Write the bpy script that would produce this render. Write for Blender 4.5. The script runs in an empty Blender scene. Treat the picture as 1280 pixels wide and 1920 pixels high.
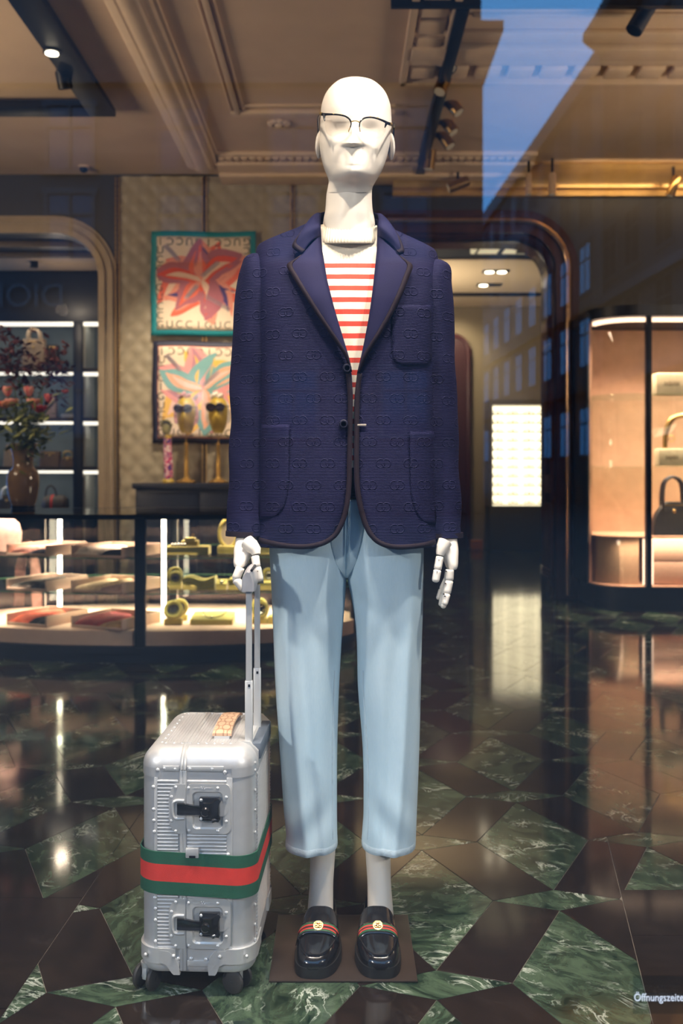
import bpy, bmesh, math, random
from mathutils import Vector, Matrix
import numpy as np

random.seed(7)
C = bpy.context.scene.collection
PI = math.pi
sc = bpy.context.scene

# ------------------------------------------------------------------ camera, sky, exposure, lamps
F, YH, H = 1867.0, 885.0, 1.04          # focal length in pixels of a 1280x1920 frame, eye-level row, eye height


def P(px, py, D):
    """The point at depth D (metres from the camera) that the photograph shows at pixel px, py."""
    return Vector(((px - 640) * D / F, D, H - (py - YH) * D / F))


cam_d = bpy.data.cameras.new('camera')
cam = bpy.data.objects.new('camera', cam_d)
C.objects.link(cam)
cam.location = (0, 0, H)
cam.rotation_euler = (PI / 2, 0, 0)
cam_d.sensor_width = 36
cam_d.lens = F * 36 / 1920
cam_d.shift_y = -(960 - YH) / 1920
cam_d.clip_start = 0.05
cam_d.clip_end = 300
cam_d.dof.use_dof = True
cam_d.dof.focus_distance = 2.1
cam_d.dof.aperture_fstop = 4.0
sc.camera = cam

vs = sc.view_settings
vs.view_transform = 'Standard'
vs.look = 'None'
vs.gamma = 1
vs.use_curve_mapping = False
vs.exposure = 0.0

w = bpy.data.worlds.new('dusk_sky')
sc.world = w
w.use_nodes = True
nt = w.node_tree
nt.nodes.clear()
out = nt.nodes.new('ShaderNodeOutputWorld')
bg = nt.nodes.new('ShaderNodeBackground')
tc = nt.nodes.new('ShaderNodeTexCoord')
sep = nt.nodes.new('ShaderNodeSeparateXYZ')
rmp = nt.nodes.new('ShaderNodeValToRGB')
nt.links.new(tc.outputs['Generated'], sep.inputs[0])
nt.links.new(sep.outputs['Z'], rmp.inputs[0])
cr = rmp.color_ramp
cr.elements[0].position = 0.0
cr.elements[0].color = (0.06, 0.27, 0.72, 1)
cr.elements[1].position = 0.75
cr.elements[1].color = (0.14, 0.33, 0.60, 1)
e = cr.elements.new(0.30)
e.color = (0.08, 0.30, 0.72, 1)
nt.links.new(rmp.outputs[0], bg.inputs['Color'])
bg.inputs['Strength'].default_value = 5.0
nt.links.new(bg.outputs[0], out.inputs[0])


def aim(o, target):
    o.rotation_euler = (Vector(target) - o.location).to_track_quat('-Z', 'Y').to_euler()


def spot(loc, target, power, col=(1, .86, .68), angle=60, blend=.6, size=.03):
    d = bpy.data.lights.new('spot_lamp', 'SPOT')
    d.energy = power
    d.color = col
    d.spot_size = math.radians(angle)
    d.spot_blend = blend
    d.shadow_soft_size = size
    o = bpy.data.objects.new('spot_lamp', d)
    C.objects.link(o)
    o.location = loc
    aim(o, target)
    return o


def point(loc, power, col=(1, .82, .6), size=.15):
    d = bpy.data.lights.new('lamp', 'POINT')
    d.energy = power
    d.color = col
    d.shadow_soft_size = size
    o = bpy.data.objects.new('lamp', d)
    C.objects.link(o)
    o.location = loc
    return o


WARM = (1, .84, .66)


def area(loc, target, power, sx, sy, col=(1, .82, .6), spread=180):
    d = bpy.data.lights.new('area_lamp', 'AREA')
    d.shape = 'RECTANGLE'
    d.size, d.size_y = sx, sy
    d.energy = power
    d.color = col
    d.spread = math.radians(spread)
    o = bpy.data.objects.new('area_lamp', d)
    C.objects.link(o)
    o.location = loc
    aim(o, target)
    return o


# the shop window's own spots, above the pane and out of the frame
spot((-.42, 1.56, 2.98), (.0, 2.2, 1.45), 285, (1, .82, .64), 62, .7, .035)
spot((.75, 1.58, 3.05), (.06, 2.2, .8), 270, (1, .88, .76), 56, .8, .035)
spot((-.34, 1.56, 3.05), (-.24, 2.1, .3), 330, (1, .89, .78), 30, .8, .03)
spot((.20, 1.56, 3.05), (.08, 2.15, .2), 460, (1, .90, .78), 34, .8, .03)
# added frontal fill lamps outside, to either side of the view
point((-6.0, -4.2, 4.4), 2300, (1, .93, .83), .25)
point((6.5, -4.2, 4.4), 1700, (1, .93, .83), .25)
# wall washers on the quilted wall and track spots
spot((-1.15, 6.75, 3.38), (-1.35, 8.2, 1.45), 260, WARM, 50, .9, .05)
spot((-.55, 6.60, 3.38), (-.9, 8.2, 1.6), 110, WARM, 50, .9, .05)
spot((.46, 6.6, 3.25), (.1, 7.9, 1.2), 30, WARM, 50, .9, .04)
# added warm fill out of view: uplights and point lamps at either side
area((3.9, 4.6, 2.3), (2.6, 5.2, 3.49), 42, .8, .8, (1, .78, .54), 150)
area((-3.9, 4.6, 2.3), (-2.6, 5.2, 3.49), 56, .8, .8, (1, .78, .54), 150)
point((3.9, 4.0, 2.4), 24, (1, .78, .54), .3)
point((-3.9, 4.0, 2.4), 34, (1, .78, .54), .3)
area((3.1, 7.82, 3.34), (3.1, 8.1, 3.44), 5, 2.6, .03, (1, .70, .36))
# vase, far room
spot((-2.1, 5.6, 3.35), (-2.0, 6.2, 1.3), 38, WARM, 34, .8, .04)
spot((1.45, 12.9, 3.12), (1.55, 13.6, 2.5), 42, (1, .84, .55), 90, .9, .05)
spot((2.3, 10.2, 3.15), (2.2, 13.5, .9), 26, (1, .84, .55), 80, .9, .05)
area((.5, 11.3, 2.3), (1.5, 11.8, 3.3), 40, .6, .6, (1, .82, .55))  # added uplight, hidden from view, to brighten the far ceiling panel

# ------------------------------------------------------------------ helpers: materials
MATS = {}


def mat(name, col=(.5, .5, .5), rough=.5, metal=0.0, var=0.08, vscale=40.0, bump=0.0, bscale=200.0, emit=None, estr=0.0,
        spec=.5, alpha=None, coat=0.0, sheen=0.0):
    """A procedural material: base colour broken up by noise, optional noise relief."""
    if name in MATS:
        return MATS[name]
    m = bpy.data.materials.new(name)
    m.use_nodes = True
    nt = m.node_tree
    b = nt.nodes['Principled BSDF']
    b.inputs['Roughness'].default_value = rough
    b.inputs['Metallic'].default_value = metal
    b.inputs['Specular IOR Level'].default_value = spec
    b.inputs['Coat Weight'].default_value = coat
    b.inputs['Sheen Weight'].default_value = sheen
    tc = nt.nodes.new('ShaderNodeTexCoord')
    n = nt.nodes.new('ShaderNodeTexNoise')
    n.inputs['Scale'].default_value = vscale
    n.inputs['Detail'].default_value = 4
    nt.links.new(tc.outputs['Object'], n.inputs['Vector'])
    r = nt.nodes.new('ShaderNodeValToRGB')
    r.color_ramp.elements[0].position = .3
    r.color_ramp.elements[1].position = .7
    r.color_ramp.elements[0].color = (*[c * (1 - var) for c in col], 1)
    r.color_ramp.elements[1].color = (*[min(1, c * (1 + var)) for c in col], 1)
    nt.links.new(n.outputs['Fac'], r.inputs[0])
    nt.links.new(r.outputs[0], b.inputs['Base Color'])
    if bump:
        n2 = nt.nodes.new('ShaderNodeTexNoise')
        n2.inputs['Scale'].default_value = bscale
        n2.inputs['Detail'].default_value = 3
        nt.links.new(tc.outputs['Object'], n2.inputs['Vector'])
        bp = nt.nodes.new('ShaderNodeBump')
        bp.inputs['Strength'].default_value = bump
        bp.inputs['Distance'].default_value = .002
        nt.links.new(n2.outputs['Fac'], bp.inputs['Height'])
        nt.links.new(bp.outputs[0], b.inputs['Normal'])
    if emit:
        b.inputs['Emission Color'].default_value = (*emit, 1)
        b.inputs['Emission Strength'].default_value = estr
    if alpha is not None:
        b.inputs['Alpha'].default_value = alpha
    MATS[name] = m
    return m


def glass_mat(name, tint=(1, 1, 1), refl=.05, rough=0.0, edge=None):
    """Clear sheet glass: lets light straight through, mirrors a share of it."""
    if name in MATS:
        return MATS[name]
    m = bpy.data.materials.new(name)
    m.use_nodes = True
    nt = m.node_tree
    nt.nodes.clear()
    o = nt.nodes.new('ShaderNodeOutputMaterial')
    t = nt.nodes.new('ShaderNodeBsdfTransparent')
    t.inputs[0].default_value = (*tint, 1)
    g = nt.nodes.new('ShaderNodeBsdfGlossy')
    g.inputs['Roughness'].default_value = rough
    mx = nt.nodes.new('ShaderNodeMixShader')
    lw = nt.nodes.new('ShaderNodeLayerWeight')
    lw.inputs['Blend'].default_value = .25
    mr = nt.nodes.new('ShaderNodeMapRange')
    mr.inputs['To Min'].default_value = refl
    mr.inputs['To Max'].default_value = min(1, refl * 4)
    nt.links.new(lw.outputs['Facing'], mr.inputs['Value'])
    nt.links.new(mr.outputs[0], mx.inputs[0])
    nt.links.new(t.outputs[0], mx.inputs[1])
    nt.links.new(g.outputs[0], mx.inputs[2])
    nt.links.new(mx.outputs[0], o.inputs[0])
    MATS[name] = m
    return m


class NB:
    """Small helper that chains math nodes."""

    def __init__(s, nt):
        s.nt = nt

    def m(s, op, a, b=None, c=None):
        n = s.nt.nodes.new('ShaderNodeMath')
        n.operation = op
        for i, v in enumerate((a, b, c)):
            if v is None:
                continue
            if isinstance(v, (int, float)):
                n.inputs[i].default_value = v
            else:
                s.nt.links.new(v, n.inputs[i])
        return n.outputs[0]


# ------------------------------------------------------------------ helpers: meshes
WPOS = {}


def tag(o, label=None, cat=None, group=None, kind=None):
    if label:
        o['label'] = label
    if cat:
        o['category'] = cat
    if group:
        o['group'] = group
    if kind:
        o['kind'] = kind
    return o


def thing(name, label, cat, loc=(0, 0, 0), group=None):
    o = bpy.data.objects.new(name, None)
    C.objects.link(o)
    o.location = loc
    o.empty_display_size = .05
    WPOS[o.name] = Vector(loc)
    return tag(o, label, cat, group)


def obj(name, bm, mats, parent=None, smooth=True, label=None, kind=None, angle=None):
    """Links a bmesh, given in world coordinates, as ONE mesh object."""
    me = bpy.data.meshes.new(name)
    bmesh.ops.recalc_face_normals(bm, faces=bm.faces[:])
    bm.to_mesh(me)
    bm.free()
    for m in (mats if isinstance(mats, (list, tuple)) else [mats]):
        me.materials.append(m)
    if smooth:
        me.shade_smooth()
        me.set_sharp_from_angle(angle=math.radians(angle or 38))
    o = bpy.data.objects.new(name, me)
    C.objects.link(o)
    WPOS[o.name] = Vector((0, 0, 0))
    if parent is not None:
        o.parent = parent
        o.location = -WPOS[parent.name]
        WPOS[o.name] = Vector((0, 0, 0))
    return tag(o, label, None, None, kind)


def copy_tree(root, loc, rotz=None, label=None, scale=None):
    r = root.copy()
    C.objects.link(r)
    r.location = loc
    if rotz is not None:
        r.rotation_euler = (0, 0, rotz)
    if scale:
        r.scale = scale
    if label:
        r['label'] = label
    for ch in list(root.children):
        c = ch.copy()
        C.objects.link(c)
        c.parent = r
        for g in list(ch.children):
            d = g.copy()
            C.objects.link(d)
            d.parent = c
    return r


def nb():
    return bmesh.new()


def box(bm, c, s, rot=None, bev=0.0, mi=0, seg=2):
    """Box with centre c and size s; rot is a Matrix (3x3) or a z angle."""
    r = bmesh.ops.create_cube(bm, size=1)
    vs = r['verts']
    M = Matrix.Diagonal((*s, 1))
    bmesh.ops.transform(bm, matrix=M, verts=vs)
    fs = set(f for v in vs for f in v.link_faces)
    if bev:
        es = list(set(e for v in vs for e in v.link_edges))
        rr = bmesh.ops.bevel(bm, geom=es, offset=bev, segments=seg, affect='EDGES', profile=.5)
        vs = list(set(v for f in rr['faces'] for v in f.verts) | set(v for v in vs if v.is_valid))
        fs = set(f for v in vs for f in v.link_faces)
    T = Matrix.Translation(Vector(c))
    if rot is not None:
        R = Matrix.Rotation(rot, 4, 'Z') if isinstance(rot, (int, float)) else rot.to_4x4()
        T = T @ R
    bmesh.ops.transform(bm, matrix=T, verts=vs)
    for f in fs:
        f.material_index = mi


def box2(bm, lo, hi, bev=0.0, mi=0):
    lo, hi = Vector(lo), Vector(hi)
    box(bm, (lo + hi) / 2, [abs(a) for a in (hi - lo)], None, bev, mi)


def loft(bm, rings, caps=True, closed=True, mi=0):
    """Joins rings (lists of points, same count) into a skin."""
    vr = [[bm.verts.new(p) for p in r] for r in rings]
    n = len(vr[0])
    for a, b in zip(vr, vr[1:]):
        for i in range(n if closed else n - 1):
            j = (i + 1) % n
            f = bm.faces.new((a[i], a[j], b[j], b[i]))
            f.material_index = mi
    if caps and closed:
        for r in (vr[0], vr[-1]):
            try:
                f = bm.faces.new(r)
                f.material_index = mi
            except ValueError:
                pass
    return vr


def frame_of(d):
    d = d.normalized()
    up = Vector((0, 0, 1)) if abs(d.z) < .95 else Vector((1, 0, 0))
    a = d.cross(up).normalized()
    return a, a.cross(d).normalized()


def cyl(bm, p0, p1, r0, r1=None, n=16, mi=0, caps=True):
    p0, p1 = Vector(p0), Vector(p1)
    r1 = r0 if r1 is None else r1
    a, b = frame_of(p1 - p0)
    ring = lambda p, r: [p + a * r * math.cos(2 * PI * k / n) + b * r * math.sin(2 * PI * k / n) for k in range(n)]
    loft(bm, [ring(p0, r0), ring(p1, r1)], caps, True, mi)


def tube(bm, pts, r, n=8, closed=False, mi=0, flat=1.0):
    """Round tube along points; r a number or one per point."""
    pts = [Vector(p) for p in pts]
    k = len(pts)
    rings = []
    pa = None
    for i, p in enumerate(pts):
        d = (pts[(i + 1) % k] - pts[i - 1]) if closed else (pts[min(i + 1, k - 1)] - pts[max(i - 1, 0)])
        if pa is None:
            a, b = frame_of(d)
        else:
            d.normalize()
            a = (pa - d * pa.dot(d)).normalized()
            b = a.cross(d).normalized()
        pa = a
        rr = r if isinstance(r, (int, float)) else r[i]
        rings.append([p + a * rr * math.cos(2 * PI * q / n) + b * rr * flat * math.sin(2 * PI * q / n) for q in range(n)])
    if closed:
        rings.append(rings[0])
        vr = [[bm.verts.new(p) for p in rg] for rg in rings[:-1]]
        vr.append(vr[0])
        for a_, b_ in zip(vr, vr[1:]):
            for i in range(n):
                j = (i + 1) % n
                f = bm.faces.new((a_[i], a_[j], b_[j], b_[i]))
                f.material_index = mi
    else:
        loft(bm, rings, True, True, mi)


def lathe(bm, prof, c, n=32, mi=0, caps=True):
    """prof: list of (radius, z); turned about the vertical through c."""
    c = Vector(c)
    loft(bm, [[c + Vector((r * math.cos(2 * PI * k / n), r * math.sin(2 * PI * k / n), z)) for k in range(n)] for r, z in prof], caps, True, mi)


def ball(bm, c, r, n=12, m=8, mi=0, s=(1, 1, 1), R=None):
    c = Vector(c)
    rings = []
    for i in range(m + 1):
        t = PI * i / m
        rr = max(math.sin(t), .02)
        ring = []
        for k in range(n):
            v = Vector((r * rr * math.cos(2 * PI * k / n) * s[0], r * rr * math.sin(2 * PI * k / n) * s[1], -r * math.cos(t) * s[2]))
            ring.append(c + (R @ v if R is not None else v))
        rings.append(ring)
    loft(bm, rings, True, True, mi)


def prism(bm, poly, h, axis='Z', at=0.0, mi=0):
    """Extrudes a 2D polygon. axis Z: (x, y) by z from at to at+h; axis Y: (x, z) by y."""
    mk = (lambda p, t: Vector((p[0], p[1], t))) if axis == 'Z' else ((lambda p, t: Vector((p[0], t, p[1]))) if axis == 'Y' else (lambda p, t: Vector((t, p[0], p[1]))))
    loft(bm, [[mk(p, at) for p in poly], [mk(p, at + h) for p in poly]], True, True, mi)


def smooth_path(pts, n=8, closed=False):
    """Catmull-Rom through points."""
    pts = [Vector(p) for p in pts]
    k = len(pts)
    res = []
    for i in range(k if closed else k - 1):
        p1, p2 = pts[i], pts[(i + 1) % k]
        p0 = pts[i - 1] if (i > 0 or closed) else p1 * 2 - p2
        p3 = pts[(i + 2) % k] if (i + 2 < k or closed) else p2 * 2 - p1
        for j in range(n):
            t = j / n
            res.append(.5 * ((2 * p1) + (p2 - p0) * t + (2 * p0 - 5 * p1 + 4 * p2 - p3) * t * t + (3 * p1 - p0 - 3 * p2 + p3) * t ** 3))
    if not closed:
        res.append(pts[-1])
    return res


def interp(tab, z):
    """Piecewise linear table of (z, values...), z rising."""
    zs = [t[0] for t in tab]
    if z <= zs[0]:
        v = tab[0][1:]
    elif z >= zs[-1]:
        v = tab[-1][1:]
    else:
        for a, b in zip(tab, tab[1:]):
            if a[0] <= z <= b[0]:
                t = (z - a[0]) / (b[0] - a[0])
                t = t
                v = tuple(p + (q - p) * t for p, q in zip(a[1:], b[1:]))
                break
    return v[0] if len(v) == 1 else v


def sinterp(tab, z):
    """Smooth (Catmull-Rom) version of interp, single or several values."""
    zs = np.array([t[0] for t in tab])
    res = []
    z = min(max(z, zs[0]), zs[-1])
    i = min(max(int(np.searchsorted(zs, z)) - 1, 0), len(zs) - 2)
    h = zs[i + 1] - zs[i]
    t = (z - zs[i]) / h
    for c in range(1, len(tab[0])):
        y = [r[c] for r in tab]
        m0 = (y[i + 1] - y[i - 1]) / (zs[i + 1] - zs[i - 1]) if i > 0 else (y[i + 1] - y[i]) / h
        m1 = (y[i + 2] - y[i]) / (zs[i + 2] - zs[i]) if i + 2 < len(zs) else (y[i + 1] - y[i]) / h
        res.append((2 * t ** 3 - 3 * t * t + 1) * y[i] + (t ** 3 - 2 * t * t + t) * h * m0 + (-2 * t ** 3 + 3 * t * t) * y[i + 1] + (t ** 3 - t * t) * h * m1)
    return res[0] if len(res) == 1 else res


def rrect(hx, hy, r, n=6, cx=0, cy=0):
    """Rounded rectangle outline, counter-clockwise from the right side."""
    pts = []
    for (sx, sy, a0) in ((1, 1, 0), (-1, 1, 90), (-1, -1, 180), (1, -1, 270)):
        for k in range(n + 1):
            a = math.radians(a0 + 90 * k / n)
            pts.append((cx + sx * (hx - r) + r * math.cos(a), cy + sy * (hy - r) + r * math.sin(a)))
    return pts


def text(name, body, size, loc, rot, m, parent=None, depth=.001, align='CENTER'):
    # lettering becomes an ordinary mesh
    d = bpy.data.curves.new(name, 'FONT')
    d.body = body
    d.size = size
    d.extrude = depth
    d.align_x = align
    d.align_y = 'CENTER'
    f = bpy.data.objects.new(name + '_curve', d)
    C.objects.link(f)
    me = bpy.data.meshes.new_from_object(f.evaluated_get(bpy.context.evaluated_depsgraph_get()))
    bpy.data.objects.remove(f)
    bpy.data.curves.remove(d)
    me.materials.clear()
    me.materials.append(m)
    o = bpy.data.objects.new(name, me)
    C.objects.link(o)
    o.rotation_euler = rot
    o.location = Vector(loc)
    if parent is not None:
        o.parent = parent
        o.location = Vector(loc) - WPOS[parent.name]
    WPOS[o.name] = Vector((0, 0, 0))
    return o


def solidify(o, t, off=-1):
    md = o.modifiers.new('thickness', 'SOLIDIFY')
    md.thickness = t
    md.offset = off
    return o


# ------------------------------------------------------------------ materials in common use
WHITE = mat('mannequin_white', (.80, .74, .66), .42, var=.02)
BLACKM = mat('black_metal', (.006, .007, .010), .4, 0, spec=.25)
NAVYM = mat('navy_lacquer', (.006, .010, .022), .42)
BRASS = mat('brushed_brass', (.55, .36, .14), .32, 1.0)
GOLD = mat('polished_gold', (.62, .42, .13), .32, .9)
CHROME = mat('black_chrome', (.10, .10, .105), .14, .9)
STEEL = mat('bright_steel', (.74, .74, .74), .25, .45)
LED = mat('led_light', (1, .9, .75), .5, emit=(1, .84, .62), estr=22)
LEDW = mat('cool_led_light', (1, .95, .85), .5, emit=(1, .93, .78), estr=1.5)
PANE = glass_mat('vitrine_glass', (.97, .99, .98), .025)
# ------------------------------------------------------------------ floor of green and dark marble lozenges
def marble(name, base, dark, vein, rough, vamt):
    m = bpy.data.materials.new(name)
    m.use_nodes = True
    nt = m.node_tree
    b = nt.nodes['Principled BSDF']
    b.inputs['Roughness'].default_value = rough
    N = nt.nodes.new
    L = nt.links.new
    geo, oi = N('ShaderNodeNewGeometry'), N('ShaderNodeObjectInfo')
    vm = N('ShaderNodeVectorMath')
    vm.operation = 'MULTIPLY_ADD'
    comb = N('ShaderNodeCombineXYZ')
    L(oi.outputs['Random'], comb.inputs[0])
    L(oi.outputs['Random'], comb.inputs[1])
    vm.inputs[1].default_value = (37, 19, 11)
    L(comb.outputs[0], vm.inputs[0])
    L(geo.outputs['Position'], vm.inputs[2])
    rot = N('ShaderNodeVectorRotate')
    rot.rotation_type = 'Z_AXIS'
    q = NB(nt)
    L(q.m('MULTIPLY', oi.outputs['Random'], 19.0), rot.inputs['Angle'])
    L(vm.outputs[0], rot.inputs['Vector'])
    mp = N('ShaderNodeMapping')
    mp.inputs['Scale'].default_value = (1.0, 1.8, 1)
    L(rot.outputs[0], mp.inputs[0])
    n1 = N('ShaderNodeTexNoise')
    n1.inputs['Scale'].default_value = 10
    n1.inputs['Detail'].default_value = 9
    n1.inputs['Roughness'].default_value = .68
    n1.inputs['Distortion'].default_value = 1.1
    L(mp.outputs[0], n1.inputs['Vector'])
    r1 = N('ShaderNodeValToRGB')
    r1.color_ramp.elements[0].position = .36
    r1.color_ramp.elements[0].color = (*dark, 1)
    r1.color_ramp.elements[1].position = .62
    r1.color_ramp.elements[1].color = (*base, 1)
    L(n1.outputs['Fac'], r1.inputs[0])
    n2 = N('ShaderNodeTexNoise')
    n2.inputs['Scale'].default_value = 7.5
    n2.inputs['Detail'].default_value = 7
    n2.inputs['Roughness'].default_value = .62
    n2.inputs['Distortion'].default_value = 1.6
    L(mp.outputs[0], n2.inputs['Vector'])
    d = q.m('ABSOLUTE', q.m('SUBTRACT', n2.outputs['Fac'], .5))
    line = q.m('SUBTRACT', 1.0, q.m('MINIMUM', q.m('MULTIPLY', d, 30.0), 1.0))
    n3 = N('ShaderNodeTexNoise')
    n3.inputs['Scale'].default_value = 9
    n3.inputs['Detail'].default_value = 5
    L(rot.outputs[0], n3.inputs['Vector'])
    patch = N('ShaderNodeMapRange')
    patch.inputs['From Min'].default_value = .50
    patch.inputs['From Max'].default_value = .68
    L(n3.outputs['Fac'], patch.inputs['Value'])
    fac = q.m('MULTIPLY', q.m('MULTIPLY', line, patch.outputs[0]), vamt)
    mix = N('ShaderNodeMix')
    mix.data_type = 'RGBA'
    mix.inputs[7].default_value = (*vein, 1)
    L(fac, mix.inputs[0])
    L(r1.outputs[0], mix.inputs[6])
    L(mix.outputs[2], b.inputs['Base Color'])
    return m


GREEN = marble('green_marble', (.066, .100, .060), (.0035, .012, .0075), (.62, .66, .56), .075, .9)
DARK = marble('dark_marble', (.018, .012, .010), (.011, .008, .007), (.16, .13, .11), .085, .10)
GROUT = mat('pale_grout', (.22, .19, .15), .6)

bm = nb()
box2(bm, (-6, 1.4, -.06), (6, 16.5, -.0022))
floor = obj('floor', bm, GROUT, kind='structure')

V2 = lambda a, b: Vector((a, b))
e1, e2, g1, g2 = V2(.160, .063), V2(.150, -.053), V2(-.147, .3215), V2(.170, .337)
U, W = e1 + g2, g1 - e2
A0 = V2(.5226, 2.421) - (e1 + e2) / 2


def clip(poly, p, n):
    res = []
    for i, a in enumerate(poly):
        b = poly[(i + 1) % len(poly)]
        da, db = (a - p).dot(n), (b - p).dot(n)
        if da >= 0:
            res.append(a)
        if da * db < 0:
            res.append(a + (b - a) * (da / (da - db)))
    return res


def poly_area(poly):
    return abs(sum(a.x * b.y - b.x * a.y for a, b in zip(poly, poly[1:] + poly[:1]))) / 2


def shrink(poly, d):
    c = sum(poly, V2(0, 0)) / len(poly)
    if sum(a.x * b.y - b.x * a.y for a, b in zip(poly, poly[1:] + poly[:1])) < 0:
        poly = poly[::-1]
    res = []
    n = len(poly)
    for i in range(n):
        a, b, q = poly[i - 1], poly[i], poly[(i + 1) % n]
        d1, d2 = (b - a).normalized(), (q - b).normalized()
        n1, n2 = V2(-d1.y, d1.x), V2(-d2.y, d2.x)
        k = n1 + n2
        res.append(b + k * (d / max(.25, 1 + n1.dot(n2))))
    return res


def tile_bm(bm, poly, h=.0022, top=0.0, mi=0):
    pl = shrink(poly, .0008)
    t = shrink(poly, .0014)
    loft(bm, [[Vector((p.x, p.y, top - h)) for p in pl], [Vector((p.x, p.y, top - .0005)) for p in pl], [Vector((p.x, p.y, top)) for p in t]], True, True, mi)


# edge lines of the plain dark slabs in the two front corners
RL, RD = V2(.693, 2.48), (V2(.59, 1.894) - V2(.693, 2.48)).normalized()
LL, LD = V2(-.632, 2.433), (V2(-.649, 1.894) - V2(-.632, 2.433)).normalized()
RN, LN = V2(RD.y, -RD.x), V2(-LD.y, LD.x)
if RN.x > 0:
    RN = -RN
if LN.x < 0:
    LN = -LN
pieces = []
for i in range(-26, 40):
    for j in range(-26, 40):
        l = A0 + U * i + W * j
        if not (.6 < l.y < 15.6 and abs(l.x) < 5.9):
            continue
        t, r = l + e1, l + e1 + e2
        for kind, poly in (('g', [l, t, r, l + e2]), ('d', [l, t, t + g1, l + g1]), ('g', [t, t + g2, t + g1 + g2, t + g1]), ('d', [t, r, r + g2, t + g2])):
            poly = clip(poly, V2(0, 1.5), V2(0, 1))
            if len(poly) < 3:
                continue
            c = sum(poly, V2(0, 0)) / len(poly)
            parts_ = [poly]
            if c.y < 3.0:
                if c.x > 0:
                    parts_ = [clip(poly, RL, RN), clip(clip(poly, RL, -RN), V2(0, 2.48), V2(0, 1))]
                else:
                    parts_ = [clip(poly, LL, LN), clip(clip(poly, LL, -LN), V2(0, 2.433), V2(0, 1))]
            for p in parts_:
                if len(p) >= 3 and poly_area(p) > 4e-4:
                    cc = sum(p, V2(0, 0)) / len(p)
                    seen = 1.80 < cc.y and abs(cc.x) < .36 * cc.y + .22
                    pieces.append((0 if seen else 1, cc.y, kind, p))
pieces.sort(key=lambda a: (a[0], a[1]))
cnt = {'g': 0, 'd': 0}
rest = {'g': nb(), 'd': nb()}
for far, y, kind, p in pieces:
    if not far and cnt[kind] < 290 and y < 9:
        cnt[kind] += 1
        bm = nb()
        tile_bm(bm, p)
        obj('green_marble_tile' if kind == 'g' else 'dark_marble_tile', bm, GREEN if kind == 'g' else DARK, floor, False)
    else:
        tile_bm(rest[kind], p)
obj('green_marble_tiles_beyond', rest['g'], GREEN, floor, False, kind='stuff')
obj('dark_marble_tiles_beyond', rest['d'], DARK, floor, False, kind='stuff')
# plain slabs, right and left
ry = [2.48, 2.235, 1.985, 1.7, 1.42]
for k in range(4):
    xa = lambda y: RL.x + (y - RL.y) * RD.x / RD.y
    bm = nb()
    tile_bm(bm, [V2(xa(ry[k + 1]), ry[k + 1]), V2(1.9, ry[k + 1]), V2(1.9, ry[k]), V2(xa(ry[k]), ry[k])])
    obj('dark_border_slab', bm, DARK, floor, False)
ly = [2.433, 1.93, 1.42]
for k in range(2):
    xa = lambda y: LL.x + (y - LL.y) * LD.x / LD.y
    bm = nb()
    tile_bm(bm, [V2(-1.9, ly[k + 1]), V2(xa(ly[k + 1]), ly[k + 1]), V2(xa(ly[k]), ly[k]), V2(-1.9, ly[k])])
    obj('dark_border_slab', bm, DARK, floor, False)

# ------------------------------------------------------------------ ceiling
ZC = 3.49
PLASTER = mat('warm_plaster', (.60, .44, .30), .8, var=.05, vscale=3, bump=.15, bscale=60)
PLASTER2 = mat('pale_moulding', (.64, .48, .33), .7, var=.05, vscale=8)
bm = nb()
box2(bm, (-5.2, 1.4, ZC), (5.2, 8.7, ZC + .12))
ceiling = obj('ceiling', bm, PLASTER, kind='structure')


def ceil_part(name, boxes, m=PLASTER2, bev=.006):
    bm = nb()
    for lo, hi in boxes:
        box2(bm, lo, hi, bev)
    return obj(name, bm, m, ceiling)


# broad fluted moulding running away from the window
bm = nb()
prof = [(-1.22, 0), (-1.22, -.03), (-1.20, -.045), (-1.17, -.05)]
for k in range(15):
    a = k / 14
    prof.append((-1.16 + .14 * a, -.055 - .03 * math.sin(PI * a)))
prof += [(-1.0, -.05), (-.98, -.05), (-.97, -.03), (-.95, -.03), (-.95, 0)]
loft(bm, [[Vector((x, 1.5, ZC + z)) for x, z in prof], [Vector((x, 7.9, ZC + z)) for x, z in prof]])
obj('fluted_moulding', bm, PLASTER2, ceiling)
bm = nb()
for k in range(210):
    y = 3.2 + k * .022
    cyl(bm, (-1.155, y, ZC - .062), (-1.025, y + .03, ZC - .062), .010, n=6)
obj('rope_flutes', bm, PLASTER2, ceiling, kind='stuff')
ceil_part('panel_moulding', [((-.75, 1.5, ZC - .02), (-.735, 6.75, ZC)), ((-.72, 1.5, ZC - .035), (-.69, 6.75, ZC)), ((-.67, 1.5, ZC - .02), (-.655, 6.72, ZC)),
                             ((-.75, 6.72, ZC - .03), (.36, 6.80, ZC)), ((-.66, 6.62, ZC - .018), (.36, 6.64, ZC))])
# corner rosette
bm = nb()
for k in range(9):
    a = 2 * PI * k / 9
    ball(bm, (-.44 + .055 * math.cos(a), 6.98 + .055 * math.sin(a), ZC - .008), .028, 8, 6, s=(1, 1, .6))
ball(bm, (-.44, 6.98, ZC - .012), .03, 10, 6)
obj('plaster_rosette', bm, PLASTER2, ceiling)
# cornice along the back wall with small dentils
ceil_part('back_cornice', [((-.98, 7.60, ZC - .03), (1.5, 8.2, ZC)), ((-.98, 7.75, ZC - .06), (1.5, 8.2, ZC - .03)), ((-.98, 7.95, ZC - .09), (1.5, 8.2, ZC - .06))])
bm = nb()
for k in range(40):
    box(bm, (-.93 + k * .06, 7.70, ZC - .034), (.042, .09, .014), bev=.004)
obj('small_dentils', bm, PLASTER2, ceiling, kind='stuff')
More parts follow.
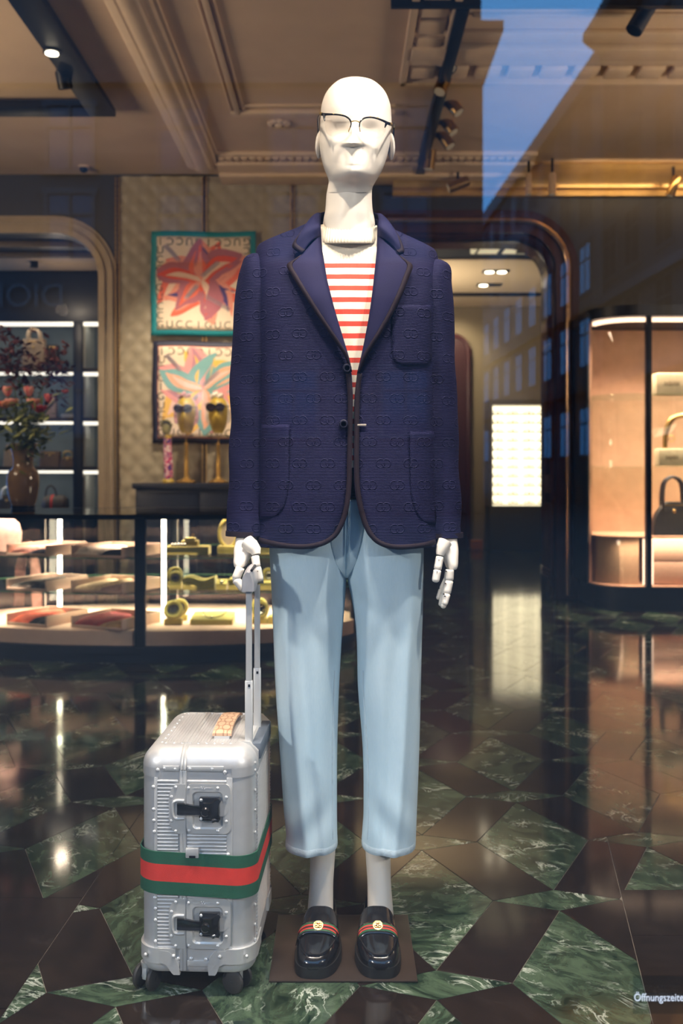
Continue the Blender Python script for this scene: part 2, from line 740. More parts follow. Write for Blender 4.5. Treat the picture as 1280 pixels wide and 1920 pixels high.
# coffer of the right half: bands and block course
ceil_part('coffer_band', [((.40, 5.50, ZC - .03), (4.9, 5.62, ZC)), ((.40, 5.64, ZC - .06), (4.9, 5.80, ZC)), ((.40, 5.80, ZC - .045), (4.9, 5.90, ZC)),
                          ((.36, 6.16, ZC - .05), (4.9, 6.20, ZC)), ((.36, 1.5, ZC - .05), (.40, 6.2, ZC)), ((.58, 1.5, ZC - .05), (.62, 5.9, ZC)),
                          ((.70, 5.30, ZC - .02), (4.9, 5.33, ZC))])
blk = None
pos = [(.49 + .197 * k, 6.03) for k in range(19)] + [(.49, 5.80 - .197 * k) for k in range(18)]
for k, (x, y) in enumerate(pos):
    if blk is None:
        bm = nb()
        box(bm, (0, 0, ZC - .022), (.15, .15, .044), bev=.012)
        blk = obj('coffer_block', bm, PLASTER2, ceiling)
        blk.location = (x, y, 0)
    else:
        o = blk.copy()
        C.objects.link(o)
        o.location = (x, y, 0)

# ------------------------------------------------------------------ walls
YB = 8.2
TAUPE = mat('quilted_taupe_leather', (.32, .265, .17), .5, var=.08, vscale=14, bump=.1, bscale=300)
BRONZE = mat('bronze_moulding', (.33, .26, .17), .35, .25, var=.1, vscale=10)
WOOD = mat('red_mahogany', (.050, .016, .010), .25, var=.25, vscale=7)
DWALL = mat('dim_wall', (.030, .027, .027), .5)
OLIVE = mat('olive_wall', (.26, .205, .13), .6, var=.05, vscale=3)


def arch_outline(x0, x1, z1, r, n=10):
    """Open outline of an opening with rounded upper corners: up the left side, over, down the right."""
    pts = [(x0, 0.0)]
    for k in range(n + 1):
        a = PI - PI / 2 * k / n
        pts.append((x0 + r + r * math.cos(a), z1 - r + r * math.sin(a)))
    for k in range(n + 1):
        a = PI / 2 - PI / 2 * k / n
        pts.append((x1 - r + r * math.cos(a), z1 - r + r * math.sin(a)))
    pts.append((x1, 0.0))
    return pts


OP_L = (-4.4, -1.99, 3.0, .36)
OP_R = (.10, 1.757, 3.0, .30)
# the wall as one slab with two openings
bm = nb()
poly = [(-5.2, 0), (-5.2, ZC), (5.2, ZC), (5.2, 0)] + arch_outline(*OP_R)[::-1] + arch_outline(*OP_L)[::-1]
prism(bm, poly, .5, 'Y', YB)
wall_back = obj('wall_back', bm, DWALL, kind='structure', smooth=False)


def quilt(name, x0, x1, z0, z1, holes=None):
    """A padded panel whose diamonds are modelled."""
    bm = nb()
    st = .02
    nx, nz = int((x1 - x0) / st), int((z1 - z0) / st)
    g = []
    for j in range(nz + 1):
        row = []
        for i in range(nx + 1):
            x, z = x0 + (x1 - x0) * i / nx, z0 + (z1 - z0) * j / nz
            u, v = (x / .16 + z / .17), (x / .16 - z / .17)
            d = min(abs(u - round(u)), abs(v - round(v)))
            y = YB - .006 - .021 * min(1, (d / .5) ** .5)
            row.append(bm.verts.new((x, y, z)))
        g.append(row)
    for j in range(nz):
        for i in range(nx):
            bm.faces.new((g[j][i], g[j][i + 1], g[j + 1][i + 1], g[j + 1][i]))
    return obj(name, bm, TAUPE, wall_back)


quilt('quilted_panel', -1.82, -1.135, .10, ZC - .02)
quilt('quilted_panel', -1.115, -.40, .10, ZC - .02)
quilt('quilted_panel', -.38, -.04, .10, ZC - .02)


def arch_trim(name, op, layers, m):
    """Mouldings that follow an opening: layers of (inner offset, outer offset, proud)."""
    bm = nb()
    x0, x1, z1, r = op
    for a, b, h in layers:
        pi_ = arch_outline(x0 - a, x1 + a, z1 + a, r + a)
        po = arch_outline(x0 - b, x1 + b, z1 + b, r + b)
        rings = []
        for p, q in zip(pi_, po):
            rings.append([Vector((p[0], YB, p[1])), Vector((p[0], YB - h, p[1])), Vector((q[0], YB - h, q[1])), Vector((q[0], YB, q[1]))])
        loft(bm, rings)
    return obj(name, bm, m, kind='structure')


arch_trim('trim_1', OP_L, [(-.001, .05, .05), (.05, .085, .025), (.085, .115, .045), (.115, .145, .02)], BRONZE)
arch_trim('trim_2', OP_R, [(-.001, .05, .05), (.05, .10, .03), (.10, .15, .05), (.15, .19, .03)], WOOD)
# wooden linings of the right opening
bm = nb()
o_ = arch_outline(*OP_R)
loft(bm, [[Vector((p[0] - .004 * (1 if p[0] > 1 else -1), YB - .002, p[1])), Vector((p[0] - .004 * (1 if p[0] > 1 else -1), YB + .502, p[1]))] for p in o_], caps=False, closed=False)
jl = solidify(obj('trim_3', bm, WOOD, kind='structure'), .012)
bm = nb()
for z0, z1 in ((.22, .78), (.86, 1.02), (2.05, 2.12)):
    box2(bm, (1.735, YB + .04, z0), (1.757, YB + .46, z1), .006)
for k in range(3):
    cyl(bm, (1.735, YB + .05, .16 + .03 * k), (1.735, YB + .46, .16 + .03 * k), .012, n=8)
obj('jamb_moulding', bm, WOOD, jl)
bm = nb()
xo, zo, ro = OP_R[1] + .10, OP_R[2] + .10, OP_R[3] + .10
tube(bm, [Vector((p[0], YB - .045, max(.03, p[1]))) for p in arch_outline(OP_R[0] - .10, OP_R[1] + .10, OP_R[2] + .10, OP_R[3] + .10)], .026, 12)
obj('arch_highlight_bead', bm, mat('highlight_bronze', (.45, .28, .16), .22, .9), jl)  # bead added in place of the bright reflection along the arch
bm = nb()
box2(bm, (1.742, YB + .08, 1.06), (1.757, YB + .42, 2.02), .004)
obj('jamb_mirror', bm, mat('dark_mirror', (.05, .045, .04), .05, 1.0), jl)
# brass bead chains of the wall
n_trim = 4
for px in (220, 383, 548):
    x = (px - 640) * 8.17 / F
    bm = nb()
    for dx in (-.014, .014):
        pts = [(x + dx, 8.165, .1 + k * .02) for k in range(169)]
        tube(bm, pts, [.0045 + .0025 * (k % 2) for k in range(169)], 6)
    obj('trim_%d' % n_trim, bm, BRASS, kind='structure')
    n_trim += 1
# gilded roll cornice at the top of the right half of the wall
bm = nb()
prof = [(8.2, ZC), (7.86, ZC), (7.86, ZC - .02), (7.90, ZC - .03)]
for k in range(9):
    a = PI / 2 * k / 8
    prof.append((7.92 + .16 * math.sin(a), ZC - .04 - .10 * (1 - math.cos(a))))
prof += [(8.14, ZC - .15), (8.14, ZC - .19), (8.2, ZC - .19)]
loft(bm, [[Vector((.42, y, z)) for y, z in prof], [Vector((5.0, y, z)) for y, z in prof]])
obj('trim_%d' % n_trim, bm, mat('gilded_cornice', (.62, .40, .16), .35, .6, var=.15, vscale=6), kind='structure')

for nm, lo, hi in (('wall_left', (-5.2, 1.4, 0), (-5.05, 8.2, ZC)), ('wall_right', (5.05, 1.4, 0), (5.2, 8.2, ZC))):
    bm = nb()
    box2(bm, lo, hi)
    obj(nm, bm, DWALL, kind='structure', smooth=False)

# far room behind the right opening
bm = nb()
box2(bm, (-1.0, 13.6, 0), (3.6, 13.8, 3.4))
obj('wall_far', bm, OLIVE, kind='structure', smooth=False)
bm = nb()
box2(bm, (3.3, 8.7, 0), (3.5, 13.6, 3.4))
obj('wall_far_right', bm, mat('dark_panelling', (.05, .03, .022), .4), kind='structure', smooth=False)
bm = nb()
box2(bm, (-1.2, 8.7, 0), (-1.0, 13.6, 3.4))
obj('wall_far_left', bm, OLIVE, kind='structure', smooth=False)
bm = nb()
box2(bm, (-1.2, 8.7, 3.32), (3.5, 13.8, 3.42))
cfar = obj('ceiling_far', bm, mat('dark_ceiling', (.012, .014, .02), .6), kind='structure', smooth=False)
TANC = mat('tan_ceiling_panel', (.72, .58, .42), .7, var=.03)
bm = nb()
pl = [(-.9, 10.60), (1.86, 10.60)]
for k in range(9):
    a = -PI / 2 + PI / 2 * k / 8
    pl.append((1.86 + .66 * math.cos(a), 12.0 + 1.4 * math.sin(a)))
pl += [(2.52, 12.55), (-.9, 12.55)]
prism(bm, pl, .019, 'Z', 3.30)
obj('ceiling_panel', bm, TANC, cfar)
bm = nb()
box2(bm, (-.9, 12.7, 3.30), (3.2, 13.59, 3.319))
obj('ceiling_panel', bm, TANC, cfar)
bm = nb()
box2(bm, (-.9, 12.56, 3.27), (3.2, 12.66, 3.32))
obj('ceiling_rail', bm, BLACKM, cfar)
bm = nb()
box2(bm, (1.30, 9.2, 3.24), (1.96, 10.05, 3.32))
lp = obj('light_grid', bm, mat('backlit_panel', (.8, .72, .5), .5, emit=(1, .86, .55), estr=.55), cfar)
bm = nb()
for k in range(3):
    box2(bm, (1.74, 9.28 + k * .26, 3.225), (1.93, 9.44 + k * .26, 3.245))
box2(bm, (1.56, 9.22, 3.22), (1.60, 10.03, 3.245))
box2(bm, (1.34, 9.25, 3.225), (1.355, 10.03, 3.245))
box2(bm, (1.30, 9.62, 3.225), (1.56, 9.635, 3.245))
obj('light_grid_bars', bm, BLACKM, lp)

# niche behind the left opening
bm = nb()
box2(bm, (-5.2, 10.1, 0), (-1.5, 10.3, 3.1))
obj('wall_niche', bm, DWALL, kind='structure', smooth=False)
bm = nb()
box2(bm, (-1.6, 8.7, 0), (-1.5, 10.1, 3.1))
obj('wall_niche_right', bm, DWALL, kind='structure', smooth=False)
bm = nb()
box2(bm, (-5.2, 8.7, 3.0), (-1.5, 10.3, 3.1))
cn = obj('ceiling_niche', bm, mat('dark_soffit', (.05, .04, .03), .6), kind='structure', smooth=False)
bm = nb()
box2(bm, (-5.0, 9.02, 2.985), (-1.62, 9.62, 3.0))
obj('soffit_panel', bm, mat('tan_soffit', (.42, .30, .20), .7, emit=None), cn)
bm = nb()
for y in (8.45, 8.85):
    box2(bm, (-4.3, y, 2.95), (-2.0, y + .05, 3.0), .004)
obj('soffit_rib', bm, mat('soffit_brown', (.12, .08, .05), .5), cn)

# ------------------------------------------------------------------ shop front: pane, front wall above, added canopy
bm = nb()
box2(bm, (-2.2, 1.494, .02), (2.2, 1.506, 2.55))
win = obj('window_1', bm, glass_mat('shop_window_glass', (.985, .99, .99), .08), kind='structure', smooth=False)
STONE = mat('dark_stone', (.06, .058, .06), .6, var=.15, vscale=6, bump=.2)
bm = nb()
box2(bm, (-5.2, 1.3, 2.55), (5.2, 1.56, 3.6))
box2(bm, (-5.2, 1.3, 0), (-2.2, 1.56, 2.55))
box2(bm, (2.2, 1.3, 0), (5.2, 1.56, 2.55))
obj('wall_front', bm, STONE, kind='structure', smooth=False)
bm = nb()
box2(bm, (-2.2, 1.44, -.05), (2.2, 1.56, .03))
obj('trim_%d' % (n_trim + 1), bm, BLACKM, kind='structure', smooth=False)
bm = nb()
box2(bm, (-6.0, .25, 2.58), (6.0, 1.3, 2.66), .01)  # unseen canopy added to keep sky light off the window display
obj('trim_%d' % (n_trim + 2), bm, STONE, kind='structure', smooth=False)

# opening-hours lettering on the pane
st = thing('window_decal', 'translucent opening-hours sticker with white lettering low on the shop window', 'sticker', (.50, 1.493, .26))
bm = nb()
box2(bm, (.437, 1.4915, .228), (.74, 1.4935, .285))
obj('sticker_film', bm, glass_mat('sticker_film', (.80, .86, .90), .02), st)
text('lettering', '\u00d6ffnungszeiten', .0160, (.4375, 1.4905, .2530), (PI / 2, 0, 0), mat('white_vinyl', (.9, .9, .9), .6), st, .0004, 'LEFT').scale = (.84, 1, 1)

# ------------------------------------------------------------------ the street that the pane mirrors (y = 3 - mirrored depth)
bm = nb()
box2(bm, (-40, -75, -.15), (40, 1.4, -.02))
obj('pavement', bm, mat('dark_asphalt', (.03, .03, .033), .8, var=.2, vscale=4), kind='structure', smooth=False)
FAC1 = mat('dark_facade', (.035, .032, .034), .8, var=.1, vscale=2)
FAC2 = mat('grey_facade', (.055, .055, .06), .8, var=.1, vscale=2)
FAC3 = mat('pale_facade', (.13, .13, .135), .8, var=.1, vscale=2)
WDARK = mat('unreflecting_window_pane', (.012, .012, .014), .7, spec=.1)  # darkened matt panes so these windows mirror no sky
WPANE = mat('street_window_pane', (.02, .03, .05), .12, spec=.6)
WFR = mat('street_window_frame', (.045, .045, .05), .7)
ba = thing('corner_building', 'dark corner building across the street mirrored in the window, beside the strip of sky', 'building', (-5, -22, 0))
bm = nb()
box2(bm, (-60, -40, 0), (3.55, -22, 10.7))
obj('wall', bm, FAC1, ba, False)
bm = nb()
prism(bm, [(3.55, 10.7), (4.02, 12.0), (4.02, 12.25), (3.55, 12.25), (-60, 12.25), (-60, 10.7)], 18.3, 'Y', -40)
obj('cornice', bm, FAC1, ba, False)
bm = nb()
box2(bm, (-60, -40, 12.25), (3.52, -22.1, 17))
obj('attic', bm, FAC1, ba, False)
text('shop_sign', 'DIOR', .82, (-7.9, -21.9, 5.42), (PI / 2, 0, PI), mat('dull_sign_letters', (.055, .055, .06), .5), ba, .03)
wf = None


def street_window(parent, loc, rotz, wdt, hgt, wp=None):
    bm = nb()
    for a, b in (((-wdt / 2 - .1, 0), (-wdt / 2, hgt)), ((wdt / 2, 0), (wdt / 2 + .1, hgt)), ((-wdt / 2 - .15, hgt), (wdt / 2 + .15, hgt + .15)), ((-wdt / 2 - .15, -.12), (wdt / 2 + .15, 0)),
                 ((-.03, 0), (.03, hgt)), ((-wdt / 2, hgt * .66), (wdt / 2, hgt * .66 + .06))):
        box2(bm, (a[0], -.02, a[1]), (b[0], .12, b[1]))
    o = obj('window', bm, WFR, parent, False)
    bm = nb()
    box2(bm, (-wdt / 2, -.01, 0), (wdt / 2, .04, hgt))
    p = obj('pane', bm, wp or WPANE, o, False)
    p.location = (0, 0, 0)
    o.location = Vector(loc) - WPOS[parent.name]
    o.rotation_euler = (0, 0, rotz)
    return o


def more_windows(proto, locs, parent):
    for loc in locs:
        o = proto.copy()
        C.objects.link(o)
        o.location = Vector(loc) - WPOS[parent.name]
        for ch in proto.children:
            c = ch.copy()
            C.objects.link(c)
            c.parent = o


la = [(x, -22, z) for z in (2.0, 6.4, 8.6) for x in (1.6, -1.2, -4.0, -6.8, -9.6)]
wa = street_window(ba, la[0], 0, 1.1, 1.6)
more_windows(wa, la[1:], ba)

bb = thing('street_building', 'long building with rows of windows mirrored in the window to the right of the sky', 'building', (8, -40, 0))
dirb = Vector((-.037, -1, 0)).normalized()
pB = lambda Dr, z=0, off=0: Vector((8 - .037 * (Dr - 30.8) + off, 3 - Dr, z))
bm = nb()
foot = [pB(30.8), pB(64), pB(64, 0, 12), pB(30.8, 0, 12)]
loft(bm, [foot, [p + Vector((0, 0, 14.32)) for p in foot]])
obj('wall', bm, FAC3, bb, False)
rb = math.atan2(-1, -.037) + PI  # facade faces -x
lb = [pB(d, z, -.02) for z in (1.6, 4.5, 6.9) for d in (32.4, 34.9, 37.4, 39.9, 42.4, 44.9, 47.4, 49.9, 52.4, 54.9)]
wb = street_window(bb, lb[0], -PI / 2 - .037, 1.15, 1.5)
more_windows(wb, lb[1:], bb)
lb = [pB(d, z, -.02) for z in (9.2, 11.6) for d in (32.4, 34.9, 37.4, 39.9, 42.4, 44.9, 47.4, 49.9, 52.4, 54.9)]
wb = street_window(bb, lb[0], -PI / 2 - .037, 1.15, 1.5, WDARK)
more_windows(wb, lb[1:], bb)
bm = nb()
for z, h_, o_ in ((6.25, .25, .18), (3.6, .3, .25), (13.3, .3, .25), (13.75, .5, .0)):
    a = [pB(30.8, z, -o_ - .02), pB(64, z, -o_ - .02), pB(64, z, .3), pB(30.8, z, .3)]
    loft(bm, [a, [p + Vector((0, 0, h_)) for p in a]])
obj('string_course', bm, mat('pale_stone_course', (.10, .10, .11), .8), bb, False)
bn = thing('mansard_building', 'nearer building with heavy cornice and mansard roof mirrored at the upper right of the window', 'building', (9, -25, 0))
bm = nb()
foot = [pB(18, 0, .05), pB(30.75, 0, .05), pB(30.75, 0, 55), pB(18, 0, 55)]
loft(bm, [foot, [p + Vector((0, 0, 13.9)) for p in foot]])
obj('wall', bm, FAC2, bn, False)
bm = nb()
c1 = [pB(18, 13.9, -.05), pB(30.75, 13.9, -.05), pB(30.75, 13.9, 55), pB(18, 13.9, 55)]
c2 = [pB(18, 14.3, -.56), pB(30.75, 14.3, -.56), pB(30.75, 14.3, 55), pB(18, 14.3, 55)]
c3 = [p + Vector((0, 0, .25)) for p in c2]
loft(bm, [c1, c2, c3])
obj('cornice', bm, FAC2, bn, False)
bm = nb()
m1 = [pB(18, 14.55, -.5), pB(30.75, 14.55, -.5), pB(30.75, 14.55, 55), pB(18, 14.55, 55)]
m2 = [pB(18, 18, 1.3), pB(30.75, 18, 1.3), pB(30.75, 18, 54), pB(18, 18, 54)]
loft(bm, [m1, m2])
obj('roof', bm, FAC1, bn, False)
ln = [pB(d, z, .03) for z in (1.6, 4.5, 6.9, 9.2, 11.4) for d in (20.4, 22.9, 25.4, 27.9, 29.9)]
wn = street_window(bn, ln[0], -PI / 2 - .037, 1.15, 1.5, WDARK)
more_windows(wn, ln[1:], bn)
bm = nb()
for z, h_, o_ in ((7.9 - 1.8, .25, .2), (3.6, .3, .3)):
    a = [pB(18, z, -o_), pB(30.75, z, -o_), pB(30.75, z, .4), pB(18, z, .4)]
    loft(bm, [a, [p + Vector((0, 0, h_)) for p in a]])
obj('string_course', bm, MATS['pale_stone_course'], bn, False)
# ------------------------------------------------------------------ the mannequin
MY = 2.22                                  # depth of the mannequin's upright axis
man = thing('mannequin', 'tall white male mannequin in navy blazer, striped sweater and pale blue jeans', 'mannequin', (.004, 2.18, 0))

bm = nb()
box2(bm, (-.148, 2.027, 0.0005), (.155, 2.331, .0042), .0008)
obj('stand_plate', bm, mat('dark_brown_plate', (.030, .021, .017), .32, var=.15, vscale=9, bump=.05), man, label='flat dark brown square base plate')


def zpx(y, D=MY):
    return H - (y - YH) * D / F


def xpx(x, D=MY):
    return (x - 640) * D / F


# ---- head: silhouette table (pixel row, centre column, half width in pixels), front and back depth
HT = [(143.0, 665.5, 3, .010, .010), (145, 666, 17, .036, .042), (149, 666.5, 30, .056, .066), (160, 667, 45, .078, .096), (173, 667, 55.5, .091, .112), (185, 667, 61, .097, .120), (200, 667.2, 65, .101, .126), (215, 667.2, 66, .102, .128),
      (232, 667, 67, .101, .127), (250, 666, 67, .100, .125), (270, 664.5, 66, .099, .117), (288, 663.5, 63, .0985, .103), (303, 663, 59, .0985, .088), (316, 662.5, 54.5, .098, .075),
      (327, 662, 49.5, .095, .064), (334, 661, 46, .088, .056), (341, 659.5, 43.5, .074, .052), (350, 656.5, 42, .062, .050), (362, 654.5, 42.2, .054, .050)]
HD = 2.21
rows = []
yy = 143.5
ys = [143.5, 144.5, 146, 148.5] + list(np.arange(151, 362.1, 1.6))


def head_pt(py, a):
    cx, hw, fr, bk = sinterp(HT, py)
    c, s = math.cos(a), math.sin(a)
    n = 2.25
    x = hw * math.copysign(abs(c) ** (2 / n), c)
    dep = fr if s > 0 else bk
    y = dep * math.copysign(abs(s) ** (2 / n), s)
    u = x                                   # pixels from the head's own middle line
    if s > 0:
        g = lambda v, m, w_: math.exp(-((v - m) / w_) ** 2)
        fade = min(1, s * 2.2)
        # nose: a plain ridge that widens to a squared tip
        if 214 < py < 292:
            t = max(0, min(1, (py - 224) / 46))
            amp = .003 + .027 * t ** 1.25
            if py > 268:
                amp *= max(0, 1 - (py - 268) / 8) ** .9
            y += amp * g(u, -4, 6.0 + 6.5 * t ** 2)
        # brow and shallow eye hollows
        y -= .0065 * g(py, 244, 15) * g(abs(u + 1), 31, 19) * fade
        # broad cheek planes that fall from the nose like folded paper
        ridge = 12 + max(0, py - 262) * .62
        if 250 < py < 335:
            k_ = min(1, (py - 250) / 14) * min(1, (335 - py) / 22)
            y += .0012 * k_ * g(abs(u), ridge + 10, 9) * fade
            y -= .0010 * k_ * g(abs(u), max(9, ridge - 9), 7) * (1 if py > 274 else .3)
        y -= .006 * g(py, 296, 28) * g(abs(u), 50 - (py - 296) * .25, 7) * fade
        # mouth and chin, only hinted
        y += .008 * g(py, 304, 24) * g(u, 1, 21)
        y -= .0012 * g(py, 311, 2.4) * g(u, 1, 11)
        y += .004 * g(py, 322, 9) * g(u, 0, 18)
    D_ = HD - max(0, y)
    q_ = P(cx + x, py, D_)
    return Vector((q_.x, HD - y, q_.z))


bm = nb()
NA = 96
rings = []
for py in ys:
    rings.append([head_pt(py, 2 * PI * k / NA) for k in range(NA)])
loft(bm, rings[::-1])
headm = obj('head', bm, WHITE, man, angle=60)
# ears as shallow plates on the sides of the head
for sx, cx, cy in ((-1, 599.5, 270), (1, 731.5, 272)):
    bm = nb()
    k = 2.225 / F
    c = Vector(((cx - 640) * k, 2.225, H - (cy - YH) * k))
    Rm = Matrix.Rotation(-.12 * sx, 3, 'Y') @ Matrix.Rotation(.25 * sx, 3, 'Z')
    ball(bm, c, .001, 16, 12, s=(5.2, 21, 33), R=Rm)
    ball(bm, c + Vector((sx * .004, -.004, 0)), .001, 12, 8, s=(4.5, 14, 25), R=Rm)
    obj('ear', bm, WHITE, man)

# neck, a piece of its own below the joint line
bm = nb()
NT = [(363, 654.5, 42.6, .054, .051), (375, 654, 43, .055, .052), (395, 654, 44.5, .057, .055), (410, 654, 47.5, .060, .06), (422, 654, 49, .060, .062), (440, 654, 50, .060, .062), (470, 654, 52, .060, .062)]
rings = []
for py in np.arange(363, 470, 4):
    cx, hw, fr, bk = sinterp(NT, py)
    ring = []
    for k in range(48):
        a = 2 * PI * k / 48
        c, s = math.cos(a), math.sin(a)
        y = (fr if s > 0 else bk) * s
        if s > 0:                           # two neck cords and the hollow between
            y += .004 * math.exp(-((c * hw + 8) / 9) ** 2) * math.exp(-((py - 392) / 14) ** 2) - .003 * math.exp(-((c * hw - 22) / 9) ** 2)
        ring.append(Vector(((cx - 640 + c * hw) * HD / F, HD - y, H - (py - YH) * HD / F)))
    rings.append(ring)
loft(bm, rings)
obj('neck', bm, WHITE, man)

# ---- shins
for px_, nm in ((602, 'l'), (711, 'r')):
    bm = nb()
    T = [(.012, 0.0, .030, .040), (.05, 0, .029, .042), (.085, 0, .0275, .037), (.12, 0, .0265, .034), (.16, 0, .0275, .035), (.20, 0, .0285, .036), (.235, 0, .029, .037)]
    rings = []
    for z in np.linspace(.012, .235, 24):
        dx, rx, ry = sinterp(T, z)
        lean = (-.004 if nm == 'l' else .004) * (z - .1) / .1
        cx = (px_ - 640) * 2.245 / F + lean * (-1)
        rings.append([Vector((cx + rx * math.cos(2 * PI * k / 32), 2.238 + ry * math.sin(2 * PI * k / 32), z)) for k in range(32)])
    loft(bm, rings)
    obj('lower_leg', bm, WHITE, man)

# ---- blazer: cross-sections by height, front opening cut along the edges
BX = .012
#      z     half width, front, back, centre y
BT = [(.860, .200, .128, .118, MY), (.95, .196, .124, .112, MY), (1.08, .193, .117, .105, MY), (1.18, .191, .113, .104, MY), (1.30, .192, .115, .11, MY), (1.40, .195, .112, .115, MY), (1.45, .198, .103, .112, MY + .003),
      (1.485, .202, .091, .102, MY + .005), (1.505, .203, .083, .093, MY + .009), (1.525, .2025, .076, .085, MY + .012), (1.540, .196, .071, .081, MY + .014), (1.552, .175, .067, .078, MY + .016), (1.565, .147, .064, .076, MY + .018), (1.578, .117, .061, .074, MY + .020), (1.592, .088, .058, .072, MY + .021), (1.604, .072, .056, .071, MY + .022), (1.612, .066, .054, .07, MY + .024)]
BN = 3.3


def ringpt(z, t, grow=0.0):
    a, f, b, cy = sinterp(BT, z)
    a, f, b = a + grow, f + grow, b + grow
    c, s = math.cos(t), math.sin(t)
    x = BX + a * math.copysign(abs(c) ** (2 / BN), c)
    return Vector((x, cy - (f if s > 0 else b) * math.copysign(abs(s) ** (2 / BN), s), z - .030 * (x - BX) * max(0, min(1, (z - 1.36) / .12))))


def surf_y(x, z, grow=0.0):
    a, f, b, cy = sinterp(BT, z)
    a, f = a + grow, f + grow
    q = min(1, abs(x - BX) / a)
    return cy - f * (1 - q ** BN) ** (1 / BN)


def on_coat(px, py, off=0.0):
    """The point of the coat's front that shows at pixel px, py, lifted by off."""
    D = 2.12
    for _ in range(5):
        p = P(px, py, D)
        D = surf_y(p.x, p.z) - off
    return P(px, py, D)


def tab_px(pts):
    r = [on_coat(*p) for p in pts]
    return sorted((p.z, p.x) for p in r)


EDGE_L = tab_px([(600, 415), (604, 470), (613, 525), (625, 572), (640, 625), (652, 665), (659, 700), (661.5, 740), (661, 800), (660, 860), (659, 905), (656, 940), (651, 965), (644, 985), (634, 1003), (620, 1016), (604, 1024), (585, 1029)])
EDGE_R = tab_px([(708, 415), (706, 470), (702, 525), (697, 572), (689, 625), (679, 668), (670, 700), (664.5, 740), (663.5, 800), (663, 860), (663.5, 905), (667, 935), (673, 962), (680, 985), (689, 1003), (702, 1017), (718, 1025), (738, 1029)])
zbot = min(EDGE_L[0][0], EDGE_R[0][0])


def front_t(z, x):
    a = sinterp(BT, z)[0]
    q = max(-1, min(1, (x - BX) / a))
    return math.acos(math.copysign(abs(q) ** (BN / 2), q))


def fold(x, z, t):
    """Soft drape of the cloth."""
    return .0022 * math.sin(7 * t + 9 * z) * math.sin(11 * z + 1.3) + .0015 * math.sin(23 * z + 3 * t)


ZR = sorted(set(list(np.linspace(zbot, .93, 14)) + list(np.linspace(.93, 1.45, 46)) + list(np.linspace(1.45, 1.612, 26))))
bm = nb()
NC = 46
cols_l, cols_r = [], []
for z in ZR:
    tl, tr = front_t(z, interp(EDGE_L, z)), front_t(z, interp(EDGE_R, z))
    cols_l.append([ringpt(z, tl + (1.5 * PI - tl) * k / NC) for k in range(NC + 1)])
    cols_r.append([ringpt(z, tr + (-.5 * PI - tr) * k / NC) for k in range(NC + 1)])
for cols in (cols_l, cols_r):
    for z, r in zip(ZR, cols):
        for k, p in enumerate(r):
            t = k / NC * PI
            amt = min(1, k / 6) * min(1, max(0, (1.5 - z) / .2))
            p.y += fold(p.x, z, t) * amt
g1_ = [[bm.verts.new(p) for p in r] for r in cols_l]
g2_ = [[bm.verts.new(p) for p in r] for r in cols_r]
for g in (g1_, g2_):
    for a, b in zip(g, g[1:]):
        for i in range(NC):
            bm.faces.new((a[i], a[i + 1], b[i + 1], b[i]))
bmesh.ops.remove_doubles(bm, verts=bm.verts[:], dist=1e-5)


def coat_material():
    """Navy ribbed jersey with the embossed double-G monogram in staggered rows."""
    m = mat('navy_monogram_jersey', (.0080, .0075, .036), .75, var=.10, vscale=18, spec=.15)
    nt = m.node_tree
    q = NB(nt)
    N, L = nt.nodes.new, nt.links.new
    tc = N('ShaderNodeTexCoord')
    sp = N('ShaderNodeSeparateXYZ')
    L(tc.outputs['Object'], sp.inputs[0])
    x, z = sp.outputs['X'], sp.outputs['Z']

    def cell(v, period, off):
        return q.m('MULTIPLY', q.m('SUBTRACT', q.m('FRACT', q.m('ADD', q.m('DIVIDE', v, period), off)), .5), period)
    total = None
    WX, WZ = .0590, .0920
    for ox, oz in ((0.0, 0.0), (.5, .5)):
        u, v = cell(x, WX, ox), cell(z, WZ, oz)
        for sgn in (-1, 1):
            du = q.m('ADD', u, .0062 * sgn)
            r = q.m('SQRT', q.m('ADD', q.m('MULTIPLY', du, du), q.m('MULTIPLY', v, v)))
            ring = q.m('SUBTRACT', 1.0, q.m('MINIMUM', q.m('DIVIDE', q.m('ABSOLUTE', q.m('SUBTRACT', r, .0088)), .0017), 1.0))
            # the gap of the G, and its bar
            gap = q.m('MULTIPLY', q.m('LESS_THAN', q.m('MULTIPLY', du, -sgn), -.004), q.m('LESS_THAN', q.m('ABSOLUTE', q.m('SUBTRACT', v, .0035)), .0026))
            ring = q.m('MULTIPLY', ring, q.m('SUBTRACT', 1.0, gap))
            bar = q.m('MULTIPLY', q.m('LESS_THAN', q.m('ABSOLUTE', v), .0011), q.m('LESS_THAN', q.m('ABSOLUTE', q.m('ADD', du, .004 * sgn)), .0042))
            s = q.m('MAXIMUM', ring, bar)
            total = s if total is None else q.m('MAXIMUM', total, s)
    rib = q.m('MULTIPLY', q.m('SINE', q.m('MULTIPLY', z, 1900.0)), .16)
    nz = N('ShaderNodeTexNoise')
    nz.inputs['Scale'].default_value = 900
    hgt = q.m('ADD', q.m('ADD', total, rib), q.m('MULTIPLY', nz.outputs['Fac'], .35))
    L(tc.outputs['Object'], nz.inputs['Vector'])
    bp = N('ShaderNodeBump')
    bp.inputs['Strength'].default_value = .8
    bp.inputs['Distance'].default_value = .0022
    L(hgt, bp.inputs['Height'])
    L(bp.outputs[0], nt.nodes['Principled BSDF'].inputs['Normal'])
    return m


COAT = coat_material()
LAPM = mat('navy_lapel_cloth', (.0105, .0095, .041), .75, var=.12, vscale=20, bump=.3, bscale=900, spec=.15)
PIPE = mat('dark_purple_binding', (.014, .008, .013), .75, var=.15, vscale=30, bump=.3, bscale=900, spec=.15)
blazer = obj('blazer', bm, COAT, man, label='navy blazer embossed with a double-G monogram', angle=50)
solidify(blazer, .004, 1 if False else -1)


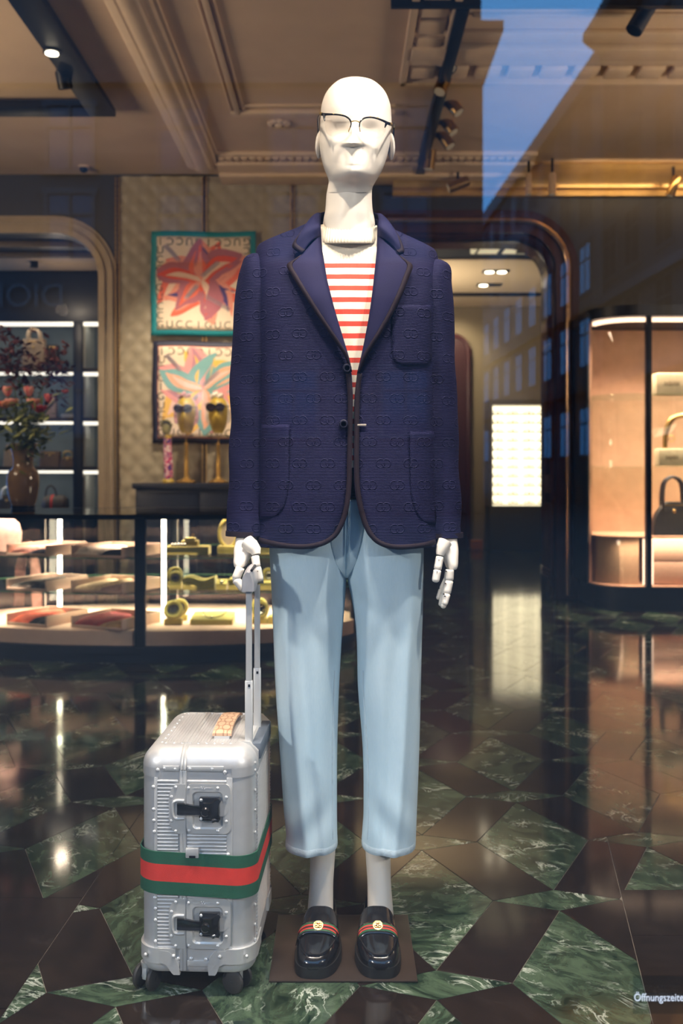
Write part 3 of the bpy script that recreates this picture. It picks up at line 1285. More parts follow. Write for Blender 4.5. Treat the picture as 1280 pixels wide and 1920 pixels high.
def patch(name, rows_px, mts, off, thick=.003, ncol=8, par=None):
    """A cloth piece lying on the coat front: rows of (py, left px, right px)."""
    bm = nb()
    g = []
    ysr = np.linspace(rows_px[0][0], rows_px[-1][0], max(10, int((rows_px[-1][0] - rows_px[0][0]) / 7)))
    for py in ysr:
        l, r = interp(rows_px, py)
        g.append([bm.verts.new(on_coat(l + (r - l) * k / ncol, py, off)) for k in range(ncol + 1)])
    for a, b in zip(g, g[1:]):
        for i in range(ncol):
            bm.faces.new((a[i], a[i + 1], b[i + 1], b[i]))
    o = obj(name, bm, mts, par or blazer, angle=60)
    return solidify(o, thick, 0)


patch('chest_pocket', [(572, 735, 807), (640, 734.5, 808), (668, 736, 808), (678, 739.5, 807), (683, 746, 805), (685.5, 756, 800)], COAT, .0022)
patch('hip_pocket', [(796, 485.5, 542), (900, 484, 541), (930, 484, 538), (950, 484.5, 532), (962, 485, 525), (970, 486, 515), (973, 487, 505)], COAT, .0022)
patch('hip_pocket', [(809, 768, 817), (900, 769, 817.5), (930, 771, 817.5), (955, 777, 817), (970, 785, 816.5), (978, 793, 816), (983, 803, 815.5)], COAT, .0022)


def ribbon(bm, A, B, off):
    """Strip between two pixel polylines on the coat."""
    va = [bm.verts.new(on_coat(p[0], p[1], off)) for p in A]
    vb = [bm.verts.new(on_coat(p[0], p[1], off)) for p in B]
    for i in range(len(A) - 1):
        bm.faces.new((va[i], va[i + 1], vb[i + 1], vb[i]))


def dense(pts, n=5):
    return [(p.x, p.y) for p in smooth_path([Vector((a, b, 0)) for a, b in pts], n)]


def offset2(pts, d):
    res = []
    for i, p in enumerate(pts):
        a, b = pts[max(0, i - 1)], pts[min(len(pts) - 1, i + 1)]
        t = Vector((b[0] - a[0], b[1] - a[1])).normalized()
        res.append((p[0] - t.y * d, p[1] + t.x * d))
    return res


# binding along front edges and hem
bm = nb()
FL = dense([(657, 700), (661, 740), (661, 800), (660, 860), (659, 905), (656, 940), (651, 965), (644, 985), (634, 1003), (620, 1016), (602, 1024.5), (575, 1029.5), (545, 1029), (515, 1024.5), (484, 1016.5)])
FR = dense([(669, 700), (665, 740), (664, 800), (663.5, 860), (664.5, 905), (668, 935), (674, 962), (681, 985), (690, 1003), (703, 1017.5), (722, 1027), (745, 1030.5), (772, 1029.5), (797, 1026), (817, 1020)])
ribbon(bm, FL, offset2(FL, 9.5), .0022)
ribbon(bm, FR, offset2(FR, -9.5), .0022)
solidify(obj('binding', bm, PIPE, blazer, angle=60), .003, 0)


# lapels: inner fold line against outer edge
def lapel(name, inner, outer, n=26, m=8):
    bm = nb()
    ti, to = dense(inner, 6), dense(outer, 6)
    g = []
    for k in range(len(ti)):
        row = []
        for j in range(m + 1):
            t = j / m
            x, y = ti[k][0] + (to[k][0] - ti[k][0]) * t, ti[k][1] + (to[k][1] - ti[k][1]) * t
            f = k / (len(ti) - 1)
            off = (.006 + .010 * math.sin(PI * min(1, t * .9 + .1)) * (1 - .6 * f) + .006 * t) * (1 - .75 * max(0, f - .75) / .25)
            row.append(bm.verts.new(on_coat(x, y, off)))
        g.append(row)
    for a, b in zip(g, g[1:]):
        for i in range(m):
            f = bm.faces.new((a[i], a[i + 1], b[i + 1], b[i]))
            f.material_index = 0
    o = obj(name, bm, [LAPM], blazer, angle=60)
    solidify(o, .003, 0)
    # binding on the outer edge
    bm = nb()
    d = []
    for row in g:
        pass
    A = to
    B = [(b[0] + (a[0] - b[0]) * min(.9, 10 / max(1e-3, math.hypot(a[0] - b[0], a[1] - b[1]))), b[1] + (a[1] - b[1]) * min(.9, 10 / max(1e-3, math.hypot(a[0] - b[0], a[1] - b[1])))) for a, b in zip(ti, to)]
    va, vb = [], []
    for k, (p, q) in enumerate(zip(A, B)):
        f = k / (len(ti) - 1)
        off = .0145 * (1 - .75 * max(0, f - .75) / .25)
        va.append(bm.verts.new(on_coat(p[0], p[1], off)))
        vb.append(bm.verts.new(on_coat(q[0], q[1], off + .003)))
    for i in range(len(A) - 1):
        bm.faces.new((va[i], va[i + 1], vb[i + 1], vb[i]))
    o2 = obj('lapel_binding', bm, PIPE, blazer, angle=60)
    solidify(o2, .003, 0)
    return o


lapel('lapel', [(599, 440), (601, 462), (604, 482), (610, 512), (618, 548), (630, 592), (643, 636), (653, 670), (659, 697)],
      [(566, 478), (552, 487), (538, 498), (548, 518), (566, 547), (592, 588), (621, 630), (645, 666), (657, 695)])
lapel('lapel', [(708, 440), (707, 462), (705, 482), (702, 512), (698, 548), (692, 592), (684, 636), (677, 670), (670, 700)],
      [(749, 480), (761, 488), (773, 499), (767, 518), (755, 548), (735, 590), (710, 632), (688, 668), (673, 698)])

# collar: pairs of (upper fold, lower edge)
left = [(on_coat(600, 442, .010), on_coat(566, 477, .016)), (P(599, 424, 2.150), on_coat(548, 463, .018)), (P(598, 411, 2.175), P(561, 441, 2.150)), (P(600, 402, 2.215), P(580, 417, 2.200)),
        (P(612, 398, 2.275), P(600, 418, 2.300)), (P(635, 396, 2.315), P(632, 420, 2.350))]
right = [(on_coat(708, 442, .010), on_coat(749, 478, .016)), (P(709, 424, 2.150), on_coat(757, 472, .018)), (P(709, 411, 2.175), P(748, 447, 2.150)), (P(707, 403, 2.215), P(728, 420, 2.200)),
         (P(695, 398, 2.275), P(708, 418, 2.300)), (P(674, 396, 2.315), P(676, 420, 2.350))]
prs = left + right[::-1]
ci = smooth_path([p[0] for p in prs], 6)
co = smooth_path([p[1] for p in prs], 6)
bm = nb()
g = []
for a, b in zip(ci, co):
    row = []
    for j in range(7):
        t = j / 6
        p = a + (b - a) * t
        p.z += .006 * math.sin(PI * t)
        p.y -= .007 * math.sin(PI * t) * (1 if p.y < 2.23 else -1)
        row.append(bm.verts.new(p))
    g.append(row)
for a, b in zip(g, g[1:]):
    for i in range(6):
        bm.faces.new((a[i], a[i + 1], b[i + 1], b[i]))
solidify(obj('collar', bm, LAPM, blazer, angle=60), .004, 0)
bm = nb()
va, vb = [], []
for a, b in zip(ci, co):
    d = (a - b).normalized()
    sg = Vector((0, -.004 if b.y < 2.23 else .004, .001))
    va.append(bm.verts.new(b + sg))
    vb.append(bm.verts.new(b + d * .011 + sg * 1.5))
for i in range(len(va) - 1):
    bm.faces.new((va[i], va[i + 1], vb[i + 1], vb[i]))
solidify(obj('collar_binding', bm, PIPE, blazer, angle=60), .003, 0)

# buttons
BTN = mat('navy_covered_button', (.010, .010, .024), .4)
for px, py in ((650.5, 690), (644, 795)):
    p = on_coat(px, py, .008)
    bm = nb()
    cyl(bm, p + Vector((0, .010, 0)), p, .0095, .0095, 24)
    cyl(bm, p, p - Vector((0, .0025, 0)), .0095, .0075, 24)
    cyl(bm, p - Vector((0, .0025, 0)), p - Vector((0, .0015, 0)), .0055, .005, 20)
    obj('button', bm, BTN, blazer)
bm = nb()
p = on_coat(678, 797, .003)
box(bm, p, (.019, .003, .0045), bev=.001)
obj('buttonhole', bm, mat('pale_stitching', (.30, .26, .22), .7), blazer)


# sleeves
def sleeve(tab, name='sleeve'):
    bm = nb()
    rings = []
    zt = [(zpx(py, 2.23), (cx - 640) * 2.23 / F, rx * 2.23 / F, ry, cy) for py, cx, rx, ry, cy in tab][::-1]
    zz = np.linspace(zt[0][0], zt[-1][0], 60)
    zz = list(zz[:-6]) + list(np.linspace(zz[-6], zt[-1][0], 14))
    for z in zz:
        cx, rx, ry, cy = sinterp(zt, z)
        ring = []
        for k in range(40):
            t = 2 * PI * k / 40
            wr = .0022 * math.sin(3 * t + 26 * z) * math.sin(9 * z) + .0016 * math.sin(47 * z + 2 * t) * max(0, min(1, (1.35 - z) / .2))
            ring.append(Vector((cx + (rx + wr) * math.cos(t), cy + (ry + wr) * math.sin(t), z)))
        rings.append(ring)
    loft(bm, rings)
    o = obj(name, bm, COAT, blazer, angle=60)
    # cuff binding
    bm = nb()
    r0 = []
    for z in np.linspace(zz[0] - .002, zz[0] + .009, 4):
        cx, rx, ry, cy = sinterp(zt, max(z, zz[0]))
        r0.append([Vector((cx + (rx + .002) * math.cos(2 * PI * k / 40), cy + (ry + .002) * math.sin(2 * PI * k / 40), z)) for k in range(40)])
    loft(bm, r0)
    obj('cuff_binding', bm, PIPE, blazer)
    return o


sleeve([(479, 487, 5, .018, 2.225), (482, 483, 14, .036, 2.225), (489, 480, 22.5, .050, 2.226), (501, 480, 28, .060, 2.228), (520, 482, 36, .068, 2.230), (560, 484, 43.5, .074, 2.232), (620, 484, 48, .076, 2.236), (690, 482, 49.5, .075, 2.24),
        (780, 480, 49.5, .070, 2.24), (870, 478, 49, .064, 2.232), (950, 476.5, 48.5, .058, 2.215), (1001, 475.5, 48, .054, 2.20)])
sleeve([(490, 813, 5, .018, 2.225), (493, 817, 14, .036, 2.225), (500, 819, 22, .050, 2.226), (512, 817, 28, .060, 2.228), (530, 812, 34, .068, 2.230), (565, 807, 43, .074, 2.232), (620, 804, 48, .076, 2.236), (690, 806, 49, .075, 2.24),
        (780, 808.5, 49.5, .070, 2.24), (870, 811, 49.5, .064, 2.235), (950, 814, 49.5, .058, 2.225), (1005, 816, 49, .054, 2.215)])

# ---- striped sweater
STR = bpy.data.materials.new('striped_jersey')
STR.use_nodes = True
nt = STR.node_tree
b = nt.nodes['Principled BSDF']
b.inputs['Roughness'].default_value = .85
q = NB(nt)
tcx = nt.nodes.new('ShaderNodeTexCoord')
sp_ = nt.nodes.new('ShaderNodeSeparateXYZ')
nt.links.new(tcx.outputs['Object'], sp_.inputs[0])
nzx = nt.nodes.new('ShaderNodeTexNoise')
nzx.inputs['Scale'].default_value = 30
nt.links.new(tcx.outputs['Object'], nzx.inputs['Vector'])
zz_ = q.m('ADD', sp_.outputs['Z'], q.m('MULTIPLY', q.m('SUBTRACT', nzx.outputs['Fac'], .5), .0012))
fr = q.m('FRACT', q.m('DIVIDE', q.m('SUBTRACT', 1.4900, zz_), .02590))
msk = q.m('MULTIPLY', q.m('LESS_THAN', fr, .42), q.m('LESS_THAN', zz_, 1.4900))
mixn = nt.nodes.new('ShaderNodeMix')
mixn.data_type = 'RGBA'
mixn.inputs[6].default_value = (.78, .70, .58, 1)
mixn.inputs[7].default_value = (.62, .05, .025, 1)
nt.links.new(msk, mixn.inputs[0])
nt.links.new(mixn.outputs[2], b.inputs['Base Color'])
bpn = nt.nodes.new('ShaderNodeBump')
bpn.inputs['Strength'].default_value = .25
bpn.inputs['Distance'].default_value = .001
nt.links.new(q.m('SINE', q.m('MULTIPLY', sp_.outputs['X'], 2600.0)), bpn.inputs['Height'])
nt.links.new(bpn.outputs[0], b.inputs['Normal'])
bm = nb()
rings = []
for z in np.linspace(1.05, 1.585, 50):
    a, f, bk, cy = sinterp(BT, min(z, 1.612))
    ring = []
    for k in range(56):
        t = 2 * PI * k / 56
        c, s = math.cos(t), math.sin(t)
        aa = min(a - .014, .19) if z < 1.49 else max(.052, a - .016)
        ff = f - .010 if z < 1.5 else f - .002
        y = cy - (ff if s > 0 else bk - .014) * math.copysign(abs(s) ** .85, s)
        ring.append(Vector((BX + aa * math.copysign(abs(c) ** .85, c), y, z)))
    rings.append(ring)
loft(bm, rings)
sweater = obj('sweater', bm, STR, man, label='cream sweater with red horizontal stripes', angle=60)
RIB = mat('cream_rib', (.76, .67, .54), .85, bump=.2, bscale=600)
bm = nb()
rings = []
for i, (z, r, dy) in enumerate([(1.546, .0690, -.003), (1.549, .0715, -.002), (1.562, .0705, .001), (1.576, .0675, .005), (1.587, .0645, .008), (1.588, .0615, .008), (1.575, .0600, .006), (1.55, .0600, 0)]):
    ring = []
    for k in range(256):
        t = 2 * PI * k / 256
        rr = r + (.0010 * math.sin(64 * t) if i < 5 else 0)
        drop = -.014 * max(0, math.sin(t))
        ring.append(Vector(((654 - 640) * 2.2 / F + rr * math.cos(t), MY - .004 + dy - (rr * 1.06) * math.sin(t), z + drop)))
    rings.append(ring)
loft(bm, rings, caps=False)
obj('ribbed_collar', bm, RIB, sweater, angle=60)

# ---- jeans
DENIM = bpy.data.materials.new('bleached_denim')
DENIM.use_nodes = True
nt = DENIM.node_tree
b = nt.nodes['Principled BSDF']
b.inputs['Roughness'].default_value = .85
q = NB(nt)
N, L = nt.nodes.new, nt.links.new
tcx = N('ShaderNodeTexCoord')
n1 = N('ShaderNodeTexNoise')
n1.inputs['Scale'].default_value = 5
n1.inputs['Detail'].default_value = 5
mpx = N('ShaderNodeMapping')
mpx.inputs['Scale'].default_value = (1.6, 1, .55)
L(tcx.outputs['Object'], mpx.inputs[0])
L(mpx.outputs[0], n1.inputs['Vector'])
n2 = N('ShaderNodeTexNoise')
n2.inputs['Scale'].default_value = 160
mp2 = N('ShaderNodeMapping')
mp2.inputs['Scale'].default_value = (3, 3, .5)
L(tcx.outputs['Object'], mp2.inputs[0])
L(mp2.outputs[0], n2.inputs['Vector'])
r = N('ShaderNodeValToRGB')
r.color_ramp.elements[0].position = .3
r.color_ramp.elements[0].color = (.37, .53, .64, 1)
r.color_ramp.elements[1].position = .72
r.color_ramp.elements[1].color = (.55, .68, .75, 1)
L(q.m('ADD', q.m('MULTIPLY', n1.outputs['Fac'], .75), q.m('MULTIPLY', n2.outputs['Fac'], .25)), r.inputs[0])
L(r.outputs[0], b.inputs['Base Color'])
bpn = N('ShaderNodeBump')
bpn.inputs['Strength'].default_value = .25
bpn.inputs['Distance'].default_value = .001
L(n2.outputs['Fac'], bpn.inputs['Height'])
L(bpn.outputs[0], b.inputs['Normal'])
HEM = mat('pale_denim_hem', (.44, .55, .62), .85, var=.12, vscale=90, bump=.3, bscale=400)
JD = 2.22
#        py    outer, inner, front r, back r
JL = [(935, 506, 657, .112, .11), (985, 505, 656, .112, .115), (1017, 504.5, 654, .110, .118), (1060, 506, 652, .107, .118), (1084, 507.5, 649.5, .105, .115), (1134, 509.5, 646, .100, .110), (1197, 512, 641, .095, .104), (1291, 516, 635.5, .088, .097),
      (1408, 524, 632, .082, .09), (1525, 532, 631.5, .080, .086), (1564, 536, 632, .079, .085), (1584, 534.5, 632.5, .079, .085)]
JR = [(935, 643, 794, .112, .11), (985, 644, 795, .112, .115), (1017, 645, 794.5, .110, .118), (1060, 646.5, 794, .107, .118), (1084, 650, 793.5, .105, .115), (1134, 661, 793, .100, .110), (1197, 668, 791, .095, .104), (1291, 671, 789, .088, .097),
      (1408, 680, 786, .082, .09), (1525, 681.5, 781.5, .080, .086), (1564, 679, 780, .079, .085), (1584, 678, 779, .079, .085)]


def leg_pt(T, py, t, side):
    xo, xi, fr_, bk = sinterp(T, py)
    z = H - (py - YH) * JD / F
    cx, rx = ((xo + xi) / 2 - 640) * JD / F, (xi - xo) / 2 * JD / F
    c, s = math.cos(t), math.sin(t)
    n = 2.3
    wr = 0
    low = max(0, min(1, (py - 1000) / 200))
    if s > 0:
        # long soft folds that fall to the hem, and creases under the crotch
        u = c * side
        wr += .0075 * low * math.exp(-((u + .20 - (py - 1500) / 900) / .16) ** 2) * s
        wr -= .006 * low * math.exp(-((u - .16 - (py - 1500) / 1100) / .16) ** 2) * s
        wr += .0035 * math.sin((py + 90 * u) / 21) * math.exp(-((py - 1525) / 48) ** 2) * s
        wr += .004 * math.sin((py - 150 * u * 1.0) / 24) * math.exp(-((py - 1140) / 70) ** 2) * math.exp(-((u - .75) / .45) ** 2)
        wr -= .005 * math.exp(-((py - 1105 - 55 * (1 - u)) / 16) ** 2) * max(0, u)
    return Vector((cx + (rx) * math.copysign(abs(c) ** (2 / n), c), 2.232 - ((fr_ if s > 0 else bk) * math.copysign(abs(s) ** (2 / n), s) + wr), z))


bm = nb()
NP = 72
pys = list(np.arange(935, 1584.1, 7))
for T, side in ((JL, 1), (JR, -1)):
    rings = [[leg_pt(T, py, 2 * PI * k / NP, side) for k in range(NP)] for py in pys]
    rings.append([Vector((p.x * 1.0, p.y, p.z + .001)) * 1.0 for p in [leg_pt(T, 1583.5, 2 * PI * k / NP, side) for k in range(NP)]])
    inner = [[leg_pt(T, py, 2 * PI * k / NP, side) for k in range(NP)] for py in (1583, 1560, 1530)]
    for rg in inner:
        c = sum(rg, Vector()) / NP
        for k, p in enumerate(rg):
            rg[k] = Vector((c.x + (p.x - c.x) * .955, c.y + (p.y - c.y) * .955, p.z))
    loft(bm, (rings[:-1] + inner)[::-1], caps=False)
jeans = obj('jeans', bm, DENIM, man, label='cropped pale blue denim jeans', angle=60)
for T, side in ((JL, 1), (JR, -1)):
    bm = nb()
    rings = []
    for py, gr in ((1572, 1.002), (1573, 1.007), (1578, 1.008), (1584.5, 1.007), (1585.2, 1.000), (1584, .97)):
        rg = [leg_pt(T, min(py, 1584), 2 * PI * k / NP, side) for k in range(NP)]
        c = sum(rg, Vector()) / NP
        rings.append([Vector((c.x + (p.x - c.x) * gr, c.y + (p.y - c.y) * gr, H - (py - YH) * JD / F)) for p in rg])
    loft(bm, rings[::-1], caps=False)
    obj('hem', bm, HEM, jeans, angle=60)
    # seams: inseam and outseam cords
    bm = nb()
    a_in = .62 if side == 1 else PI - .62
    tube(bm, [leg_pt(T, py, a_in, side) for py in np.arange(1250, 1570, 12)], .0016, 6)
    obj('inseam', bm, HEM, jeans)


def leg_depth(T, px, py):
    """Depth of the front of a trouser leg at a pixel column."""
    xo, xi, fr_, bk = sinterp(T, py)
    u = max(-.999, min(.999, (px - (xo + xi) / 2) / ((xi - xo) / 2)))
    return 2.232 - fr_ * (1 - abs(u) ** 2.3) ** (1 / 2.3)


def fly_pt(u, py, lift=.0):
    hw = sinterp([(935, 34), (1000, 30), (1040, 21), (1066, 11), (1080, 4)], py)
    c = sinterp([(935, 650), (1040, 648), (1080, 649)], py)
    l, r = c - hw, c + hw
    px = l + (r - l) * u
    yl, yr = leg_depth(JL, l, py), leg_depth(JR, r, py)
    d = yl + (yr - yl) * u - .0015 - lift - .006 * math.sin(PI * u)
    z = H - (py - YH) * JD / F
    return Vector(((px - 640) * JD / F, d, z))


bm = nb()
gg = [[bm.verts.new(fly_pt(i / 16, py)) for i in range(17)] for py in np.linspace(935, 1080, 34)]
for a, b_ in zip(gg, gg[1:]):
    for i in range(16):
        bm.faces.new((a[i], a[i + 1], b_[i + 1], b_[i]))
fly = solidify(obj('fly_panel', bm, DENIM, jeans, angle=60), .003, 1)
SEAM = mat('blue_denim_seam', (.20, .33, .44), .85)
bm = nb()
tube(bm, [fly_pt(.46, py, .0016) for py in np.linspace(940, 1078, 24)], .0016, 6)
tube(bm, [fly_pt(.58 - .12 * max(0, (py - 1040) / 30) ** 2, py, .0016) for py in np.linspace(940, 1069, 20)], .0009, 6)
tube(bm, [fly_pt(.54 - .12 * max(0, (py - 1038) / 30) ** 2, py, .0016) for py in np.linspace(940, 1067, 20)], .0009, 6)
obj('fly_seam', bm, SEAM, jeans, kind='stuff')


# ---- hands with jointed fingers
def segs(parent, chain, radii, name='finger'):
    """Finger of separate wooden-puppet segments along a chain of joints."""
    bm = nb()
    for i, (a, b) in enumerate(zip(chain, chain[1:])):
        a, b = Vector(a), Vector(b)
        d = (b - a).normalized()
        r0, r1 = radii[i], radii[i + 1]
        a2, b2 = a + d * .0009, b - d * .0009
        last = i == len(chain) - 2
        pts = [a2, a2 + d * .0012] + [a2.lerp(b2, t) for t in (.25, .5, .75)] + ([b2 - d * r1 * .8, b2 - d * r1 * .4, b2 - d * r1 * .12, b2] if last else [b2 - d * .0012, b2])
        L_ = (b2 - a2).length
        rr = []
        for p in pts:
            t = (p - a2).length / L_
            rr.append(r0 + (r1 - r0) * t)
        rr[0] *= .86
        if last:
            rr[-3] = r1 * .9
            rr[-2] = r1 * .6
            rr[-1] = r1 * .15
        else:
            rr[-1] *= .86
        tube(bm, pts, rr, 14)
        if i < len(chain) - 2:
            ball(bm, b, min(r1, radii[i + 1]) * .78, 10, 8)
    return obj(name, bm, WHITE, parent, angle=50)


PIN = mat('dark_joint_pin', (.05, .04, .035), .5)


def pins(parent, pts, r=.0012):
    bm = nb()
    for p in pts:
        p = Vector(p)
        cyl(bm, p + Vector((0, .004, 0)), p + Vector((0, -.0012, 0)), r, n=8)
    obj('joint_pins', bm, PIN, parent)


def palm(rows, name='hand'):
    """Loft through rows of (px centre, py, D, half width px, half depth)."""
    bm = nb()
    ctr = smooth_path([Vector((r[0], r[1], r[2])) for r in rows], 5)
    siz = smooth_path([Vector((r[3], r[4], 0)) for r in rows], 5)
    rings = []
    for c, s in zip(ctr, siz):
        p = P(c.x, c.y, c.z)
        rx = s.x * c.z / F
        ring = []
        for k in range(28):
            t = 2 * PI * k / 28
            cc, ss = math.cos(t), math.sin(t)
            ring.append(p + Vector((rx * math.copysign(abs(cc) ** .8, cc), s.y * math.copysign(abs(ss) ** .8, ss), 0)))
        rings.append(ring)
    loft(bm, rings)
    return obj(name, bm, WHITE, man, angle=60)


# hand that holds the case
hl = palm([(463, 985, 2.195, 20, .026), (463, 1003, 2.185, 20, .027), (462, 1018, 2.172, 21, .034), (460, 1030, 2.160, 21, .040), (455, 1042, 2.150, 16, .042), (452, 1052, 2.142, 13.5, .043), (451, 1060, 2.140, 11, .042), (451, 1062, 2.140, 8, .038)])
bm = nb()
tube(bm, [P(463, 1016, 2.125), P(472, 1024, 2.118), P(479, 1032, 2.113), P(480.5, 1040, 2.110)], [.016, .0155, .0125, .009], 16)
obj('thumb_base', bm, WHITE, hl)
segs(hl, [P(478, 1042, 2.106), P(481, 1063, 2.100), P(488.5, 1091, 2.100)], [.0088, .0088, .0080], 'thumb')
pins(hl, [P(477.5, 1045, 2.098), P(483, 1071, 2.0925)])
for k, D in enumerate((2.088, 2.110, 2.132, 2.152)):
    r = (.0095, .0095, .009, .008)[k]
    segs(hl, [P(451, 1063, D + .004), P(441.5, 1086, D), P(456, 1104 + k, D - .002), P(475, 1108, D - .002)], [r, r * .95, r * .85, r * .7])

# free hand
hr = palm([(838, 990, 2.205, 18, .027), (837, 1006, 2.200, 19, .028), (837.5, 1020, 2.195, 20, .033), (838.5, 1032, 2.190, 20, .038), (843, 1044, 2.187, 15, .040), (845.5, 1056, 2.184, 12, .040), (846, 1064, 2.183, 9.5, .038), (846, 1066, 2.183, 7, .034)])
bm = nb()
tube(bm, [P(834, 1016, 2.155), P(829, 1026, 2.150), P(825.5, 1036, 2.147), P(824.5, 1041, 2.146)], [.016, .014, .0105, .0085], 16)
obj('thumb_base', bm, WHITE, hr)
segs(hr, [P(824.5, 1043, 2.146), P(820, 1068, 2.140), P(815.5, 1093, 2.137)], [.0085, .0086, .0082], 'thumb')
pins(hr, [P(822.5, 1050, 2.136), P(819, 1072, 2.131)])
for k, (D, dx, ln_) in enumerate(((2.150, 0, 1), (2.172, -1.5, 1.08), (2.194, -3.5, 1.02), (2.214, -6, .84))):
    r = (.0092, .0092, .0088, .0078)[k]
    segs(hr, [P(843 + dx * .3, 1067, D), P(842 + dx * .6, 1067 + 21 * ln_, D), P(837.5 + dx * 1.6, 1067 + 46 * ln_, D - .004), P(833 + dx * 2.2, 1067 + 69 * ln_, D - .010)], [r, r, r * .9, r * .62])
pins(hr, [P(836, 1071, 2.141), P(835, 1094, 2.140), P(832, 1114, 2.137), P(834, 1118, 2.136)], .0016)

# ------------------------------------------------------------------ eyeglasses on the face
eg = thing('eyeglasses', 'black and gold half-rim eyeglasses worn by the white mannequin', 'eyeglasses', P(666, 235, 2.09))
bm = nb()
GD = 2.094
RIMB = mat('black_acetate', (.010, .009, .009), .2)
lrim = [(603, 214, 2.112), (608, 214.5, 2.103), (616, 214.3, 2.097), (628, 214.6, 2.092), (641, 216.2, 2.090), (650, 219.5, 2.089), (656, 225, 2.089), (658, 232, 2.090), (656.5, 239, 2.091)]
rrim = [(731, 232.5, 2.112), (726, 230.6, 2.104), (718, 226.5, 2.098), (706, 222, 2.093), (694, 220, 2.091), (684, 221.2, 2.090), (677.5, 225, 2.089), (674.5, 230, 2.089), (673.5, 238, 2.091)]
for rim in (lrim, rrim):
    pts = smooth_path([P(*r_) for r_ in rim], 6)
    n_ = len(pts)
    tube(bm, pts, [(.0019 + .0016 * max(0, 1 - i / (n_ * .35))) if i < n_ * .8 else .0013 for i in range(n_)], 8)
# outer corners hang down a little
tube(bm, [P(608, 214.5, 2.102), P(607.5, 220, 2.102), P(608.6, 227, 2.101)], [.0035, .0025, .001], 8)
tube(bm, [P(725, 230, 2.103), P(723, 234, 2.102), P(721, 239.5, 2.101)], [.0035, .0025, .001], 8)
obj('brow_bar', bm, RIMB, eg)
bm = nb()
for pts in ([(601, 213.5, 2.114), (603.5, 214, 2.108)], [(733.5, 233, 2.114), (730, 232.3, 2.108)]):
    tube(bm, [P(*p) for p in pts], .0036, 8)
tube(bm, smooth_path([P(656.8, 238, 2.092), P(654, 244, 2.094), P(653.5, 247, 2.098)], 5), .0010, 6)
tube(bm, smooth_path([P(673.6, 237, 2.092), P(674.5, 243, 2.094), P(675, 247, 2.098)], 5), .0010, 6)
tube(bm, smooth_path([P(657.5, 229, 2.090), P(663, 226.5, 2.086), P(669, 226.8, 2.086), P(674.5, 230, 2.090)], 6), .0013, 8)
for cx, cy in ((625, 213.2), (640, 214.6), (694, 218.2), (708, 220.8)):
    ball(bm, P(cx, cy, 2.089), .0013, 8, 6)
obj('gold_fittings', bm, GOLD, eg)
for side, (a, b_) in enumerate(((P(600.5, 213.5, 2.114), P(596.5, 243, 2.235)), (P(733.5, 233, 2.114), P(738.0, 240, 2.235)))):
    bm = nb()
    pts = smooth_path([a, a.lerp(b_, .5) + Vector(((-.003, .003)[side], 0, .006)), b_, b_ + Vector((0, .025, -.016))], 6)
    tube(bm, pts, .0019, 8)
    obj('temple', bm, RIMB, eg)
LENS = glass_mat('clear_lens', (.97, .95, .93), .02)
for pts in ([(609, 217), (620, 216), (640, 218), (652, 223), (656, 231), (655, 242), (649, 251), (637, 256.5), (622, 256), (612, 249), (608.5, 234)], [(675, 231), (679, 225.5), (690, 222.5), (706, 224.5), (719, 229), (724, 234), (722, 247), (715, 257), (703, 260.5), (688, 259), (678, 250), (674.5, 240)]):
    bm = nb()
    pp = dense(pts + [pts[0]], 3)[:-1]
    lp_ = [P(x, y, 2.0945) for x, y in pp]
    loft(bm, [lp_, [p + Vector((0, .0015, 0)) for p in lp_]])
    obj('lens', bm, LENS, eg)

# ------------------------------------------------------------------ loafers
LEATH = mat('polished_black_leather', (.010, .010, .012), .16, var=.2, coat=.4)
SOLE = mat('black_sole', (.012, .012, .013), .45)
WG, WR, WDR = mat('green_web', (.012, .075, .028), .6, bump=.2, bscale=800), mat('red_web', (.50, .035, .025), .6, bump=.2, bscale=800), mat('dark_web', (.03, .012, .010), .6)
ZP = .0046


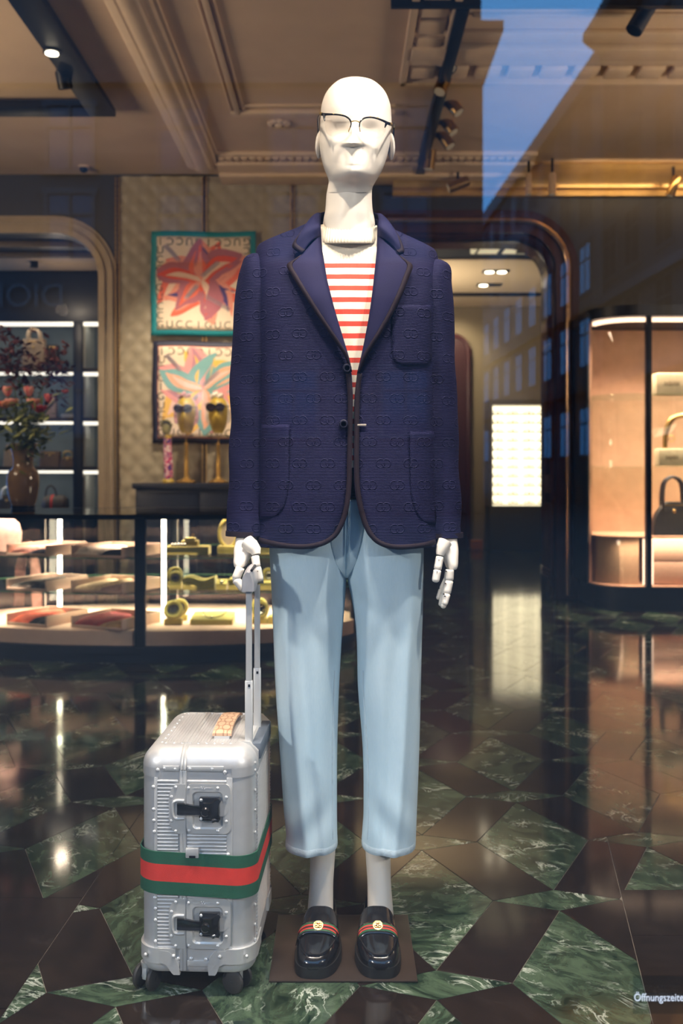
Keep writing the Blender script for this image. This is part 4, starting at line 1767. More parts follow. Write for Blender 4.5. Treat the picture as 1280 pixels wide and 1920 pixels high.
def loafer(cx, yaw, side, label):
    y0, L_ = 2.033, .285
    root = thing('loafer', label, 'shoe', (cx, y0 + .14, ZP), 'black loafers of the mannequin')
    Rz = Matrix.Rotation(yaw, 3, 'Z')
    piv = Vector((cx, y0 + .25, 0))

    def W_(x, s, z):
        v = Vector((x, y0 + L_ * s, 0))
        bend = .006 * side * math.sin(PI * min(1, s * 1.1))
        v.x += cx + bend
        v = Rz @ (v - piv) + piv
        return Vector((v.x, v.y, ZP + z))
    HWT = [(0, .011), (.012, .020), (.04, .029), (.10, .0375), (.20, .0435), (.30, .0455), (.42, .043), (.55, .038), (.70, .0345), (.85, .0335), (.93, .029), (.98, .018), (1.0, .006)]
    TOP = [(0, .030), (.02, .037), (.06, .045), (.12, .052), (.22, .061), (.32, .071), (.42, .080), (.50, .091), (.56, .086), (.65, .068), (.8, .068), (.92, .080), (1.0, .080)]
    bm = nb()
    rings = []
    for s in [0, .006, .015, .03, .05] + list(np.linspace(.08, 1.0, 42)):
        hw, tp = sinterp(HWT, s), sinterp(TOP, s)
        ring = []
        m_ = 28
        for k in range(m_ + 1):
            t = PI * k / m_
            c, sn = math.cos(t), math.sin(t)
            x = hw * math.copysign(abs(c) ** .62, c)
            z = .020 + (tp - .020) * sn ** .70
            if s > .50:                     # opening behind the tongue
                dip = min(1, (s - .50) / .04)
                if abs(x) < hw - .005:
                    z = z * (1 - dip) + .022 * dip
                else:
                    z = max(z * 1.0, .020)
            ring.append(W_(x, s, z))
        ring += [W_(-hw * .7, s, .018), W_(hw * .7, s, .018)]
        rings.append(ring)
    loft(bm, rings)
    obj('upper', bm, LEATH, root, angle=50)
    # sole and welt
    bm = nb()
    out_ = [(sinterp(HWT, s), s) for s in [0, .01, .03, .06] + list(np.linspace(.1, 1, 24))]
    ol = [(h + .0035, s) for h, s in out_] + [(-h - .0035, s) for h, s in out_[::-1]]
    loft(bm, [[W_(x, s, 0.0002) for x, s in ol], [W_(x, s, .018) for x, s in ol], [W_(x * .985, s, .0215) for x, s in ol]])
    obj('sole', bm, SOLE, root, angle=40)
    # moccasin seam round the apron
    bm = nb()
    pts = []
    for k in range(33):
        t = -1 + 2 * k / 32
        s = .040 + .195 * abs(t) ** 2.6
        x = .0385 * math.copysign(min(1, abs(t) ** .75), t) * (1 if abs(t) < .9 else 1)
        hw, tp = sinterp(HWT, s), sinterp(TOP, s)
        qn = min(.999, abs(x) / hw) ** (1 / .62)
        z = .020 + (tp - .020) * math.sqrt(max(0, 1 - qn * qn)) ** .70
        pts.append(W_(x, s, z + .0012))
    tube(bm, pts, [.0020 + .0006 * (k % 2) for k in range(33)], 6)
    obj('apron_seam', bm, LEATH, root)

    def band(name, s0, s1, x0, x1, off, m, par, nx=24, ns=3):
        bm = nb()
        g = []
        for i in range(ns + 1):
            s = s0 + (s1 - s0) * i / ns
            hw, tp = sinterp(HWT, s), sinterp(TOP, s)
            row = []
            for k in range(nx + 1):
                x = hw * (x0 + (x1 - x0) * k / nx)
                qn = min(.9995, abs(x) / hw) ** (1 / .62)
                z = .020 + (tp - .020) * math.sqrt(max(0, 1 - qn * qn)) ** .70
                row.append(bm.verts.new(W_(x * (1 + off * 10), s, z + off)))
            g.append(row)
        for a, b in zip(g, g[1:]):
            for i in range(nx):
                bm.faces.new((a[i], a[i + 1], b[i + 1], b[i]))
        return solidify(obj(name, bm, m, par, angle=60), .0016, 1)
    strap = band('strap', .228, .338, -.985, .985, .0016, LEATH, root)
    for nm, a, b_, m in (('web_stripe', .246, .262, WG), ('web_stripe', .262, .275, WR), ('web_stripe', .275, .288, WDR), ('web_stripe', .288, .301, WR), ('web_stripe', .301, .318, WG)):
        band(nm, a, b_, -.90, .90, .0034, m, strap, 20, 1)
    # round gold emblem: two interlocked letters G on a disc
    s = .284
    tp = sinterp(TOP, s)
    c = W_(0, s, tp + .0045)
    nrm = Vector((0, -.56, .83))
    a_, b2 = frame_of(nrm)
    a_ = Vector((1, 0, 0))
    b2 = nrm.cross(a_)
    bm = nb()
    cyl(bm, c - nrm * .002, c + nrm * .0012, .0105, n=28)
    em = obj('emblem', bm, GOLD, root, label='round gold double-G emblem')
    bm = nb()
    tube(bm, [c + nrm * .0014 + (a_ * math.cos(t) + b2 * math.sin(t)) * .0100 for t in np.linspace(0, 2 * PI, 25)[:-1]], .0011, 6, True)
    for sg in (-1, 1):
        pts = []
        for t in np.linspace(.6, 2 * PI - .1, 16):
            pts.append(c + nrm * .0016 + (a_ * (sg * (.0026 - .0045 * 0) + -sg * .0048 * math.cos(t) * -1) + b2 * .0052 * math.sin(t)))
        pts.append(c + nrm * .0016 + a_ * (sg * .0026))
        tube(bm, pts, .0010, 6)
    obj('emblem_letters', bm, mat('red_gold', (.75, .35, .12), .25, 1.0), em)
    # heel block
    bm = nb()
    hl_ = [(sinterp(HWT, s) + .0025, s) for s in np.linspace(.76, 1, 8)]
    hp = [(h, s) for h, s in hl_] + [(-h, s) for h, s in hl_[::-1]]
    loft(bm, [[W_(x, s, .0004) for x, s in hp], [W_(x, s, .019) for x, s in hp]])
    obj('heel', bm, SOLE, root)
    return root


loafer(-.0455, math.radians(-3), 1, "black leather loafer with gold emblem on the mannequin's foot beside the silver suitcase")
loafer(.0855, math.radians(-1.2), -1, "black leather loafer with gold emblem on the mannequin's foot away from the suitcase")
# ------------------------------------------------------------------ aluminium suitcase
ALU = mat('brushed_aluminium', (.60, .595, .59), .42, .5, var=.04, vscale=60, bump=.06, bscale=700)
ALU2 = mat('satin_aluminium_fittings', (.64, .635, .62), .38, .5, var=.03, vscale=60)
RUB = mat('black_wheel_rubber', (.03, .027, .025), .5)
SX, SY0, SYAW = -.288, 1.975, math.radians(-2.0)
SHX, SL, SRAD, SZ0, SZ1 = .113, .335, .042, .047, .489
case = thing('suitcase', 'ribbed silver aluminium cabin suitcase on wheels with green and red strap', 'suitcase', (SX + .005, SY0 + SL / 2, 0))
SR = Matrix.Rotation(SYAW, 3, 'Z')


def S(x, y, z):
    v = SR @ Vector((x, y, 0))
    return Vector((SX + v.x, SY0 + v.y, z))


def sbox(bm, lo, hi, bev=0.0, mi=0):
    lo, hi = Vector(lo), Vector(hi)
    c = (lo + hi) / 2
    box(bm, S(*c), [abs(a) for a in (hi - lo)], SYAW, bev, mi)


KS = SY0 / F
fx = lambda px: (px - 640) * KS - SX
fz = lambda py: H - (py - YH) * KS


def sring(gr, z, inset=0.0, n=8):
    return [S(x, y + SL / 2, z) for x, y in rrect(SHX + gr - inset, SL / 2 + gr - inset, max(.004, SRAD + gr - inset), n)]


bm = nb()
rings = [sring(-.02, SZ0 - .001), sring(-.004, SZ0), sring(0, SZ0 + .006)] + [sring(0, z) for z in np.linspace(.06, .452, 12)]
for k in range(1, 9):
    a = PI / 2 * k / 8
    rings.append(sring(0, .452 + .037 * math.sin(a), .037 * (1 - math.cos(a))))
loft(bm, rings)
body = obj('shell', bm, ALU, case, angle=50)
# top cap shell with rounded corner plates
bm = nb()
g_ = .0014
rings = [sring(-.001, .4515), sring(g_, .4515), sring(g_, .452)]
for k in range(1, 9):
    a = PI / 2 * k / 8
    rings.append(sring(g_, .452 + (.037 + g_) * math.sin(a), .040 * (1 - math.cos(a))))
rings.append(sring(0, .489, .041))
loft(bm, rings, caps=False)
full = rrect(SHX + g_, SL / 2 + g_, SRAD + g_, 8)


def outline_strip(bm, gr0, gr1, z0, z1, keep):
    """Band of the case's outline between two offsets and heights where keep(x, y) holds."""
    a = rrect(SHX + gr0, SL / 2 + gr0, SRAD + gr0, 10)
    b = rrect(SHX + gr1, SL / 2 + gr1, SRAD + gr1, 10)
    # subdivide the straight runs
    def sub(pts):
        r = []
        for i, p in enumerate(pts):
            q_ = pts[(i + 1) % len(pts)]
            n = 1 if math.hypot(p[0] - q_[0], p[1] - q_[1]) < .02 else 14
            r += [(p[0] + (q_[0] - p[0]) * k / n, p[1] + (q_[1] - p[1]) * k / n) for k in range(n)]
        return r
    a, b = sub(a), sub(b)
    run = []
    runs = []
    for p, q_ in list(zip(a, b)) + list(zip(a, b)):
        if keep(q_[0], q_[1]):
            run.append((p, q_))
        elif run:
            runs.append(run)
            run = []
    seen = set()
    for r in runs:
        key = tuple(round(v, 4) for v in r[len(r) // 2][1])
        if len(r) < 3 or key in seen:
            continue
        seen.add(key)
        loft(bm, [[S(p[0], p[1] + SL / 2, z0), S(q_[0], q_[1] + SL / 2, z0), S(q_[0], q_[1] + SL / 2, z1), S(p[0], p[1] + SL / 2, z1)] for p, q_ in r])


outline_strip(bm, -.001, g_, .434, .4525, lambda x, y: abs(x) > .068 and abs(y) > SL / 2 - .06)
obj('top_cap', bm, ALU, case, angle=40)

# corrugation: bars on the front and on the side, tiny and many
bm = nb()
for k in range(47):
    z = .098 + k * .00715
    for x0, x1 in ((fx(295), fx(334)), (fx(351), fx(425))):
        if z < .44 and not (x0 > -.03 and any(fz(1565 + d_) < z < fz(1466 + d_) for d_ in (0, 215))):
            cyl(bm, S(x0, -.0005, z), S(x1, -.0005, z), .0026, n=8)
    if .10 < z < .448:
        cyl(bm, S(SHX + .0010, .048, z), S(SHX + .0010, .288, z), .0030, n=8)
        cyl(bm, S(-SHX - .0003, .048, z), S(-SHX - .0003, .288, z), .0026, n=8)
for k in range(24):
    x = -.070 + k * .0061
    if abs(x - fx(343)) > .010:
        cyl(bm, S(x, .055, SZ1 - .0006), S(x, .285, SZ1 - .0006), .0015, n=6)
obj('corrugation', bm, ALU, case, kind='stuff')
# frame rails where the two shells meet
bm = nb()
for x in (fx(340.5), fx(346.5)):
    sbox(bm, (x - .0030, -.0042, .052), (x + .0030, .004, .449), .001)
    sbox(bm, (x - .0030, .042, SZ1 - .004), (x + .0030, SL - .04, SZ1 + .0035), .001)
    pts = []
    for k in range(9):
        a = PI / 2 * k / 8
        pts.append(S(x, .037 + .004 - (.037 + .0042) * math.cos(a) - .004, .4505 + .0385 * math.sin(a)))
    tube(bm, pts, .0030, 6)
sbox(bm, (fx(305), -.003, fz(1446)), (fx(336), .003, fz(1436)), .001)
sbox(bm, (fx(351), -.003, fz(1446)), (fx(420), .003, fz(1436)), .001)
sbox(bm, (fx(351), -.003, .060), (fx(392), .003, .072), .001)
sbox(bm, (fx(331), -.003, .060), (fx(337), .003, .072), .001)
sbox(bm, (fx(262) + .028, -.0015, .09), (fx(295), .002, .434), .0006)
sbox(bm, (fx(425), -.0015, .09), (fx(436), .002, .434), .0006)
obj('frame_rail', bm, ALU2, case)
# rivets
bm = nb()
RV = [(295, 1444), (308, 1441), (328, 1442), (356, 1441), (398, 1441), (422, 1447), (287, 1476), (287.5, 1518), (288, 1539), (289, 1560), (290, 1684), (291, 1704), (291, 1726), (291, 1766), (428, 1601), (334, 1797), (358, 1797), (386, 1798)]
for px, py in RV:
    ball(bm, S(fx(px), -.0016, fz(py)), .0040, 10, 6, s=(1, .62, 1))
for z in (.455, .44, .40, .36, .315, .27, .17, .13, .10):
    ball(bm, S(SHX + .0008, .032, z), .0035, 8, 6, s=(.62, 1, 1))
    ball(bm, S(SHX + .0008, .304, z), .0035, 8, 6, s=(.62, 1, 1))
for k in range(9):
    ball(bm, S(-.078, .05 + k * .03, SZ1 + .0006), .0035, 8, 6, s=(1, 1, .6))
    ball(bm, S(-.07 + k * .0165, .046, SZ1 + .0004), .0028, 8, 6, s=(1, 1, .6))
for k in range(8):
    ball(bm, S(-.07 + k * .018, .292, SZ1 + .0006), .003, 8, 6, s=(1, 1, .6))
obj('rivets', bm, STEEL, case, kind='stuff')


# latches
def latch(dy):
    Y = lambda py: fz(py + dy)
    zc = (Y(1468) + Y(1562)) / 2
    bm = nb()
    ol = rrect((fx(433) - fx(350)) / 2, (Y(1468) - Y(1562)) / 2, .013, 6, (fx(433) + fx(350)) / 2, zc)
    il = rrect((fx(419) - fx(361)) / 2, (Y(1483) - Y(1553)) / 2, .009, 6, (fx(419) + fx(361)) / 2, (Y(1483) + Y(1553)) / 2)
    loft(bm, [[S(x, -.001, z) for x, z in ol], [S(x, -.0045, z) for x, z in ol], [S(x * 1 + 0, -.0052, z) for x, z in ol]] +
         [[S(x, -.0052, z) for x, z in il], [S(x, -.0035, z) for x, z in il], [S((x - .055) * .93 + .055, .0, (z - zc) * .9 + zc) for x, z in il]])
    lat = obj('latch', bm, ALU2, case, angle=35)
    # keeper plate on the narrow shell
    bm = nb()
    kp = [(fx(348), Y(1469)), (fx(330), Y(1469)), (fx(322), Y(1478)), (fx(317), Y(1490)), (fx(317), Y(1540)), (fx(322), Y(1552)), (fx(330), Y(1562)), (fx(348), Y(1562))]
    loft(bm, [[S(x, -.001, z) for x, z in kp], [S(x, -.0050, z) for x, z in kp]])
    tube(bm, smooth_path([S(fx(346), -.0055, Y(1500)), S(fx(331), -.0062, Y(1500)), S(fx(325), -.0062, Y(1506)), S(fx(325), -.0062, Y(1526)), S(fx(331), -.0062, Y(1533)), S(fx(346), -.0055, Y(1533))], 4), .0028, 8)
    obj('keeper', bm, ALU2, lat)
    # round finger hollow
    bm = nb()
    cyl(bm, S(fx(416), -.0030, Y(1516)), S(fx(416), -.0056, Y(1516)), .0125, .0135, 20)
    obj('finger_cup', bm, ALU2, lat)
    bm = nb()
    sbox(bm, (fx(375), -.012, Y(1536)), (fx(413), -.001, Y(1492)), .002)
    obj('latch_body', bm, CHROME, lat)
    bm = nb()
    pts = [(fx(383), Y(1500)), (fx(398), Y(1500)), (fx(405), Y(1495)), (fx(412), Y(1492)), (fx(416), Y(1497)), (fx(413), Y(1505)), (fx(412), Y(1520)), (fx(415), Y(1531)), (fx(412), Y(1536)), (fx(404), Y(1535)), (fx(396), Y(1530)), (fx(383), Y(1530))]
    loft(bm, [[S(x, -.011, z) for x, z in pts], [S(x, -.0165, z) for x, z in pts], [S(fx(399) + (x - fx(399)) * .9, -.018, Y(1514) + (z - Y(1514)) * .9) for x, z in pts]])
    obj('latch_lever', bm, CHROME, lat)
    bm = nb()
    pts = [S(fx(378), -.014, Y(1515)), S(fx(366), -.0135, Y(1515)), S(fx(352), -.010, Y(1515)), S(fx(340), -.0085, Y(1515)), S(fx(333), -.0085, Y(1515))]
    rings = []
    for p, h_ in zip(pts, (.0095, .010, .0115, .0115, .0115)):
        rings.append([p + Vector((0, dy_, dz)) for dy_, dz in ((.0018, h_), (-.0018, h_ * .9), (.0010, 0), (-.0018, -h_ * .9), (.0018, -h_), (.0032, 0))])
    loft(bm, rings)
    obj('latch_hook', bm, CHROME, lat)
    bm = nb()
    cyl(bm, S(fx(388), -.012, Y(1516)), S(fx(388), -.021, Y(1516)), .0092, .0092, 22)
    cyl(bm, S(fx(388), -.021, Y(1516)), S(fx(388), -.0235, Y(1516)), .0092, .0070, 22)
    cyl(bm, S(fx(392), -.0235, Y(1516)), S(fx(392), -.0245, Y(1516)), .0026, n=10)
    cyl(bm, S(fx(412), -.012, Y(1531)), S(fx(400), -.019, Y(1533)), .0040, n=10)
    obj('latch_knob', bm, CHROME, lat)
    bm = nb()
    for px, py in ((330, 1475), (354, 1476), (409, 1476), (425, 1493), (425, 1538), (409, 1556), (355, 1556), (330, 1557), (322, 1493), (322, 1538), (379, 1496), (379, 1531)):
        inner = px == 379
        ball(bm, S(fx(px), -.013 if inner else -.0055, Y(py)), .0033, 10, 6, s=(1, .6, 1))
    obj('latch_screws', bm, STEEL, lat)
    # small engraved maker's mark: a line, a short scroll, a line
    bm = nb()
    yy_ = Y(1476)
    sbox(bm, (fx(363), -.0057, yy_ - .0005), (fx(375), -.0050, yy_ + .0005))
    sbox(bm, (fx(388), -.0057, yy_ - .0005), (fx(400), -.0050, yy_ + .0005))
    tube(bm, smooth_path([S(fx(376), -.0056, yy_ - .002), S(fx(378), -.0056, yy_ + .003), S(fx(380), -.0056, yy_ - .002), S(fx(382), -.0056, yy_ + .003), S(fx(384), -.0056, yy_ - .002), S(fx(387), -.0056, yy_ + .001)], 4), .0006, 5)
    obj('engraved_mark', bm, STEEL, lat)


latch(0)
latch(215)
bm = nb()
sbox(bm, (fx(349), -.010, fz(1606)), (fx(374), .001, fz(1588)), .002)
lk = obj('lock', bm, ALU2, case)
bm = nb()
sbox(bm, (fx(356), -.0106, fz(1605)), (fx(368), -.0095, fz(1601)), .0003)
obj('lock_wheels', bm, BLACKM, lk)

# webbing strap round the case
ZB0, ZB1 = .2015, .2855
stw = None
for i, (z0, z1, m) in enumerate(((ZB0, ZB0 + .0255, 'g'), (ZB0 + .0255, ZB1 - .0245, 'r'), (ZB1 - .0245, ZB1, 'g'))):
    bm = nb()
    a, b_ = rrect(SHX + .0045, SL / 2 + .0055, SRAD + .002, 10), rrect(SHX + .0065, SL / 2 + .0075, SRAD + .004, 10)
    tilt = lambda x: -.012 * (x / SHX) * .45
    rr = []
    for (p, q_) in zip(a + a[:1], b_ + b_[:1]):
        rr.append([S(p[0], p[1] + SL / 2, z0 + tilt(p[0])), S(q_[0], q_[1] + SL / 2, z0 + tilt(p[0])), S(q_[0], q_[1] + SL / 2, z1 + tilt(p[0])), S(p[0], p[1] + SL / 2, z1 + tilt(p[0]))])
    loft(bm, rr, caps=False)
    mm = mat('green_webbing', (.010, .085, .045), .7, bump=.3, bscale=900) if m == 'g' else mat('red_webbing', (.62, .035, .022), .7, bump=.3, bscale=900)
    if stw is None:
        stw = obj('strap', bm, mm, case, label='green and red webbing strap')
    else:
        obj('stripe', bm, mm, stw)

# corner bumpers and wheels
bm = None
for sx in (-1, 1):
    for sy in (-1, 1):
        bm = nb()
        lim = .032 if sx < 0 else .036
        outline_strip(bm, -.001, .0055, .066, .096, lambda x, y: x * sx > lim and y * sy > SL / 2 - .10)
        foot_ = [(300, 1803), (312, 1808), (322, 1822), (326, 1826), (338, 1826), (336, 1810), (330, 1795), (318, 1783), (300, 1780)] if sx < 0 else [(424, 1803), (412, 1809), (407, 1822), (404, 1826), (392, 1826), (390, 1810), (393, 1795), (402, 1783), (424, 1780)]
        y_ = -.0058 if sy < 0 else SL - .004
        loft(bm, [[S(fx(a), y_, fz(b)) for a, b in foot_], [S(fx(a), y_ + .0098, fz(b)) for a, b in foot_]])
        for px_ in (lim + .012, SHX - .012):
            ball(bm, S(sx * px_, SL / 2 + sy * (SL / 2 + .0058 - (.004 if px_ > .09 else 0)), .082), .0038, 8, 6)
        obj('corner_bumper', bm, ALU2, case, angle=35)
for sx, sy, yaw in ((-1, -1, math.radians(62)), (1, -1, math.radians(-28)), (-1, 1, math.radians(20)), (1, 1, math.radians(75))):
    cx, cy = sx * (.104 if sx < 0 else .078), .045 if sy < 0 else SL - .045
    base = S(cx, cy - (.018 if sy < 0 else 0), 0)
    ax = Vector((math.cos(yaw), math.sin(yaw), 0)) if True else None
    ax = Vector((math.sin(yaw), -math.cos(yaw), 0)) if sx > 0 and sy < 0 else ax
    if sx < 0 and sy < 0:
        ax = Vector((.90, -.44, 0)).normalized()
    if sx > 0 and sy < 0:
        ax = Vector((-.45, -.89, 0)).normalized()
    bm = nb()
    cyl(bm, base + Vector((0, 0, .056)), base + Vector((0, 0, .036)), .013, .0095, 16)
    box(bm, base + Vector((0, 0, .034)), (.012, .022, .026), math.atan2(ax.y, ax.x), .003)
    cyl(bm, base - ax * .017 + Vector((0, 0, .0245)), base + ax * .017 + Vector((0, 0, .0245)), .004, n=10)
    fork = obj('caster', bm, ALU2, case)
    for s_ in (-1, 1):
        c = base + ax * (.0165 * s_) + Vector((0, 0, .0245))
        bm = nb()
        w_ = .0055
        prof = [(.0, -w_), (.016, -w_), (.0225, -w_ * .7), (.0245, 0), (.0225, w_ * .7), (.016, w_), (.0, w_)]
        a_, b_ = frame_of(ax)
        loft(bm, [[c + ax * t + (a_ * math.cos(2 * PI * k / 28) + b_ * math.sin(2 * PI * k / 28)) * max(r, .0008) for k in range(28)] for r, t in prof])
        cyl(bm, c + ax * s_ * w_, c + ax * s_ * (w_ + .0012), .0035, n=10)
        obj('wheel', bm, RUB, fork)

# housing of the pull handle, poles and grip
bm = nb()
hz = SZ1 + .002
sec = [(.075, hz), (.098, hz - .002), (SHX + .0035, hz - .020), (SHX + .0035, .435), (.100, .43), (.07, .47)]
loft(bm, [[S(x, .060, z) for x, z in sec], [S(x, .30, z) for x, z in sec]])
hous = obj('handle_housing', bm, ALU2, case, angle=35)
bm = nb()
sbox(bm, (.094, .068, .452), (.121, .255, hz - .006), .003)
obj('well_shade_block', bm, mat('shaded_well', (.10, .12, .15), .5), hous)  # raised dark box; its colour stands for the shade of a recess


def pole(px, D, ytop, yj, yb):
    zt, zj = H - (ytop - YH) * D / F, H - (yj - YH) * D / F
    x = (px - 640) * D / F
    bm = nb()
    pr = rrect(.0062, .0052, .0022, 4)
    lo = rrect(.0080, .0066, .0024, 4)
    loft(bm, [[Vector((x + a, D + b, .47)) for a, b in lo], [Vector((x + a, D + b, zj)) for a, b in lo], [Vector((x + a * .93, D + b * .93, zj + .001)) for a, b in lo],
              [Vector((x + a, D + b, zj + .001)) for a, b in pr], [Vector((x + a, D + b, zt)) for a, b in pr]])
    o = obj('handle_pole', bm, ALU2, case, angle=35)
    bm = nb()
    box(bm, (x + .001, D - .0067, zj - .008), (.0045, .001, .0055))
    obj('release_catch', bm, BLACKM, o)
    return x


xa_ = pole(466.5, 2.050, 1104, 1277, 0)
xb_ = pole(482.0, 2.172, 1096, 1253, 0)
bm = nb()
rings = []
pg = [(2.034, .835, .010, .9), (2.036, .836, .0125, 1), (2.060, .842, .0130, 1), (2.10, .846, .0125, 1), (2.15, .845, .0125, 1), (2.185, .838, .0125, 1), (2.188, .837, .009, .9)]
for D, zt, hw, k_ in pg:
    x = xa_ + (xb_ - xa_) * (D - 2.05) / .122
    zb = (.7955 if (D < 2.062 or D > 2.163) else .812)
    ring = []
    for u, v in ((-1, 0), (-1, .62), (-.72, .86), (-.2, 1), (.3, .97), (.75, .72), (1, .42), (1, 0)):
        ring.append(Vector((x + hw * u, D, zb + (zt - zb) * v)))
    rings.append(ring)
loft(bm, rings)
grip = obj('handle_grip', bm, mat('silver_grip', (.55, .54, .56), .3, .6), case, angle=40)
bm = nb()
tube(bm, [Vector((xa_ + (xb_ - xa_) * (D - 2.05) / .122 + .006, D, z_ - .0005)) for D, z_ in ((2.045, .838), (2.10, .8445), (2.15, .8435), (2.18, .8365))], .003, 6)
obj('grip_inlay', bm, BLACKM, grip)

# tan monogram leather top handle
TAN = mat('tan_monogram_leather', (.52, .33, .19), .55, var=.1, vscale=50)
nt = TAN.node_tree
q = NB(nt)
tcx = nt.nodes.new('ShaderNodeTexCoord')
sp_ = nt.nodes.new('ShaderNodeSeparateXYZ')
nt.links.new(tcx.outputs['Object'], sp_.inputs[0])
tot = None
for ox in (0, .5):
    u = q.m('MULTIPLY', q.m('SUBTRACT', q.m('FRACT', q.m('ADD', q.m('DIVIDE', sp_.outputs['X'], .024), ox)), .5), .024)
    v = q.m('MULTIPLY', q.m('SUBTRACT', q.m('FRACT', q.m('ADD', q.m('DIVIDE', sp_.outputs['Y'], .040), ox)), .5), .040)
    rr_ = q.m('SQRT', q.m('ADD', q.m('MULTIPLY', u, u), q.m('MULTIPLY', q.m('MULTIPLY', v, v), .5)))
    rg = q.m('LESS_THAN', q.m('ABSOLUTE', q.m('SUBTRACT', rr_, .0085)), .0011)
    tot = rg if tot is None else q.m('MAXIMUM', tot, rg)
mixn = nt.nodes.new('ShaderNodeMix')
mixn.data_type = 'RGBA'
mixn.inputs[6].default_value = (.62, .40, .25, 1)
mixn.inputs[7].default_value = (.36, .19, .11, 1)
nt.links.new(tot, mixn.inputs[0])
nt.links.new(mixn.outputs[2], nt.nodes['Principled BSDF'].inputs['Base Color'])
bm = nb()
rings = []
for t in np.linspace(0, 1, 20):
    y = .082 + .175 * t
    z = SZ1 + .006 + .012 * math.sin(PI * t) ** .7
    xc = .038
    hw = .0200 - .0015 * math.sin(PI * t)
    rings.append([S(xc - hw, y, z), S(xc + hw, y, z), S(xc + hw * .97, y, z + .005), S(xc, y, z + .0062), S(xc - hw * .97, y, z + .005)])
loft(bm, rings)
th = obj('carry_handle', bm, TAN, case, angle=40, label='tan monogram leather carry handle')
bm = nb()
for y in (.09, .245):
    sbox(bm, (.022, y - .008, SZ1 - .001), (.054, y + .008, SZ1 + .0065), .001)
obj('handle_mount', bm, ALU2, th)
# ------------------------------------------------------------------ oval glass display case
CX, CY, CA, CB = -1.09, 5.95, 1.20, .56
ZTOP = .809
disp = thing('display_case', 'oval glass display case with black frame and two lit glass shelves', 'display case', (CX, CY, 0))


def oval(a, b, z, n=72, y=CY):
    return [Vector((CX + a * math.copysign(abs(math.cos(2 * PI * k / n)) ** .95, math.cos(2 * PI * k / n)), y + b * math.copysign(abs(math.sin(2 * PI * k / n)) ** .95, math.sin(2 * PI * k / n)), z)) for k in range(n)]


bm = nb()
loft(bm, [oval(CA - .03, CB - .03, 0.0003), oval(CA - .03, CB - .03, .05), oval(CA + .004, CB + .004, .055), oval(CA + .004, CB + .004, .094), oval(CA - .01, CB - .01, .098)])
obj('base', bm, NAVYM, disp)
PINKF = mat('blush_display_fabric', (.78, .54, .44), .85, var=.05, vscale=20, bump=.2, bscale=300)
bm = nb()
rings = [oval(CA - .012, CB - .012, .098), oval(CA - .012, CB - .012, .176), oval(CA - .02, CB - .02, .182)]
loft(bm, rings)
obj('platform', bm, PINKF, disp)
SHG = glass_mat('shelf_glass', (.90, .97, .93), .05)
SHE = mat('green_glass_edge', (.10, .26, .17), .2, emit=None)
ZS = (.572, .378)
for z in ZS:
    bm = nb()
    loft(bm, [oval(CA - .03, CB - .03, z - .006), oval(CA - .03, CB - .03, z)])
    for f in bm.faces:
        f.material_index = 1 if abs(f.normal.z) < .5 and len(f.verts) == 4 else 0
    bm.normal_update()
    for f in bm.faces:
        f.material_index = 0 if len(f.verts) > 4 else 1
    obj('glass_shelf', bm, [SHG, SHE], disp)
bm = nb()
loft(bm, [oval(CA, CB, .10), oval(CA, CB, .788), oval(CA - .008, CB - .008, .788), oval(CA - .008, CB - .008, .10)], caps=False)
obj('curved_pane', bm, PANE, disp)
bm = nb()
loft(bm, [oval(CA - .03, CB - .03, ZTOP - .001), oval(CA + .006, CB + .006, ZTOP), oval(CA + .006, CB + .006, .782), oval(CA - .03, CB - .03, .782)], caps=False)
obj('top_frame', bm, BLACKM, disp)
bm = nb()
loft(bm, [oval(CA - .028, CB - .028, .797), oval(CA - .028, CB - .028, ZTOP - .0008)])
obj('counter_top', bm, mat('smoked_black_glass', (.004, .005, .008), .04), disp)


def on_oval(ang, gr=0.0):
    return CX + (CA + gr) * math.cos(ang), CY + (CB + gr) * math.sin(ang)


for ang in (-PI / 2, -.18, -PI + .18, PI / 2):
    x, y = on_oval(ang, -.012)
    bm = nb()
    box(bm, (x, y, .44), (.058, .05, .70), 0, .006)
    obj('post', bm, BLACKM, disp)
for px, D in ((112, 6.12), (307, 6.12)):
    bm = nb()
    x = (px - 640) * D / F
    cyl(bm, (x, D, .183), (x, D, .782), .013, n=14)
    obj('light_tube', bm, LED, disp)
for z, e_ in ((.776, 12), (.564, 8), (.370, 9)):
    for x_ in (-1.75, -1.09, -.43):
        area((x_, 5.90, z), (x_, 5.86, 0), e_, .55, .5 if z > .6 else .7, (1, .74, .54), 100)  # added fill lamps under the top and shelves, besides the two tubes
bm = nb()
for px in (85, 333):
    x = (px - 640) * 6.3 / F
    cyl(bm, (x, 6.3, .18), (x, 6.3, .79), .004, n=8)
obj('rod', bm, STEEL, disp)

# trays with folded scarves
TRAY = mat('blush_tray_board', (.62, .45, .36), .7, var=.04, vscale=12)


def make_tray(label, loc, yaw, wd, dp, hg=.062):
    t = thing('display_tray', label, 'tray', loc, 'scarf trays in the display case')
    c, s_ = math.cos(yaw), math.sin(yaw)
    L0 = Vector(loc)
    T = lambda x, y, z: L0 + Vector((c * x - s_ * y, s_ * x + c * y, z))
    for nm, lo, hi in (('tray_floor', (0, 0, .0006), (wd, dp, .008)), ('side_wall', (0, 0, .0006), (.009, dp, hg)), ('side_wall', (wd - .009, 0, .0006), (wd, dp, hg)), ('back_wall', (0, dp - .009, .0006), (wd, dp, hg)), ('front_lip', (0, 0, .0006), (wd, .008, .016))):
        bm = nb()
        lo, hi = Vector(lo), Vector(hi)
        box(bm, T(*((lo + hi) / 2)), [abs(a) for a in hi - lo], yaw, .0015)
        obj(nm, bm, TRAY, t)
    return T


